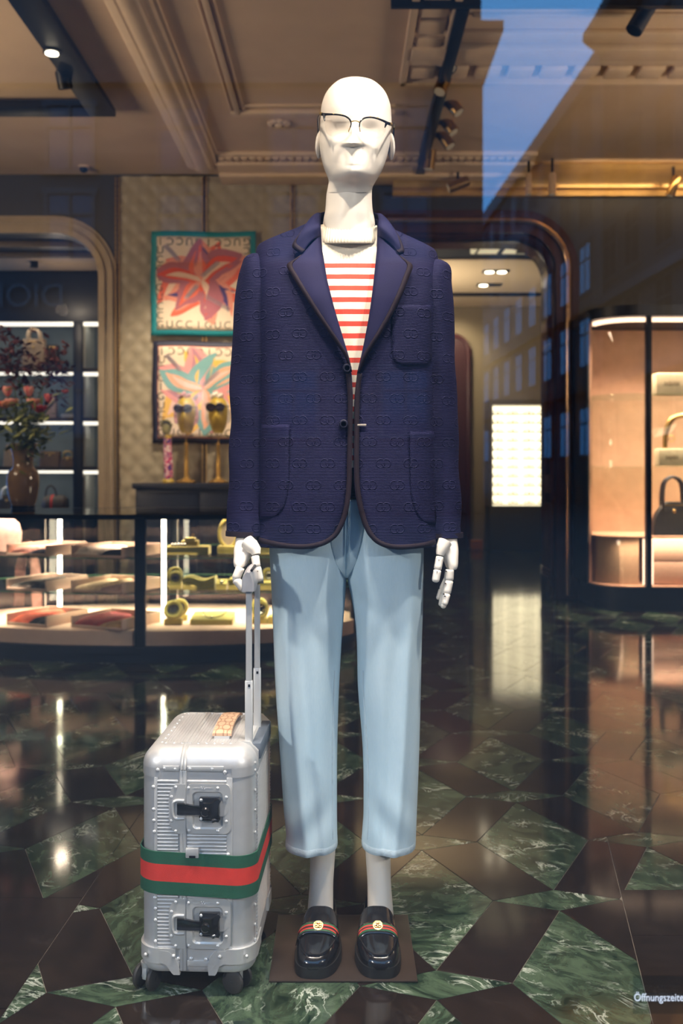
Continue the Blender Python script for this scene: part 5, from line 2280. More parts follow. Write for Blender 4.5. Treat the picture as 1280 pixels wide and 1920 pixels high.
def folded(name, label, T, x0, x1, y0, y1, z0, th, m, seed, group='folded scarves in the display case', sag=.006):
    """A folded soft textile: rounded slab with folds at its front edge."""
    rnd = random.Random(seed)
    nx, ny = 14, 12
    ph = [rnd.uniform(0, 6) for _ in range(4)]
    bm = nb()

    def pt(i, j, top):
        u, v = i / nx, j / ny
        e_ = min(1, 4 * min(u, 1 - u) * 1.6) ** .5 * min(1, (v * 9)) ** .5
        z = z0 + (th * (.35 + .65 * e_) * (1 + .18 * math.sin(5 * u + ph[0]) + .12 * math.sin(9 * u + 4 * v + ph[1])) if top else 0)
        wob = .006 * math.sin(7 * u + ph[2]) + .004 * math.sin(17 * u + ph[3])
        return T(x0 + (x1 - x0) * u, y0 + (y1 - y0) * v + wob * (1 - v), z)
    tp = [[bm.verts.new(pt(i, j, True)) for i in range(nx + 1)] for j in range(ny + 1)]
    bt = [[bm.verts.new(pt(i, j, False)) for i in range(nx + 1)] for j in range(ny + 1)]
    for j in range(ny):
        for i in range(nx):
            bm.faces.new((tp[j][i], tp[j][i + 1], tp[j + 1][i + 1], tp[j + 1][i]))
            bm.faces.new((bt[j][i], bt[j + 1][i], bt[j + 1][i + 1], bt[j][i + 1]))
    for i in range(nx):
        bm.faces.new((tp[0][i], bt[0][i], bt[0][i + 1], tp[0][i + 1]))
        bm.faces.new((tp[ny][i], tp[ny][i + 1], bt[ny][i + 1], bt[ny][i]))
    for j in range(ny):
        bm.faces.new((tp[j][0], tp[j + 1][0], bt[j + 1][0], bt[j][0]))
        bm.faces.new((tp[j][nx], bt[j][nx], bt[j + 1][nx], tp[j + 1][nx]))
    o = obj(name, bm, m, angle=60)
    return tag(o, label, 'scarf', group)


SC = lambda n, c: mat(n, c, .75, var=.25, vscale=45, bump=.3, bscale=250)
PK, NV, WH, BL, BR, CRM, MV, OR, BK, RD, TN = (SC('pink_silk', (.75, .34, .28)), SC('navy_silk', (.015, .025, .05)), SC('white_silk', (.80, .68, .58)), SC('blue_silk', (.04, .13, .22)), SC('dark_brown_wool', (.035, .022, .014)),
                                               SC('cream_wool', (.75, .56, .36)), SC('mauve_wool', (.50, .33, .32)), SC('orange_red_wool', (.75, .12, .05)), SC('black_wool', (.010, .012, .016)), SC('dark_red_wool', (.26, .02, .02)), SC('tan_wool', (.50, .33, .16)))
YT = math.radians(-24)
lv = [('upper glass shelf', ZS[0]), ('lower glass shelf', ZS[1]), ('pink base', .182)]
cont = [[(PK, 'pink'), (NV, 'navy'), (WH, 'white'), (BK, 'black and white')], [(BR, 'dark brown'), (BK, 'black'), (CRM, 'cream'), (MV, 'mauve')], [(OR, 'orange red'), (BK, 'black fringed'), (RD, 'dark red'), (TN, 'tan')]]
for li, (nm, z) in enumerate(lv):
    xs = ((-1.885, 5.60), (-1.495, 5.505))
    for ti, (x, y) in enumerate(xs):
        T = make_tray('blush scarf tray on the %s, %s' % (nm, 'at the outer end of the case' if ti == 0 else 'nearest the black post'), (x, y, z), YT, .285 if ti == 0 else .345, .36)
        wd = .285 if ti == 0 else .345
        (m1, n1_), (m2, n2_) = cont[li][2 * ti], cont[li][2 * ti + 1]
        folded('folded_scarf', '%s folded scarf in the tray on the %s' % (n1_, nm), T, .014, wd * .52, .012, .34, .009, .034, m1, li * 10 + ti)
        folded('folded_scarf', '%s folded scarf in the tray on the %s' % (n2_, nm), T, wd * .54, wd - .014, .010, .34, .009, .030, m2, li * 10 + ti + 5)
# scarf displays at the far end of the case: a bust scarf and a hanging knotted scarf behind
bm = nb()
c0 = Vector(((2 - 640) * 5.95 / F, 5.95, ZS[0]))
lathe(bm, [(.11, .0005), (.115, .05), (.12, .10), (.105, .16), (.06, .20), (.01, .21)], c0, 28)
tag(obj('scarf_bust', bm, mat('pale_pink_knit', (.75, .50, .44), .8, var=.15, vscale=30)), 'rounded bust draped in a pale pink scarf at the case end', 'bust')
bm = nb()
x = (52 - 640) * 6.35 / F
c0 = Vector((x, 6.35, .182))
pts = [(-.02, .37), (-.05, .25), (-.055, .10), (-.06, .001)]
loft(bm, [[c0 + Vector((dx - .03, 0, z)), c0 + Vector((dx + .03, 0, z)), c0 + Vector((dx + .03, .02, z)), c0 + Vector((dx - .03, .02, z))] for dx, z in pts])
pts = [(.02, .37), (.045, .25), (.055, .10), (.06, .001)]
loft(bm, [[c0 + Vector((dx - .03, -.01, z)), c0 + Vector((dx + .032, -.01, z)), c0 + Vector((dx + .032, .012, z)), c0 + Vector((dx - .03, .012, z))] for dx, z in pts])
ball(bm, c0 + Vector((0, 0, .385)), .042, 14, 10)
tag(obj('knotted_scarf', bm, mat('pink_grey_scarf', (.62, .36, .33), .8, var=.3, vscale=18)), 'pink knotted scarf hanging behind the trays in the glass case', 'scarf')

# mustard-green velvet jewellery stands
OLV = mat('mustard_velvet', (.46, .39, .085), .8, var=.1, vscale=25, bump=.2, bscale=400, sheen=.3)
JW = mat('silver_jewel', (.6, .58, .55), .2, 1.0)


def ring_stand(loc, r, th, label, tilt=0.0, hole=.62, face='dark'):
    loc = Vector(loc)
    t = thing('ring_stand', label, 'jewellery stand', loc, 'mustard velvet stands in the glass case')
    bm = nb()
    box(bm, loc + Vector((0, 0, .0175)), (r * 1.8, th * 1.6, .033), 0, .006)
    obj('foot', bm, OLV, t)
    bm = nb()
    n = 32
    R_ = Matrix.Rotation(tilt, 3, 'X')
    c = loc + Vector((0, 0, .03 + r * .92))
    rr = [(r * .80, -th * .5), (r * .97, -th * .42), (r, 0), (r * .97, th * .42), (r * .80, th * .5), (r * hole, th * .4), (r * hole * .97, 0), (r * hole, -th * .4), (r * .80, -th * .5)]
    loft(bm, [[c + R_ @ Vector((q_ * math.cos(2 * PI * k / n), y_, q_ * math.sin(2 * PI * k / n))) for k in range(n)] for q_, y_ in rr], caps=False)
    obj('ring', bm, OLV, t)
    bm = nb()
    cyl(bm, c + R_ @ Vector((0, th * .25, 0)), c + R_ @ Vector((0, th * .05, 0)), r * hole * .99, n=28)
    pl_ = obj('insert', bm, mat('dark_velvet_insert', (.03, .03, .03), .7), t)
    bm = nb()
    tube(bm, [c + R_ @ Vector((r * hole * .62 * math.cos(a), -th * .05, r * hole * .62 * math.sin(a))) for a in np.linspace(0, 2 * PI, 20)[:-1]], .004, 6, True)
    obj('bracelet', bm, JW, pl_)
    return t


def slab(name, label, lo, hi, pieces=1, wavy=False, pend=False):
    lo, hi = Vector(lo), Vector(hi)
    t = thing(name, label, 'jewellery stand', ((lo.x + hi.x) / 2, (lo.y + hi.y) / 2, lo.z), 'mustard velvet stands in the glass case')
    h_ = (hi.z - lo.z) / pieces
    for k in range(pieces):
        bm = nb()
        n = 16
        rings = []
        for i in range(n + 1):
            u = i / n
            x = lo.x + (hi.x - lo.x) * u
            dz = (.010 * math.sin(2 * PI * u * 1.1 + .4) if wavy else 0)
            z0, z1 = lo.z + h_ * k + .0006 + (dz if k else 0), lo.z + h_ * (k + 1) - .001 + dz
            rings.append([Vector((x, lo.y, z0)), Vector((x, lo.y, z1 - .004)), Vector((x, lo.y + .004, z1)), Vector((x, hi.y, z1 + (.02 if pend else 0))), Vector((x, hi.y, z0))])
        loft(bm, rings)
        o = obj('pad', bm, OLV, t)
    if pend:
        bm = nb()
        cx = (lo.x + hi.x) / 2
        w_ = (hi.x - lo.x)
        zt = lambda v: hi.z + .001 + .02 * v
        yv = lambda v: lo.y + (hi.y - lo.y) * v
        pts = smooth_path([Vector((cx - w_ * .28, yv(.9), zt(.9))), Vector((cx - w_ * .2, yv(.4), zt(.4))), Vector((cx, yv(.12), zt(.12))), Vector((cx + w_ * .2, yv(.4), zt(.4))), Vector((cx + w_ * .28, yv(.9), zt(.9)))], 6)
        tube(bm, pts, .003, 6)
        ball(bm, Vector((cx, yv(.10), zt(.1) + .003)), .010, 10, 6)
        obj('pendant_chain', bm, JW, o)
    return t


kx = lambda px, D: (px - 640) * D / F
# upper shelf
t = slab('velvet_stand', 'long mustard velvet riser with small stacked blocks on the upper shelf', (kx(314, 5.66), 5.62, ZS[0]), (kx(392, 5.66), 5.74, ZS[0] + .048), 2)
bm = nb()
for x0, x1, z0, z1 in ((340, 372, .050, .078), (347, 366, .079, .094)):
    box2(bm, (kx(x0, 5.68), 5.65, ZS[0] + z0), (kx(x1, 5.68), 5.72, ZS[0] + z1), .005)
obj('block', bm, OLV, t)
bm = nb()
for k in range(5):
    ball(bm, (kx(322 + k * 6, 5.63), 5.64, ZS[0] + .055), .010, 10, 6)
obj('ring_jewel', bm, JW, t)
bm = nb()
c0 = Vector((kx(428, 5.74), 5.74, ZS[0] + .115))
cl = thing('cloche_stand', 'tall oval mustard velvet hoop with pale centre on the upper shelf', 'jewellery stand', (c0.x, c0.y, ZS[0]), 'mustard velvet stands in the glass case')
tube(bm, [c0 + Vector((.052 * math.cos(a), 0, .078 * math.sin(a))) for a in np.linspace(0, 2 * PI, 33)[:-1]], .011, 10, True)
obj('hoop', bm, OLV, cl)
bm = nb()
loft(bm, [[c0 + Vector((.046 * math.cos(a), y_, .072 * math.sin(a))) for a in np.linspace(0, 2 * PI, 33)[:-1]] for y_ in (.004, .012)])
obj('insert', bm, mat('pale_velvet', (.42, .36, .28), .8), cl)
bm = nb()
box2(bm, (c0.x - .06, c0.y - .04, ZS[0] + .0006), (c0.x + .12, c0.y + .05, ZS[0] + .045), .008)
obj('foot', bm, OLV, cl)
slab('velvet_stand', 'plain mustard velvet block beside the trousers on the upper shelf', (kx(478, 5.70), 5.66, ZS[0]), (kx(520, 5.70), 5.76, ZS[0] + .06), 1)
# lower shelf
ring_stand((kx(329, 5.60), 5.60, ZS[1]), .040, .026, 'front mustard velvet ring stand on the lower shelf')
ring_stand((kx(328, 5.72), 5.72, ZS[1] + .0), .046, .026, 'rear mustard velvet ring stand on the lower shelf')
slab('velvet_stand', 'wavy layered mustard velvet riser on the lower shelf', (kx(345, 5.62), 5.58, ZS[1]), (kx(404, 5.62), 5.70, ZS[1] + .066), 3, True)
slab('velvet_stand', 'small square mustard velvet block with jewel on the lower shelf', (kx(406, 5.62), 5.59, ZS[1]), (kx(426, 5.62), 5.66, ZS[1] + .036), 1, False, True)
slab('velvet_stand', 'mustard velvet wedge beside the suitcase handle on the lower shelf', (kx(429, 5.62), 5.59, ZS[1]), (kx(462, 5.62), 5.70, ZS[1] + .055), 2, True)
ring_stand((kx(503, 5.66), 5.70, ZS[1] + .0), .044, .026, 'mustard velvet ring stand behind the trouser leg on the lower shelf')
slab('velvet_stand', 'mustard velvet block below the ring by the trouser leg on the lower shelf', (kx(485, 5.62), 5.58, ZS[1]), (kx(520, 5.62), 5.655, ZS[1] + .045), 1)
# base
ring_stand((kx(325, 5.60), 5.60, .182), .056, .035, 'front mustard velvet ring stand on the pink base', -.5)
ring_stand((kx(337, 5.76), 5.76, .182), .050, .03, 'rear mustard velvet ring stand on the pink base')
slab('velvet_stand', 'flat mustard velvet pad with pendant necklace on the pink base', (kx(357, 5.60), 5.58, .182), (kx(436, 5.60), 5.76, .215), 1, False, True)
ring_stand((kx(488, 5.66), 5.64, .182), .052, .03, 'front mustard velvet ring stand behind the handle poles on the pink base', -.3)
ring_stand((kx(486, 5.80), 5.80, .182), .050, .03, 'rear mustard velvet ring stand behind the handle poles on the pink base')
slab('velvet_stand', 'low mustard velvet block by the trouser leg on the pink base', (kx(503, 5.66), 5.62, .182), (kx(530, 5.66), 5.74, .225), 1)

# ------------------------------------------------------------------ vase with flowers on the counter
VD = 6.28
vx = kx(43.5, VD)
VZ = ZTOP
kz = VD / F
vz = lambda py: (953 - py) * kz
vase = thing('vase', 'tall taupe glass vase of flowers standing on the display case', 'vase', (vx, VD, VZ))
bm = nb()
VP = [(.070, .0006), (.073, .012), (.073, .02)]
lathe(bm, VP, (vx, VD, VZ), 32)
obj('foot', bm, mat('black_glass_foot', (.01, .008, .006), .1), vase)
bm = nb()
prof = [(.068, .0205), (.085, vz(935)), (.0985, vz(910)), (.099, vz(897)), (.090, vz(884)), (.068, vz(876)), (.060, vz(868)), (.062, vz(858)), (.070, vz(846)), (.084, vz(835)), (.087, vz(832)), (.082, vz(832)), (.066, vz(846)), (.056, vz(862)), (.056, vz(880))]
tab = [(i, r, z) for i, (r, z) in enumerate(prof)]
sm = [sinterp(tab, t) for t in np.linspace(0, len(prof) - 1, 60)]
lathe(bm, sm, (vx, VD, VZ), 40, caps=False)
obj('body', bm, mat('taupe_glass', (.27, .18, .105), .08, var=.15, vscale=10, coat=.6), vase)


def leaf(bm, base, d, L_, wd, mi=0, curl=.2):
    """A pointed leaf of six faces with a raised midrib."""
    d = d.normalized()
    a, b = frame_of(d)
    pts = []
    for t, w_ in ((0, .06), (.3, .9), (.6, .8), (1, .03)):
        c = base + d * L_ * t - Vector((0, 0, curl * L_ * t * t))
        pts.append((c - a * wd * w_ * .5 - b * wd * .1 * w_, c + b * wd * .12 * w_, c + a * wd * w_ * .5 - b * wd * .1 * w_))
    vv = [[bm.verts.new(p) for p in r_] for r_ in pts]
    for r0, r1 in zip(vv, vv[1:]):
        for i in range(2):
            f = bm.faces.new((r0[i], r0[i + 1], r1[i + 1], r1[i]))
            f.material_index = mi


STEM = mat('green_stem', (.05, .09, .02), .6)
GLF = mat('green_leaf', (.13, .17, .035), .5, var=.4, vscale=20)
LGLF = mat('pale_green_leaf', (.30, .34, .10), .5, var=.3, vscale=20)
DRLF = mat('dark_red_leaf', (.10, .022, .018), .5, var=.5, vscale=20)
mouth = Vector((vx, VD, VZ + vz(836)))


def leaf_stem(name, label, tip, n, L_, wd, m, seed, spread=.09, group=None):
    rnd = random.Random(seed)
    tip = Vector(tip)
    t = thing(name, label, 'foliage', mouth, group)
    base = mouth + Vector((rnd.uniform(-.03, .03), rnd.uniform(-.03, .03), -.08))
    mid = base.lerp(tip, .5) + Vector((0, rnd.uniform(-.03, .03), .05))
    path = smooth_path([base, mid, tip], 8)
    bm = nb()
    tube(bm, path, .0035, 6)
    obj('stem', bm, STEM, t)
    bm = nb()
    for k in range(n):
        c = tip + Vector((rnd.gauss(0, spread * .5), rnd.gauss(0, spread * .45), rnd.gauss(0, spread * .55)))
        d = Vector((rnd.uniform(-1, 1), rnd.uniform(-1, .6), rnd.uniform(-.5, .9)))
        leaf(bm, c, d, L_ * rnd.uniform(.7, 1.3), wd * rnd.uniform(.7, 1.2))
    obj('leaves', bm, m, t, kind='stuff', smooth=False)


vp = lambda px, py, dy=0.0: Vector((kx(px, VD) * (1 + dy / VD), VD + dy, H - (py - YH) * (VD + dy) / F))
gname = 'branches in the vase'
leaf_stem('leafy_branch', 'dark purple-red leafy branch rising highest at the left of the vase', vp(16, 652), 95, .055, .036, DRLF, 1, .12, gname)
leaf_stem('leafy_branch', 'dark red leafy branch in front of the beige handbag', vp(34, 695), 110, .055, .032, DRLF, 2, .13, gname)
leaf_stem('leafy_branch', 'dark red leafy branch leaning right across the lit shelf edge', vp(96, 690), 140, .055, .034, DRLF, 3, .13, gname)
leaf_stem('leafy_branch', 'short dark red branch beside the blue-grey shelf', vp(114, 738), 22, .045, .026, DRLF, 4, .07, gname)
leaf_stem('leafy_branch', 'sparse dark red twig behind the tulips', vp(62, 722), 24, .03, .016, DRLF, 5, .14, gname)
leaf_stem('leafy_branch', 'bushy green foliage over the left rim of the vase', vp(10, 802, -.05), 90, .055, .035, GLF, 6, .16, gname)
leaf_stem('leafy_branch', 'bushy green foliage over the middle of the vase', vp(40, 785, -.06), 110, .055, .035, GLF, 7, .17, gname)
leaf_stem('leafy_branch', 'pale green maple-like leaves in the middle of the bouquet', vp(60, 800, -.12), 60, .07, .055, LGLF, 8, .13, gname)
leaf_stem('leafy_branch', 'green leaves drooping over the right rim of the vase', vp(58, 835, -.11), 50, .05, .035, GLF, 9, .09, gname)
leaf_stem('leafy_branch', 'thin green sprig reaching out below the right of the bouquet', vp(84, 828, -.06), 12, .045, .02, GLF, 10, .05, gname)


def bloom(name, label, c, r, m, m2, seed, kind='tulip'):
    rnd = random.Random(seed)
    c = Vector(c)
    t = thing(name, label, 'flower', c, 'flowers in the vase')
    bm = nb()
    tube(bm, smooth_path([mouth + Vector((rnd.uniform(-.02, .02), 0, -.06)), mouth.lerp(c, .5) + Vector((0, 0, .03)), c], 6), .003, 6)
    obj('stem', bm, STEM, t)
    for k in range(7):
        bm = nb()
        a = 2 * PI * k / 7 + seed
        lay = k % 2
        rings = []
        hgt = r * (2.0 if kind == 'tulip' else 1.3)
        for i in range(6):
            v = i / 5
            rad = r * (.25 + (.75 if kind == 'tulip' else 1.0) * math.sin(PI * min(.62, v * .62))) * (1 - .12 * lay)
            ww = (.20 + .5 * math.sin(PI * (.1 + v * .85)))
            ring = []
            for j in range(5):
                b = a + ww * (j - 2) / 2
                ring.append(c + Vector((rad * math.cos(b), rad * math.sin(b), hgt * v - r * .4)))
            rings.append(ring)
        loft(bm, rings, False, False)
        solidify(obj('petal', bm, m if lay else m2, t, angle=70), .001)
    return t


PKP, PKL, RDP, SAL = mat('pink_petal', (.78, .17, .17), .5, var=.2), mat('light_pink_petal', (.85, .36, .30), .5, var=.2), mat('crimson_petal', (.42, .02, .02), .5, var=.3), mat('salmon_petal', (.78, .30, .16), .5, var=.25)
bloom('tulip', 'pink tulip standing nearest the left edge of the bouquet', vp(14, 740, -.08), .032, PKP, PKL, 1)
bloom('tulip', 'pink tulip standing in the middle of the bouquet', vp(54, 740, -.08), .032, PKP, PKL, 2)
bloom('tulip', 'crimson lily-shaped bloom at the right of the bouquet', vp(91, 752, -.06), .028, RDP, PKP, 3)
bloom('rose', 'salmon rose below the middle tulip', vp(63, 757, -.10), .034, SAL, PKL, 4, 'rose')
bloom('rose', 'salmon rose below the left tulip', vp(22, 757, -.10), .034, SAL, PKL, 5, 'rose')
bloom('rose', 'deep crimson rose at the left edge of the bouquet', vp(8, 762, -.12), .036, RDP, SAL, 6, 'rose')
bloom('rose', 'deep crimson rose under the crimson lily', vp(74, 770, -.11), .036, RDP, RDP, 7, 'rose')
bloom('rose', 'small red bud on the rightmost twig', vp(122, 736, 0), .018, RDP, PKP, 8, 'rose')

# ------------------------------------------------------------------ shelving in the niche with handbags
SD = 9.63
sk = SD / F
sx_, sz_ = (lambda px: (px - 640) * sk), (lambda py: H - (py - YH) * sk)
unit = thing('shelving_unit', 'navy lacquer wall shelving with lit shelf edges behind the vase', 'shelving', (-4.0, 9.85, 0))
GREYB = mat('blue_grey_linen', (.15, .19, .22), .8, var=.06, vscale=8)
bm = nb()
box2(bm, (sx_(-90), SD, sz_(603)), (-1.61, SD + .4, 2.98), .003)
obj('header', bm, NAVYM, unit)
for a, b_ in ((-90, -70), (137, 155)):
    bm = nb()
    box2(bm, (sx_(a), SD, .0005), (sx_(b_), SD + .42, sz_(603)), .003)
    obj('upright', bm, NAVYM, unit)
bm = nb()
box2(bm, (sx_(-70), SD + .40, .0005), (sx_(137), SD + .42, sz_(603)))
box2(bm, (sx_(155), SD + .40, .0005), (-1.61, SD + .42, sz_(603)))
obj('back_panel', bm, GREYB, unit)
bm = nb()
box2(bm, (sx_(155), SD + .02, .0005), (sx_(155) + .02, SD + .40, sz_(603)))
obj('side_panel', bm, mat('pale_grey_panel', (.45, .45, .40), .7), unit)
bm = nb()
box2(bm, (-1.84, SD + .385, .0005), (-1.825, SD + .40, sz_(603)))
obj('brass_strip', bm, BRASS, unit)
SHB = mat('dark_walnut_shelf', (.04, .024, .016), .4)
rows_z = [603, 697, 789.5, 881.5, 973]
for i, py in enumerate(rows_z):
    for a, b_ in ((sx_(-70), sx_(137)), (sx_(155), -1.61)):
        if i:
            bm = nb()
            box2(bm, (a, SD + .005, sz_(py) - .004), (b_, SD + .40, sz_(py) + .034), .002)
            obj('shelf', bm, SHB, unit)
        if i < 4:
            bm = nb()
            th_ = .034 if i in (0,) or a > -2.6 else .026
            box2(bm, (a + .005, SD + .006, sz_(py) - .004 - th_), (b_ - .002, SD + .05, sz_(py) - .0045))
            obj('light_strip', bm, LEDW, unit)
        if i < 4:
            xm = (a + b_) / 2
            wd = b_ - a
            d = bpy.data.lights.new('shelf_light', 'AREA')
            d.shape = 'RECTANGLE'
            d.size, d.size_y = wd * .92, .03
            d.energy = .8 * wd
            d.color = (1, .92, .78)
            lo_ = bpy.data.objects.new('shelf_light', d)
            C.objects.link(lo_)
            lo_.location = (xm, SD + .08, sz_(py) - .045)
            lo_.rotation_euler = (math.radians(28), 0, 0)


def handbag(name, label, c, wd, hg, dp, m, hand=None, mh=None, taper=.9, extra=None, dome=False):
    """Handbag standing at c (centre of its bottom): body, flap line, handles."""
    c = Vector(c)
    t = thing(name, label, 'handbag', c, None)
    bm = nb()
    rings = []
    n = 10
    for i in range(n + 1):
        v = i / n
        k = (1 - (1 - taper) * v) if not dome else math.sqrt(max(.02, 1 - (v * .96) ** 2.2))
        kd = (1 - .55 * v)
        rings.append([c + Vector((x, y, .0008 + hg * v)) for x, y in rrect(wd / 2 * k, max(.012, dp / 2 * kd), min(.02, dp / 2 * kd * .8), 4)])
    loft(bm, rings)
    b_ = obj('body', bm, m, t)
    if hand:
        for sy in (-1, 1):
            bm = nb()
            w_, h_ = hand
            z0 = hg * (.80 if not dome else .72)
            pts = smooth_path([c + Vector((-w_ / 2, sy * dp * .26, z0)), c + Vector((-w_ / 2 * 1.0, sy * dp * .24, hg + h_ * .3)), c + Vector((-w_ * .38, sy * dp * .2, hg + h_ * .8)), c + Vector((0, sy * dp * .18, hg + h_)), c + Vector((w_ * .38, sy * dp * .2, hg + h_ * .8)), c + Vector((w_ / 2, sy * dp * .24, hg + h_ * .3)), c + Vector((w_ / 2, sy * dp * .26, z0))], 6)
            tube(bm, pts, .011 if wd > .2 else .007, 8)
            obj('handle', bm, mh or m, t)
    bm = nb()
    ball(bm, c + Vector((0, -dp / 2 * (1 - .55 * .72) - .001, hg * .72)), .014, 10, 6, s=(1, .5, 1))
    box(bm, c + Vector((0, -dp / 2 * (1 - .55 * .9) - .001, hg * .90)), (wd * .5, .006, .008))
    obj('clasp', bm, BRASS, t)
    return t


BEI, DKB, BRW = mat('beige_leather', (.34, .24, .15), .5, var=.08), mat('dark_bag_leather', (.03, .025, .022), .4), mat('brown_leather', (.13, .075, .042), .4, var=.15)
sp_at = lambda px, py: Vector((sx_(px), SD + .16, sz_(py) + .0345))
handbag('tote_bag', 'beige leather tote with upright handles on the top shelf', sp_at(55, 697), .225, .30, .16, BEI, (.115, .10), BEI, .98)
t = handbag('shoulder_bag', 'dark shoulder bag with grey scarf beside the beige tote', Vector((sx_(88), SD + .21, sz_(697) + .0345)), .13, .25, .12, DKB, None)
handbag('clutch_bag', 'brown leather clutch on the third shelf behind the vase', sp_at(86, 881.5), .21, .15, .10, BRW, None, None, .97)
handbag('small_bag', 'small brown bag with brass chain on the third shelf', sp_at(119, 881.5), .15, .10, .10, BRW, (.09, .05), BRASS)
handbag('small_bag', 'small beige bag at the far end of the third shelf', sp_at(12, 881.5), .16, .17, .10, BEI, (.09, .05), BEI)
handbag('pale_bag', 'pale pink bag half hidden by flowers on the second shelf', sp_at(88, 789.5), .11, .20, .10, mat('pale_pink_leather', (.42, .30, .24), .5), None, None, .97)
bx = thing('flat_box', 'flat pale grey box lying on the second shelf', 'box', sp_at(123, 789.5))
bm = nb()
c = sp_at(123, 789.5)
box(bm, c + Vector((0, 0, .014)), (.145, .12, .026), 0, .003)
obj('box_base', bm, mat('pale_box', (.55, .56, .55), .6), bx)
bm = nb()
box(bm, c + Vector((0, 0, .033)), (.15, .125, .014), 0, .003)
obj('lid', bm, MATS['pale_box'], bx)
# duffel with a red stripe
c = Vector((sx_(95), SD + .16, sz_(973) + .0345))
df = thing('duffel_bag', 'dark monogram duffel bag with red stripe on the bottom shelf', 'handbag', c)
bm = nb()
rings = []
for i in range(13):
    u = -1 + 2 * i / 12
    k = (1 - abs(u) ** 5 * .35)
    rings.append([c + Vector((u * .12, .075 * k * math.cos(2 * PI * j / 18), .0008 + .098 + .097 * k * math.sin(2 * PI * j / 18))) for j in range(18)])
loft(bm, rings)
dfb = obj('body', bm, mat('dark_monogram_canvas', (.10, .07, .045), .5, var=.3, vscale=60), df)
bm = nb()
x0 = -.022
loft(bm, [[c + Vector((x0 + dx, .0775 * math.cos(2 * PI * j / 18), .0008 + .098 + .0995 * math.sin(2 * PI * j / 18))) for j in range(18)] for dx in (-.011, .011)])
obj('red_stripe', bm, mat('bright_red_stripe', (.75, .04, .02), .5), df)
bm = nb()
tube(bm, smooth_path([c + Vector((-.09, -.03, .185)), c + Vector((-.075, -.03, .255)), c + Vector((-.04, -.03, .285)), c + Vector((.0, -.03, .255)), c + Vector((.02, -.03, .185))], 6), .009, 8)
obj('handle', bm, DKB, df)
handbag('black_bag', 'black handbag on the bottom shelf left of the vase', Vector((sx_(4), SD + .16, sz_(973) + .0345)), .17, .19, .12, DKB, (.1, .08), STEEL)

# ------------------------------------------------------------------ console with display heads, under the silk scarves
con = thing('console_cabinet', 'low navy lacquer console cabinet below the silk scarves', 'cabinet', (-.9, 7.95, 0))
ZCON = H - 21 * 7.72 / F
bm = nb()
box2(bm, (kx(247, 7.72), 7.72, ZCON - .045), (-.06, 8.16, ZCON), .008)
obj('top', bm, NAVYM, con)
bm = nb()
box2(bm, (kx(254, 7.76), 7.76, .08), (-.10, 8.14, ZCON - .046), .004)
obj('carcass', bm, NAVYM, con)
for k in range(3):
    bm = nb()
    x0 = kx(254, 7.76) + .02 + k * .485
    box2(bm, (x0, 7.742, .12), (x0 + .465, 7.759, ZCON - .07), .006)
    d_ = obj('door', bm, NAVYM, con)
    bm = nb()
    ball(bm, (x0 + .43, 7.735, .55), .012, 10, 8)
    obj('knob', bm, BRASS, d_)
bm = nb()
for x in (kx(262, 7.8), -.16):
    for y in (7.82, 8.08):
        cyl(bm, (x, y, .0005), (x, y, .081), .018, .024, 12)
obj('feet', bm, BRASS, con)

YEL = mat('mustard_head_enamel', (.50, .34, .045), .35, var=.06)
STG = mat('ochre_stand_metal', (.45, .26, .05), .25, .6)


def head_stand(px, label, band, mb, hd, pybase=903):
    D = 7.90
    x = kx(px, D)
    t = thing('headband_display', label, 'display stand', (x, D, ZCON), 'display heads on the navy console')
    zp_ = lambda py: H - (py - YH) * D / F
    bm = nb()
    lathe(bm, [(.080, .0006), (.084, .008), (.060, .022), (.030, .034), (.018, .05), (.014, .30), (.018, .31), (.010, .318)], (x, D, ZCON), 24)
    cyl(bm, (x, D, ZCON + .318), (x, D, zp_(806)), .004, n=8)
    obj('stand', bm, STG, t)
    bm = nb()
    c = Vector((x, D, zp_(778)))
    rings = []
    for i in range(22):
        v = i / 21
        z = zp_(812) + (zp_(742) - zp_(812)) * v
        hw = sinterp([(0, .036), (.06, .046), (.18, .060), (.42, .074), (.68, .077), (.86, .060), (.96, .032), (1, .004)], v)
        fr_ = sinterp([(0, .028), (.12, .030), (.2, .060), (.35, .085), (.6, .085), (.8, .075), (.95, .035), (1, .004)], v)
        rings.append([Vector((x + hw * math.cos(2 * PI * k / 28), D - (fr_ if math.sin(2 * PI * k / 28) > 0 else fr_ * .9) * math.sin(2 * PI * k / 28) - (.02 * math.exp(-((v - .45) / .09) ** 2) * math.exp(-((2 * PI * k / 28 - PI / 2) / .2) ** 2)), z)) for k in range(28)])
    loft(bm, rings)
    h_ = obj('head', bm, YEL, t)
    # headband with a knot
    hb = thing('headband', band, 'headband', (x, D, zp_(755)))
    bm = nb()
    pts = [Vector((x + .083 * math.cos(a), D + .01, zp_(778) + .13 * math.sin(a) * 1.02)) for a in np.linspace(-.5, PI + .5, 24)]
    tube(bm, pts, .017, 10)
    obj('band', bm, mb, hb)
    bm = nb()
    for k in range(5):
        ball(bm, (x - .012 + .018 * (k - 2), D - .02 - .01 * (k % 2), zp_(744) + .012 * (k % 3)), .018, 10, 8)
    obj('knot', bm, mb, hb)
    return x, D, zp_


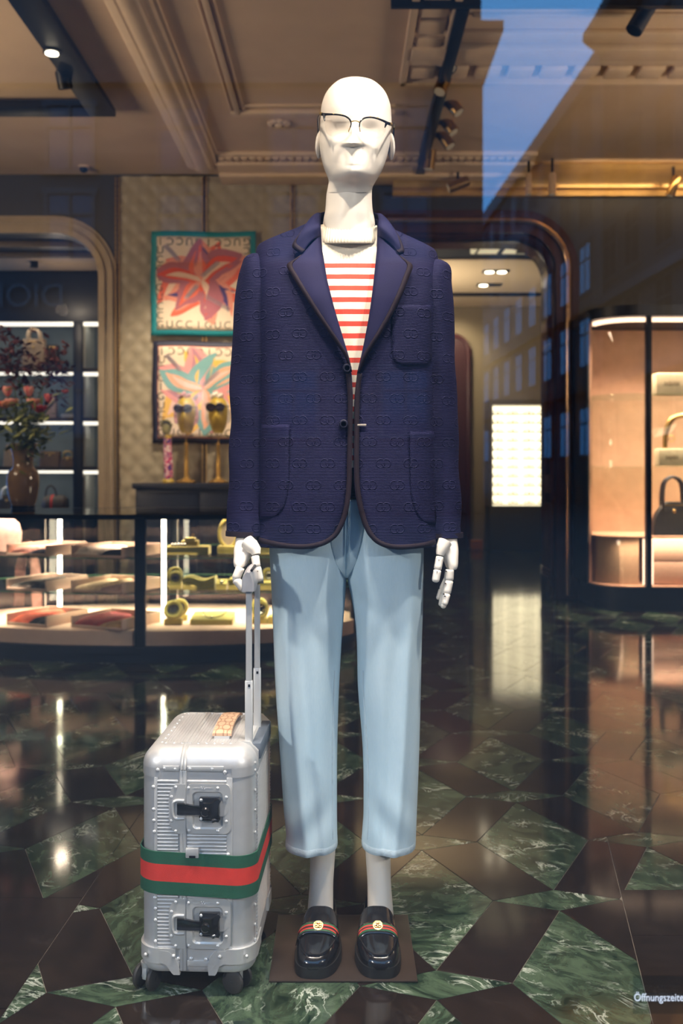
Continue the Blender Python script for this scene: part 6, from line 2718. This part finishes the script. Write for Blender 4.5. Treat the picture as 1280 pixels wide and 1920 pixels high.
def shades(x, D, zp_, py, label, m, r=.032):
    t = thing('sunglasses', label, 'sunglasses', (x, D - .095, zp_(py)))
    for s_ in (-1, 1):
        bm = nb()
        c = Vector((x - .012 + s_ * .037, D - .098, zp_(py)))
        loft(bm, [[c + Vector((r * math.cos(a), dy, r * .9 * math.sin(a))) for a in np.linspace(0, 2 * PI, 21)[:-1]] for dy in (-.006, .006)])
        obj('lens', bm, mat('dark_lens', (.02, .012, .01), .12), t)
        bm = nb()
        tube(bm, [c + Vector((r * 1.04 * math.cos(a), 0, r * .94 * math.sin(a))) for a in np.linspace(0, 2 * PI, 21)[:-1]], .006, 6, True)
        obj('rim', bm, m, t)
        bm = nb()
        tube(bm, [c + Vector((s_ * r, 0, .01)), Vector((x + s_ * .088, D - .02, zp_(py) + .01))], .004, 6)
        obj('temple', bm, m, t)
    bm = nb()
    tube(bm, [(x - .012 - .012, D - .1, zp_(py) + .01), (x - .012, D - .104, zp_(py) + .015), (x, D - .1, zp_(py) + .01)], .005, 6)
    obj('bridge', bm, m, t)


a_ = head_stand(349, 'mustard display head on ochre stand nearest the hand-shaped stand', 'pink and white silk headband tied on the mustard head', mat('pink_white_silk', (.72, .34, .36), .6, var=.6, vscale=18), 1)
shades(*a_, 767, 'round brown sunglasses on the mustard head with pink headband', mat('brown_rim', (.06, .02, .015), .3))
b_ = head_stand(409, 'mustard display head on ochre stand beside the blazer sleeve', 'white silk headband tied on the mustard head beside the blazer', mat('white_silk_band', (.75, .66, .55), .6, var=.3, vscale=18), 2)
shades(*b_, 765, 'round black sunglasses on the mustard head with white headband', BLACKM)
# hand-shaped stand wrapped in a scarf
D = 7.9
x = kx(315, D)
zp_ = lambda py: H - (py - YH) * D / F
hs = thing('hand_stand', 'olive hand-shaped display stand on the navy console', 'display stand', (x, D, ZCON))
bm = nb()
lathe(bm, [(.048, .0006), (.050, .014), (.036, .03), (.030, .05), (.026, zp_(822) - ZCON), (.030, zp_(816) - ZCON)], (x, D, ZCON), 20)
obj('forearm', bm, YEL, hs)
bm = nb()
OLH = mat('olive_hand', (.20, .17, .04), .5)
ball(bm, (x - .012, D, zp_(804)), .04, 16, 12, s=(.95, .5, 1.2))
obj('hand', bm, OLH, hs)
for k, (dx, dz, ln_) in enumerate(((-.038, .02, .05), (-.018, .04, .055), (.004, .042, .05), (.022, .034, .042), (.036, .0, .045))):
    bm = nb()
    p0 = Vector((x - .012 + dx * .8, D, zp_(804) + dz * .7))
    tube(bm, smooth_path([p0, p0 + Vector((dx * .2, -.012, ln_ * .6)), p0 + Vector((dx * .25 + .01, -.03, ln_ * .75))], 5), [.011] * 9 + [.009, .004], 8)
    obj('finger', bm, OLH, hs)
bm = nb()
rings = []
for i in range(16):
    v = i / 15
    z = zp_(898) + (zp_(822) - zp_(898)) * v
    rr_ = .036 - .006 * v
    rings.append([Vector((x + (rr_ + .005 * math.sin(3 * a + 5 * v)) * math.cos(a), D + (rr_ + .005 * math.sin(3 * a + 5 * v)) * math.sin(a), z)) for a in np.linspace(0, 2 * PI, 19)[:-1]])
loft(bm, rings)
ms = bpy.data.materials.new('purple_print_silk')
ms.use_nodes = True
nt = ms.node_tree
nz = nt.nodes.new('ShaderNodeTexNoise')
nz.inputs['Scale'].default_value = 14
nz.inputs['Distortion'].default_value = 2
tcx = nt.nodes.new('ShaderNodeTexCoord')
nt.links.new(tcx.outputs['Object'], nz.inputs['Vector'])
rp = nt.nodes.new('ShaderNodeValToRGB')
rp.color_ramp.interpolation = 'CONSTANT'
els = rp.color_ramp.elements
els[0].color = (.05, .03, .20, 1)
els[1].position = .42
els[1].color = (.40, .02, .10, 1)
for p_, c_ in ((.50, (.70, .62, .58, 1)), (.56, (.50, .06, .14, 1)), (.64, (.06, .04, .22, 1))):
    e_ = els.new(p_)
    e_.color = c_
nt.links.new(nz.outputs['Fac'], rp.inputs[0])
nt.links.new(rp.outputs[0], nt.nodes['Principled BSDF'].inputs['Base Color'])
tag(obj('wrist_scarf', bm, ms), 'purple and pink print scarf wrapped round the hand-shaped stand', 'scarf')


# ------------------------------------------------------------------ two silk scarves on the quilted wall
def silk(name, label, x0, py0, py1, D, border, line, letters, pal, seed, wdt):
    z1, z0 = H - (py0 - YH) * D / F, H - (py1 - YH) * D / F
    x1 = x0 + wdt
    t = thing(name, label, 'scarf', ((x0 + x1) / 2, D, z0))
    hb = (z1 - z0)
    A = lambda u, v, off=0.0: Vector((x0 + wdt * u + .004 * math.sin(9 * v) * (1 - u), D - .004 * math.sin(6 * u + 3 * v) - off, z0 + hb * v + .006 * math.sin(7 * u) * (1 if v > .5 else .6)))

    def sheet(nm, u0, u1, v0, v1, off, m, th_=.002):
        bm = nb()
        n = 20
        gg = [[bm.verts.new(A(u0 + (u1 - u0) * i / n, v0 + (v1 - v0) * j / n, off)) for i in range(n + 1)] for j in range(n + 1)]
        for a, b in zip(gg, gg[1:]):
            for i in range(n):
                bm.faces.new((a[i], a[i + 1], b[i + 1], b[i]))
        return solidify(obj(nm, bm, m, t), th_, 0)
    sheet('border', 0, 1, 0, 1, 0, border)
    sheet('hairline', .050, .950, .050, .950, .0026, line)
    ground = sheet('ground', .056, .944, .056, .944, .0040, mat('cream_silk', (.78, .62, .44), .6, var=.03))
    # printed petals: broad curved shapes swirling out of the centre
    rnd = random.Random(seed)
    layers = [nb() for _ in pal]
    cu, cv = .49, .53
    k = 0

    def shape(i, pts, lay):
        off = .0062 + .0004 * lay
        c = A(sum(p[0] for p in pts) / len(pts), sum(p[1] for p in pts) / len(pts), off)
        pp = [A(min(.94, max(.06, p[0])), min(.94, max(.06, p[1])), off) for p in pts]
        vv = [layers[i].verts.new(p) for p in pp]
        try:
            layers[i].faces.new(vv)
        except ValueError:
            pass
    nP = 17
    for j in range(nP):
        a = 2 * PI * j / nP + .25 * rnd.uniform(-1, 1)
        L_ = rnd.uniform(.38, .50)
        wv = rnd.uniform(.08, .145)
        bend = rnd.uniform(-.5, .5)
        for lay, (k0, k1, ci_) in enumerate(((1.0, 1.0, j % 3), (.86, .55, (j + 1) % len(pal)), (.70, .25, (j + 2) % len(pal)))):
            l_, r_ = [], []
            for s in range(11):
                v = s / 10
                ang = a + bend * v * v
                cc = (cu + math.cos(ang) * L_ * k0 * v, cv + math.sin(ang) * L_ * k0 * v)
                w_ = wv * k1 * math.sin(PI * (.04 + .93 * v) ** .8) * (1 + .22 * math.sin(8 * v + j))
                nx_, ny_ = -math.sin(ang), math.cos(ang)
                l_.append((cc[0] + nx_ * w_, cc[1] + ny_ * w_))
                r_.append((cc[0] - nx_ * w_, cc[1] - ny_ * w_))
            shape(ci_, l_ + r_[::-1], lay + (j % 3) * 3)
    for i, (lb, m) in enumerate(zip(layers, pal)):
        bmesh.ops.triangulate(lb, faces=lb.faces[:])
        o = obj('printed_petals', lb, m, t, smooth=False)
        o['kind'] = 'stuff'
    # grey link chains crossing the print
    bm = nb()
    for (u0, v0, u1, v1) in ((.14, .85, .26, .72), (.34, .36, .44, .47), (.50, .58, .63, .70), (.52, .38, .74, .26)):
        for q_ in range(9):
            f = q_ / 8
            c = A(u0 + (u1 - u0) * f, v0 + (v1 - v0) * f, .0105)
            tube(bm, [c + Vector((.016 * math.cos(b), 0, .011 * math.sin(b))) for b in np.linspace(0, 2 * PI, 9)[:-1]], .0035, 4, True)
    o = obj('printed_chain', bm, mat('grey_print', (.36, .30, .33), .6), t)
    o['kind'] = 'stuff'
    # lettering round the edge: upright down the side, reading out on the other edges
    def put(ch, u, v, rot):
        p = A(u, v, .0062)
        text('lettering', ch, .088, p, (PI / 2, 0, 0) if rot == 0 else (PI / 2, PI, 0), letters, t, .0004)
    word = 'GUCCI'
    for i in range(10):
        ch = word[i % 5]
        u = .085 + i * .092
        put(ch, u, .098, 0)
        put(ch, .915 - i * .092, .902, 1)
    for i in range(1, 9):
        put(word[i % 5], .085, .902 - i * .0895, 0)
        put(word[i % 5], .915, .098 + i * .0895, 1)
    return t


DW = 8.13
TEAL, DKN = mat('teal_silk', (.01, .24, .27), .55), mat('midnight_silk', (.012, .012, .03), .55)
LTR1, LTR2 = mat('green_black_ink', (.03, .06, .05), .7), mat('black_ink', (.025, .022, .025), .7)
PC = lambda n, c: mat(n, c, .6, var=.05)
silk('silk_scarf', 'coral flower print silk scarf with teal border hung on the quilted wall', kx(283, DW), 434, 629, DW, TEAL, PC('pale_green_line', (.35, .45, .36)), LTR1,
     [PC('coral', (.78, .13, .06)), PC('salmon', (.80, .28, .18)), PC('dusty_rose', (.42, .12, .14)), PC('vermilion', (.72, .07, .015)), PC('pale_peach', (.80, .52, .36)), PC('violet', (.07, .035, .16))], 5, .855)
silk('silk_scarf', 'yellow, pink and turquoise flower print silk scarf with dark border', kx(286, DW), 640, 831, DW, DKN, PC('coral_line', (.55, .12, .08)), LTR2,
     [PC('sun_yellow', (.80, .47, .08)), PC('rose_pink', (.72, .30, .28)), PC('turquoise', (.18, .38, .36)), PC('light_peach', (.80, .40, .24)), PC('blush', (.80, .52, .42)), PC('mauve', (.45, .20, .24))], 11, .845)

# ------------------------------------------------------------------ lit vitrine at the right
VD0 = 7.40
vit = thing('vitrine', 'tall navy vitrine with curved glass corner, pink lining and lit shelves', 'vitrine', (2.7, 7.8, 0))
X0, X1, Y0, Y1, RC = kx(1108, 7.6), 3.75, VD0, 8.16, .30
PKL_ = mat('pink_linen_lining', (.58, .34, .24), .8, var=.08, vscale=12, bump=.2, bscale=300)


def vout(g, rr=RC):
    """Outline with a rounded front corner at the shop's side, counter-clockwise from the back."""
    pts = [(X1 - g, Y1 - g), (X0 + g, Y1 - g)]
    r = max(.02, rr - g)
    for k in range(13):
        a = PI + PI / 2 * k / 12
        pts.append((X0 + g + r + r * math.cos(a), Y0 + g + r + r * math.sin(a)))
    pts.append((X1 - g, Y0 + g))
    return pts


def vslab(nm, z0, z1, g, m, par=None):
    bm = nb()
    prism(bm, vout(g), z1 - z0, 'Z', z0)
    return obj(nm, bm, m, par or vit)


zt_ = lambda py: H - (py - YH) * VD0 / F
vslab('plinth', .0006, .178, .03, NAVYM)
vslab('cornice', zt_(593), zt_(572), -.02, NAVYM)
vslab('shelf_glass', zt_(738) - .004, zt_(738) + .004, .03, SHG)
vslab('shelf_glass', zt_(875) - .004, zt_(875) + .004, .03, SHG)
vslab('floor_panel', .1785, .186, .02, PKL_)
bm = nb()
box2(bm, (X0 + .035, Y1 - .05, .187), (X1 - .02, Y1 - .03, zt_(594)))
obj('back_lining', bm, PKL_, vit)
bm = nb()
box2(bm, (X0 + .012, Y0 + RC + .02, .187), (X0 + .034, Y1 - .03, zt_(594)))
obj('side_lining', bm, PKL_, vit)
bm = nb()
ol = vout(.004)
loft(bm, [[Vector((x, y, .187)) for x, y in ol[2:]], [Vector((x, y, zt_(594))) for x, y in ol[2:]]], False, False)
solidify(obj('curved_pane', bm, PANE, vit), .006, 0)
px_post = kx(1216.5, VD0)
bm = nb()
box2(bm, (px_post - .020, Y0 - .006, .178), (px_post + .020, Y0 + .05, zt_(593)), .003)
obj('post', bm, BLACKM, vit)
bm = nb()
box2(bm, (X0 - .01, Y0 + RC, .178), (X0 + .011, Y1, zt_(593)), .003)
obj('end_frame', bm, NAVYM, vit)
bm = nb()
ol, il = vout(.022), vout(.05)
rings = []
for p, q_ in zip(ol[3:], il[3:]):
    if not (px_post - .03 < p[0] < px_post + .03):
        rings.append([Vector((p[0], p[1], zt_(594) - .001)), Vector((p[0], p[1], zt_(594) - .030)), Vector((q_[0], q_[1], zt_(594) - .030)), Vector((q_[0], q_[1], zt_(594) - .001))])
loft(bm, rings)
VLED = mat('rose_led_light', (1, .7, .5), .5, emit=(1, .66, .46), estr=3.0)
obj('light_strip', bm, VLED, vit)
# lower compartment: curved inner cabinet and drawers
ZD = .545
bm = nb()
pts = [(px_post - .035, Y0 + .14), (px_post - .035, Y1 - .055), (X0 + .05, Y1 - .055), (X0 + .05, Y0 + .42), (X0 + .09, Y0 + .26), (X0 + .2, Y0 + .15)]
prism(bm, pts[::-1], ZD - .187, 'Z', .1865)
obj('curved_cabinet', bm, mat('rose_metal', (.50, .34, .22), .4, .3), vit)
vslab('counter_panel', ZD, ZD + .012, .035, PKL_)
for k in range(2):
    bm = nb()
    z0, z1 = .195 + k * .175, .195 + k * .175 + .168
    box2(bm, (px_post + .05, Y0 + .10, z0), (X1 - .06, Y1 - .06, z1), .006)
    d_ = obj('drawer', bm, mat('rose_lacquer', (.55, .36, .27), .5), vit)
    for xk in (2.62, 3.2):
        bm = nb()
        ball(bm, (xk, Y0 + .095, (z0 + z1) / 2), .014, 10, 8)
        obj('knob', bm, BRASS, d_)
bm = nb()
for x in (px_post - .036, px_post + .030):
    box2(bm, (x, Y0 + .02, .20), (x + .008, Y0 + .035, ZD - .004))
obj('edge_light', bm, VLED, vit)
for x, y, z, e_, sx_l, sy_l in ((2.75, 7.62, 2.10, 26, 1.5, .3), (2.75, 7.6, 1.60, 9, 1.5, .3), (2.75, 7.6, 1.06, 9, 1.5, .3), (2.75, 7.47, .535, 5, 1.4, .08)):
    area((x, y, z), (x, y + .12, 0), e_ * 1.5, sx_l, sy_l, (1, .72, .50), 110)
BLK = mat('ivory_block', (.72, .62, .44), .7)
INK = mat('dull_ink', (.30, .24, .16), .7)


def block(label, cx, z0, wd, hg, cy):
    t = thing('display_block', label, 'display block', (cx, cy, z0), 'ivory blocks in the vitrine')
    bm = nb()
    box2(bm, (cx - wd / 2, cy - .06, z0 + .0006), (cx + wd / 2, cy + .06, z0 + hg), .012)
    obj('block', bm, BLK, t)
    bm = nb()
    for k in range(9):
        box(bm, (cx - wd * .22 + wd * .055 * k, cy - .0605, z0 + hg * .5), (wd * .035, .002, .028 if k % 3 else .036), bev=.0005)
    obj('faded_inscription', bm, INK, t, kind='stuff')
    return t


block('ivory block with dark inscription on the upper glass shelf of the vitrine', kx(1256, 7.6), zt_(738) + .0045, .24, .165, 7.62)
block('ivory block carrying a golden arch on the lower glass shelf', kx(1256, 7.6), zt_(875) + .0045, .20, .135, 7.62)
ga = thing('golden_arch', 'curved golden arm-shaped holder on the ivory block', 'jewellery holder', (kx(1256, 7.6), 7.62, zt_(875) + .14))
bm = nb()
z0 = zt_(875) + .1405
x_ = kx(1246, 7.62)
pts = smooth_path([Vector((x_, 7.62, z0)), Vector((x_ + .005, 7.62, z0 + .10)), Vector((x_ + .03, 7.62, z0 + .19)), Vector((x_ + .07, 7.62, z0 + .235)), Vector((x_ + .16, 7.62, z0 + .255)), Vector((x_ + .26, 7.62, z0 + .25))], 6)
tube(bm, pts, [.019] * 8 + [.024] * 10 + [.02] * (len(pts) - 18), 12)
obj('arm', bm, BRASS, ga)
bm = nb()
tube(bm, [Vector((x_ + .045 + .022 * math.cos(a), 7.60, z0 + .075 + .022 * math.sin(a))) for a in np.linspace(0, 2 * PI, 17)[:-1]], .004, 6, True)
obj('ring', bm, GOLD, ga)
handbag('black_handbag', 'black leather handbag with arched handle on the vitrine counter', Vector((kx(1262, 7.6), 7.62, ZD + .0125)), .33, .255, .13, mat('black_bag_leather', (.012, .012, .016), .35), (.16, .19), None, .9, None, True)

# ------------------------------------------------------------------ far room: eyewear wall, dark red arch, orange box
ED = 13.45
ek = ED / F
ex, ez = (lambda px: (px - 640) * ek), (lambda py: H - (py - YH) * ek)
ew = thing('eyewear_cabinet', 'backlit wall cabinet with rows of spectacles in the far room', 'cabinet', (ex(970), ED + .1, 0))
bm = nb()
box2(bm, (ex(911), ED - .30, .0006), (ex(1030), ED + .14, ez(948)), .004)
obj('base', bm, mat('dark_olive_base', (.07, .062, .05), .5), ew)
bm = nb()
for a, b_ in (((ex(910), ez(762)), (ex(1031), ez(752))), ((ex(910), ez(948) + .0005), (ex(917), ez(762))), ((ex(1026), ez(948) + .0005), (ex(1031), ez(762)))):
    box2(bm, (a[0], ED - .30, a[1]), (b_[0], ED + .14, b_[1]))
obj('frame', bm, mat('bronze_frame', (.22, .17, .10), .4, .4), ew)
bm = nb()
box2(bm, (ex(917), ED - .02, ez(947.5)), (ex(1026), ED + .13, ez(762.5)))
obj('light_panel', bm, mat('eyewear_backlight', (1, .95, .8), .5, emit=(1, .88, .60), estr=2.6), ew)
nr = 11
ro = []
for i in range(nr):
    bm = nb()
    z = ez(777.5 + i * 16.6)
    box2(bm, (ex(917.5), ED - .22, z - .012), (ex(1025.5), ED - .03, z))
    obj('ledge', bm, mat('lit_glass_ledge', (.75, .68, .5), .3), ew)
FRM = mat('dark_tortoise', (.05, .03, .015), .4)
proto = None
ORD = ['first', 'second', 'third', 'fourth', 'fifth', 'sixth', 'seventh', 'eighth', 'ninth', 'tenth', 'eleventh']
COL = ['first column', 'second column', 'third column', 'fourth column']
cols_px = [930, 958, 988, 1014]
for i in range(nr):
    for j, px in enumerate(cols_px):
        lab = 'spectacles on the %s ledge from the top, %s of the eyewear cabinet' % (ORD[i], COL[j])
        loc = Vector((ex(px), ED - .13, ez(777.5 + i * 16.6) + .0008))
        if proto is None:
            proto = thing('spectacles', lab, 'eyeglasses', loc, 'spectacles on the eyewear cabinet')
            for s_ in (-1, 1):
                bm = nb()
                c = loc + Vector((s_ * .034, 0, .022))
                tube(bm, [c + Vector((.028 * math.cos(a), 0, .021 * math.sin(a))) for a in np.linspace(0, 2 * PI, 13)[:-1]], .0060, 6, True)
                obj('rim', bm, FRM, proto)
                bm = nb()
                tube(bm, [c + Vector((s_ * .029, 0, .006)), c + Vector((s_ * .033, .10, .0))], .0025, 5)
                obj('temple', bm, FRM, proto)
            bm = nb()
            tube(bm, [loc + Vector((-.008, 0, .026)), loc + Vector((0, 0, .029)), loc + Vector((.008, 0, .026))], .0028, 5)
            obj('bridge', bm, FRM, proto)
        else:
            copy_tree(proto, loc, None, lab)
da = thing('arched_panel', 'dark red round-topped panel on the far wall behind the blazer sleeve', 'wall panel', (ex(835), 13.5, 0))
bm = nb()
xr, xl_, zt2 = ex(879), ex(785), ez(628)
pl = arch_outline(xl_, xr, zt2, .22)
prism(bm, pl[::-1], .08, 'Y', 13.51)
obj('panel', bm, mat('oxblood_leather', (.045, .006, .008), .4, var=.1), da)
bm = nb()
tube(bm, [Vector((p[0], 13.50, max(.02, p[1]))) for p in pl], .03, 8)
obj('edge_roll', bm, mat('oxblood_edge', (.06, .010, .012), .4), da)
ob = thing('orange_box', 'small orange box on the floor by the far wall', 'box', (ex(890), 13.3, 0))
bm = nb()
box2(bm, (ex(879), 13.25, .0006), (ex(901), 13.38, .09), .006)
obj('box_base', bm, mat('orange_card', (.42, .13, .03), .6), ob)
bm = nb()
box2(bm, (ex(878.5), 13.245, .0905), (ex(901.5), 13.385, .13), .006)
obj('lid', bm, MATS['orange_card'], ob)
# recessed twin downlights of the far room
DLE = mat('downlight_glow', (1, .9, .7), .5, emit=(1, .86, .6), estr=12)
for x, y, lab in ((kx(929, 11.2), 11.2, 'twin downlight with two square lamps in the tan far ceiling, nearer one'), (kx(918, 11.95), 12.0, 'single lit downlight in the tan far ceiling, farther one')):
    t = thing('downlight', lab, 'ceiling light', (x, y, 3.30))
    bm = nb()
    box2(bm, (x - .15, y - .08, 3.290), (x + .15, y + .08, 3.2996), .003)
    obj('trim', bm, BLACKM, t)
    for s_ in ((-1, 1) if 'twin' in lab else (-1,)):
        bm = nb()
        cyl(bm, (x + s_ * .07, y, 3.2895), (x + s_ * .07, y, 3.282), .05, n=16)
        obj('lamp', bm, DLE, t)
for k, (x, y) in enumerate(((kx(914, 9.45), 9.3), (kx(907, 9.95), 9.75))):
    t = thing('downlight', ('round bright downlight beside the lit ceiling grid, nearer the arch', 'round bright downlight beside the lit ceiling grid, deeper in the room')[k], 'ceiling light', (x, y, 3.32))
    bm = nb()
    lathe(bm, [(.085, -.0004), (.085, -.012), (.06, -.012)], (x, y, 3.32), 20)
    obj('trim', bm, BLACKM, t)
    bm = nb()
    cyl(bm, (x, y, 3.306), (x, y, 3.298), .06, n=18)
    obj('lamp', bm, DLE, t)

# ------------------------------------------------------------------ ceiling fittings
SPB = mat('antique_brass_tube', (.42, .26, .10), .3, 1.0)


def spotlight(label, loc, d, L_, r, m=SPB, lit=True, group='spotlights on the ceiling track', stem=True, zt=3.40):
    loc = Vector(loc)
    d = Vector(d).normalized()
    t = thing('spotlight', label, 'spotlight', loc, group)
    bm = nb()
    cyl(bm, loc - d * L_ / 2, loc + d * L_ / 2, r, n=18)
    cyl(bm, loc - d * (L_ / 2 + .012), loc - d * L_ / 2, r * .8, n=18)
    obj('barrel', bm, m, t)
    bm = nb()
    cyl(bm, loc + d * (L_ / 2 - .002), loc + d * (L_ / 2 + .003), r * .82, n=16)
    obj('lens', bm, mat('dim_spot_lens', (.2, .15, .1), .3, emit=(1, .75, .45), estr=.12) if lit else BLACKM, t)
    if stem:
        bm = nb()
        cyl(bm, loc, (loc.x, loc.y, zt), .010, n=8)
        obj('stem', bm, BLACKM, t)
    return t


trk = thing('track_rail', 'black lighting track running along the ceiling above the mannequin', 'lighting track', (.6, 6, 3.45))
bm = nb()
box2(bm, (kx(850, 5.1) + .02, 5.13, 3.415), (kx(860, 5.1) + .06, 7.95, 3.488), .004)
obj('rail', bm, BLACKM, trk)
bm = nb()
box2(bm, (kx(733, 5.08), 5.08, 3.42), (3.2, 5.125, 3.488), .004)
obj('cross_rail', bm, BLACKM, trk)
tx = kx(855, 5.1) + .04
for k, (px, py, D, d, lab) in enumerate(((841, 124, 5.95, (.10, -.75, -.6), 'short dark-capped track spotlight, nearest the window of the row'), (832, 152, 6.1, (-.35, -.3, -.9), 'brass track spotlight second from the window, tilted inward'),
                                         (846, 194, 6.6, (.55, -.2, -.8), 'brass track spotlight tilted outward, third from the window'), (838, 231, 6.95, (.5, -.2, -.8), 'brass track spotlight tilted outward, fourth from the window'),
                                         (832, 258, 7.2, (.5, -.2, -.8), 'brass track spotlight tilted outward, fifth from the window'), (806, 296, 7.6, (-.12, .1, -1), 'brass track spotlight hanging straight, last of the row'))):
    p = P(px, py, D)
    spotlight(lab, p, d, .17 if k else .05, .042 if k else .045, SPB if k else NAVYM, True, 'spotlights on the ceiling track', True, 3.42)
spotlight('brass spotlight against the dark wall below the end of the track', P(858, 346, 7.9), (-.9, 0, -.35), .16, .042, SPB, True, 'spotlights on the ceiling track', True, 3.42)
spotlight('slim pale brass spotlight under the gilded cornice, inner of the pair', P(991, 346, 7.75), (0, 0, -1), .155, .024, mat('pale_brass', (.70, .50, .32), .4, .7), True, 'pair of slim spotlights under the cornice', True, 3.48)
spotlight('slim pale brass spotlight under the gilded cornice, outer of the pair', P(1035, 346, 7.75), (0, 0, -1), .155, .030, MATS['pale_brass'], True, 'pair of slim spotlights under the cornice', True, 3.48)
spotlight('dark cylinder spotlight hanging from the cross track near the window', P(1202, 33, 5.22), (-.5, -.1, -.85), .17, .045, NAVYM, False, None, True, 3.44)
spotlight('brass spotlight beside the right end of the gilded cornice', P(1262, 350, 7.9), (-.35, .1, -.9), .15, .036, SPB, True, None, True, 3.485)
fr_ = thing('ceiling_frame', 'black rectangular lighting frame hung under the pale ceiling', 'lighting frame', (-2.4, 5.5, 3.44))
FX0, FX1, FY1 = -1.67, -1.50, 6.62
bm = nb()
box2(bm, (FX0, 3.2, 3.40), (FX1, FY1, 3.45), .003)
obj('long_rail', bm, BLACKM, fr_)
bm = nb()
box2(bm, (-4.4, FY1 - .17, 3.40), (FX0 - .0005, FY1, 3.45), .003)
obj('end_rail', bm, BLACKM, fr_)
bm = nb()
box2(bm, (-4.6, 3.2, 3.40), (-4.41, FY1, 3.45), .003)
obj('long_rail', bm, BLACKM, fr_)
bm = nb()
for y in (4.2, 6.2):
    cyl(bm, (-1.585, y, 3.45), (-1.585, y, 3.49), .008, n=8)
    cyl(bm, (-4.5, y, 3.45), (-4.5, y, 3.49), .008, n=8)
obj('hanger', bm, BLACKM, fr_)
dl = thing('downlight', 'bright round downlight recessed in the black ceiling frame', 'ceiling light', (-1.625, 5.59, 3.40))
bm = nb()
lathe(bm, [(.050, -.0004), (.050, -.008), (.034, -.008)], (-1.625, 5.59, 3.40), 22)
obj('trim', bm, BLACKM, dl)
bm = nb()
cyl(bm, (-1.625, 5.59, 3.3915), (-1.625, 5.59, 3.386), .036, n=20)
obj('lamp', bm, DLE, dl)
spotlight('black cylinder spotlight under the corner of the black ceiling frame', P(120, 150, 6.0), (.12, .3, -.9), .10, .045, BLACKM, False, None, True, 3.41)
sd = thing('smoke_detector', 'small dark dome detector on the pale ceiling near the back wall', 'smoke detector', P(157, 311, 7.98))
c = P(157, 311, 7.98)
bm = nb()
lathe(bm, [(.045, -.0004), (.045, -.012), (.03, -.016)], (c.x, c.y, ZC), 20)
obj('mount', bm, PLASTER2, sd)
bm = nb()
ball(bm, (c.x, c.y, ZC - .022), .034, 16, 10, s=(1, 1, .9))
obj('dome', bm, BLACKM, sd)
sn = thing('niche_lamp', 'small black ceiling lamp in the shelving niche', 'ceiling light', (kx(64, 9.2), 9.2, 2.985))
bm = nb()
cyl(bm, (kx(64, 9.2), 9.2, 2.9845), (kx(64, 9.2), 9.2, 2.93), .035, n=16)
obj('barrel', bm, BLACKM, sn)
point((-2.6, 9.25, 2.55), 4, (1, .8, .58), .06)
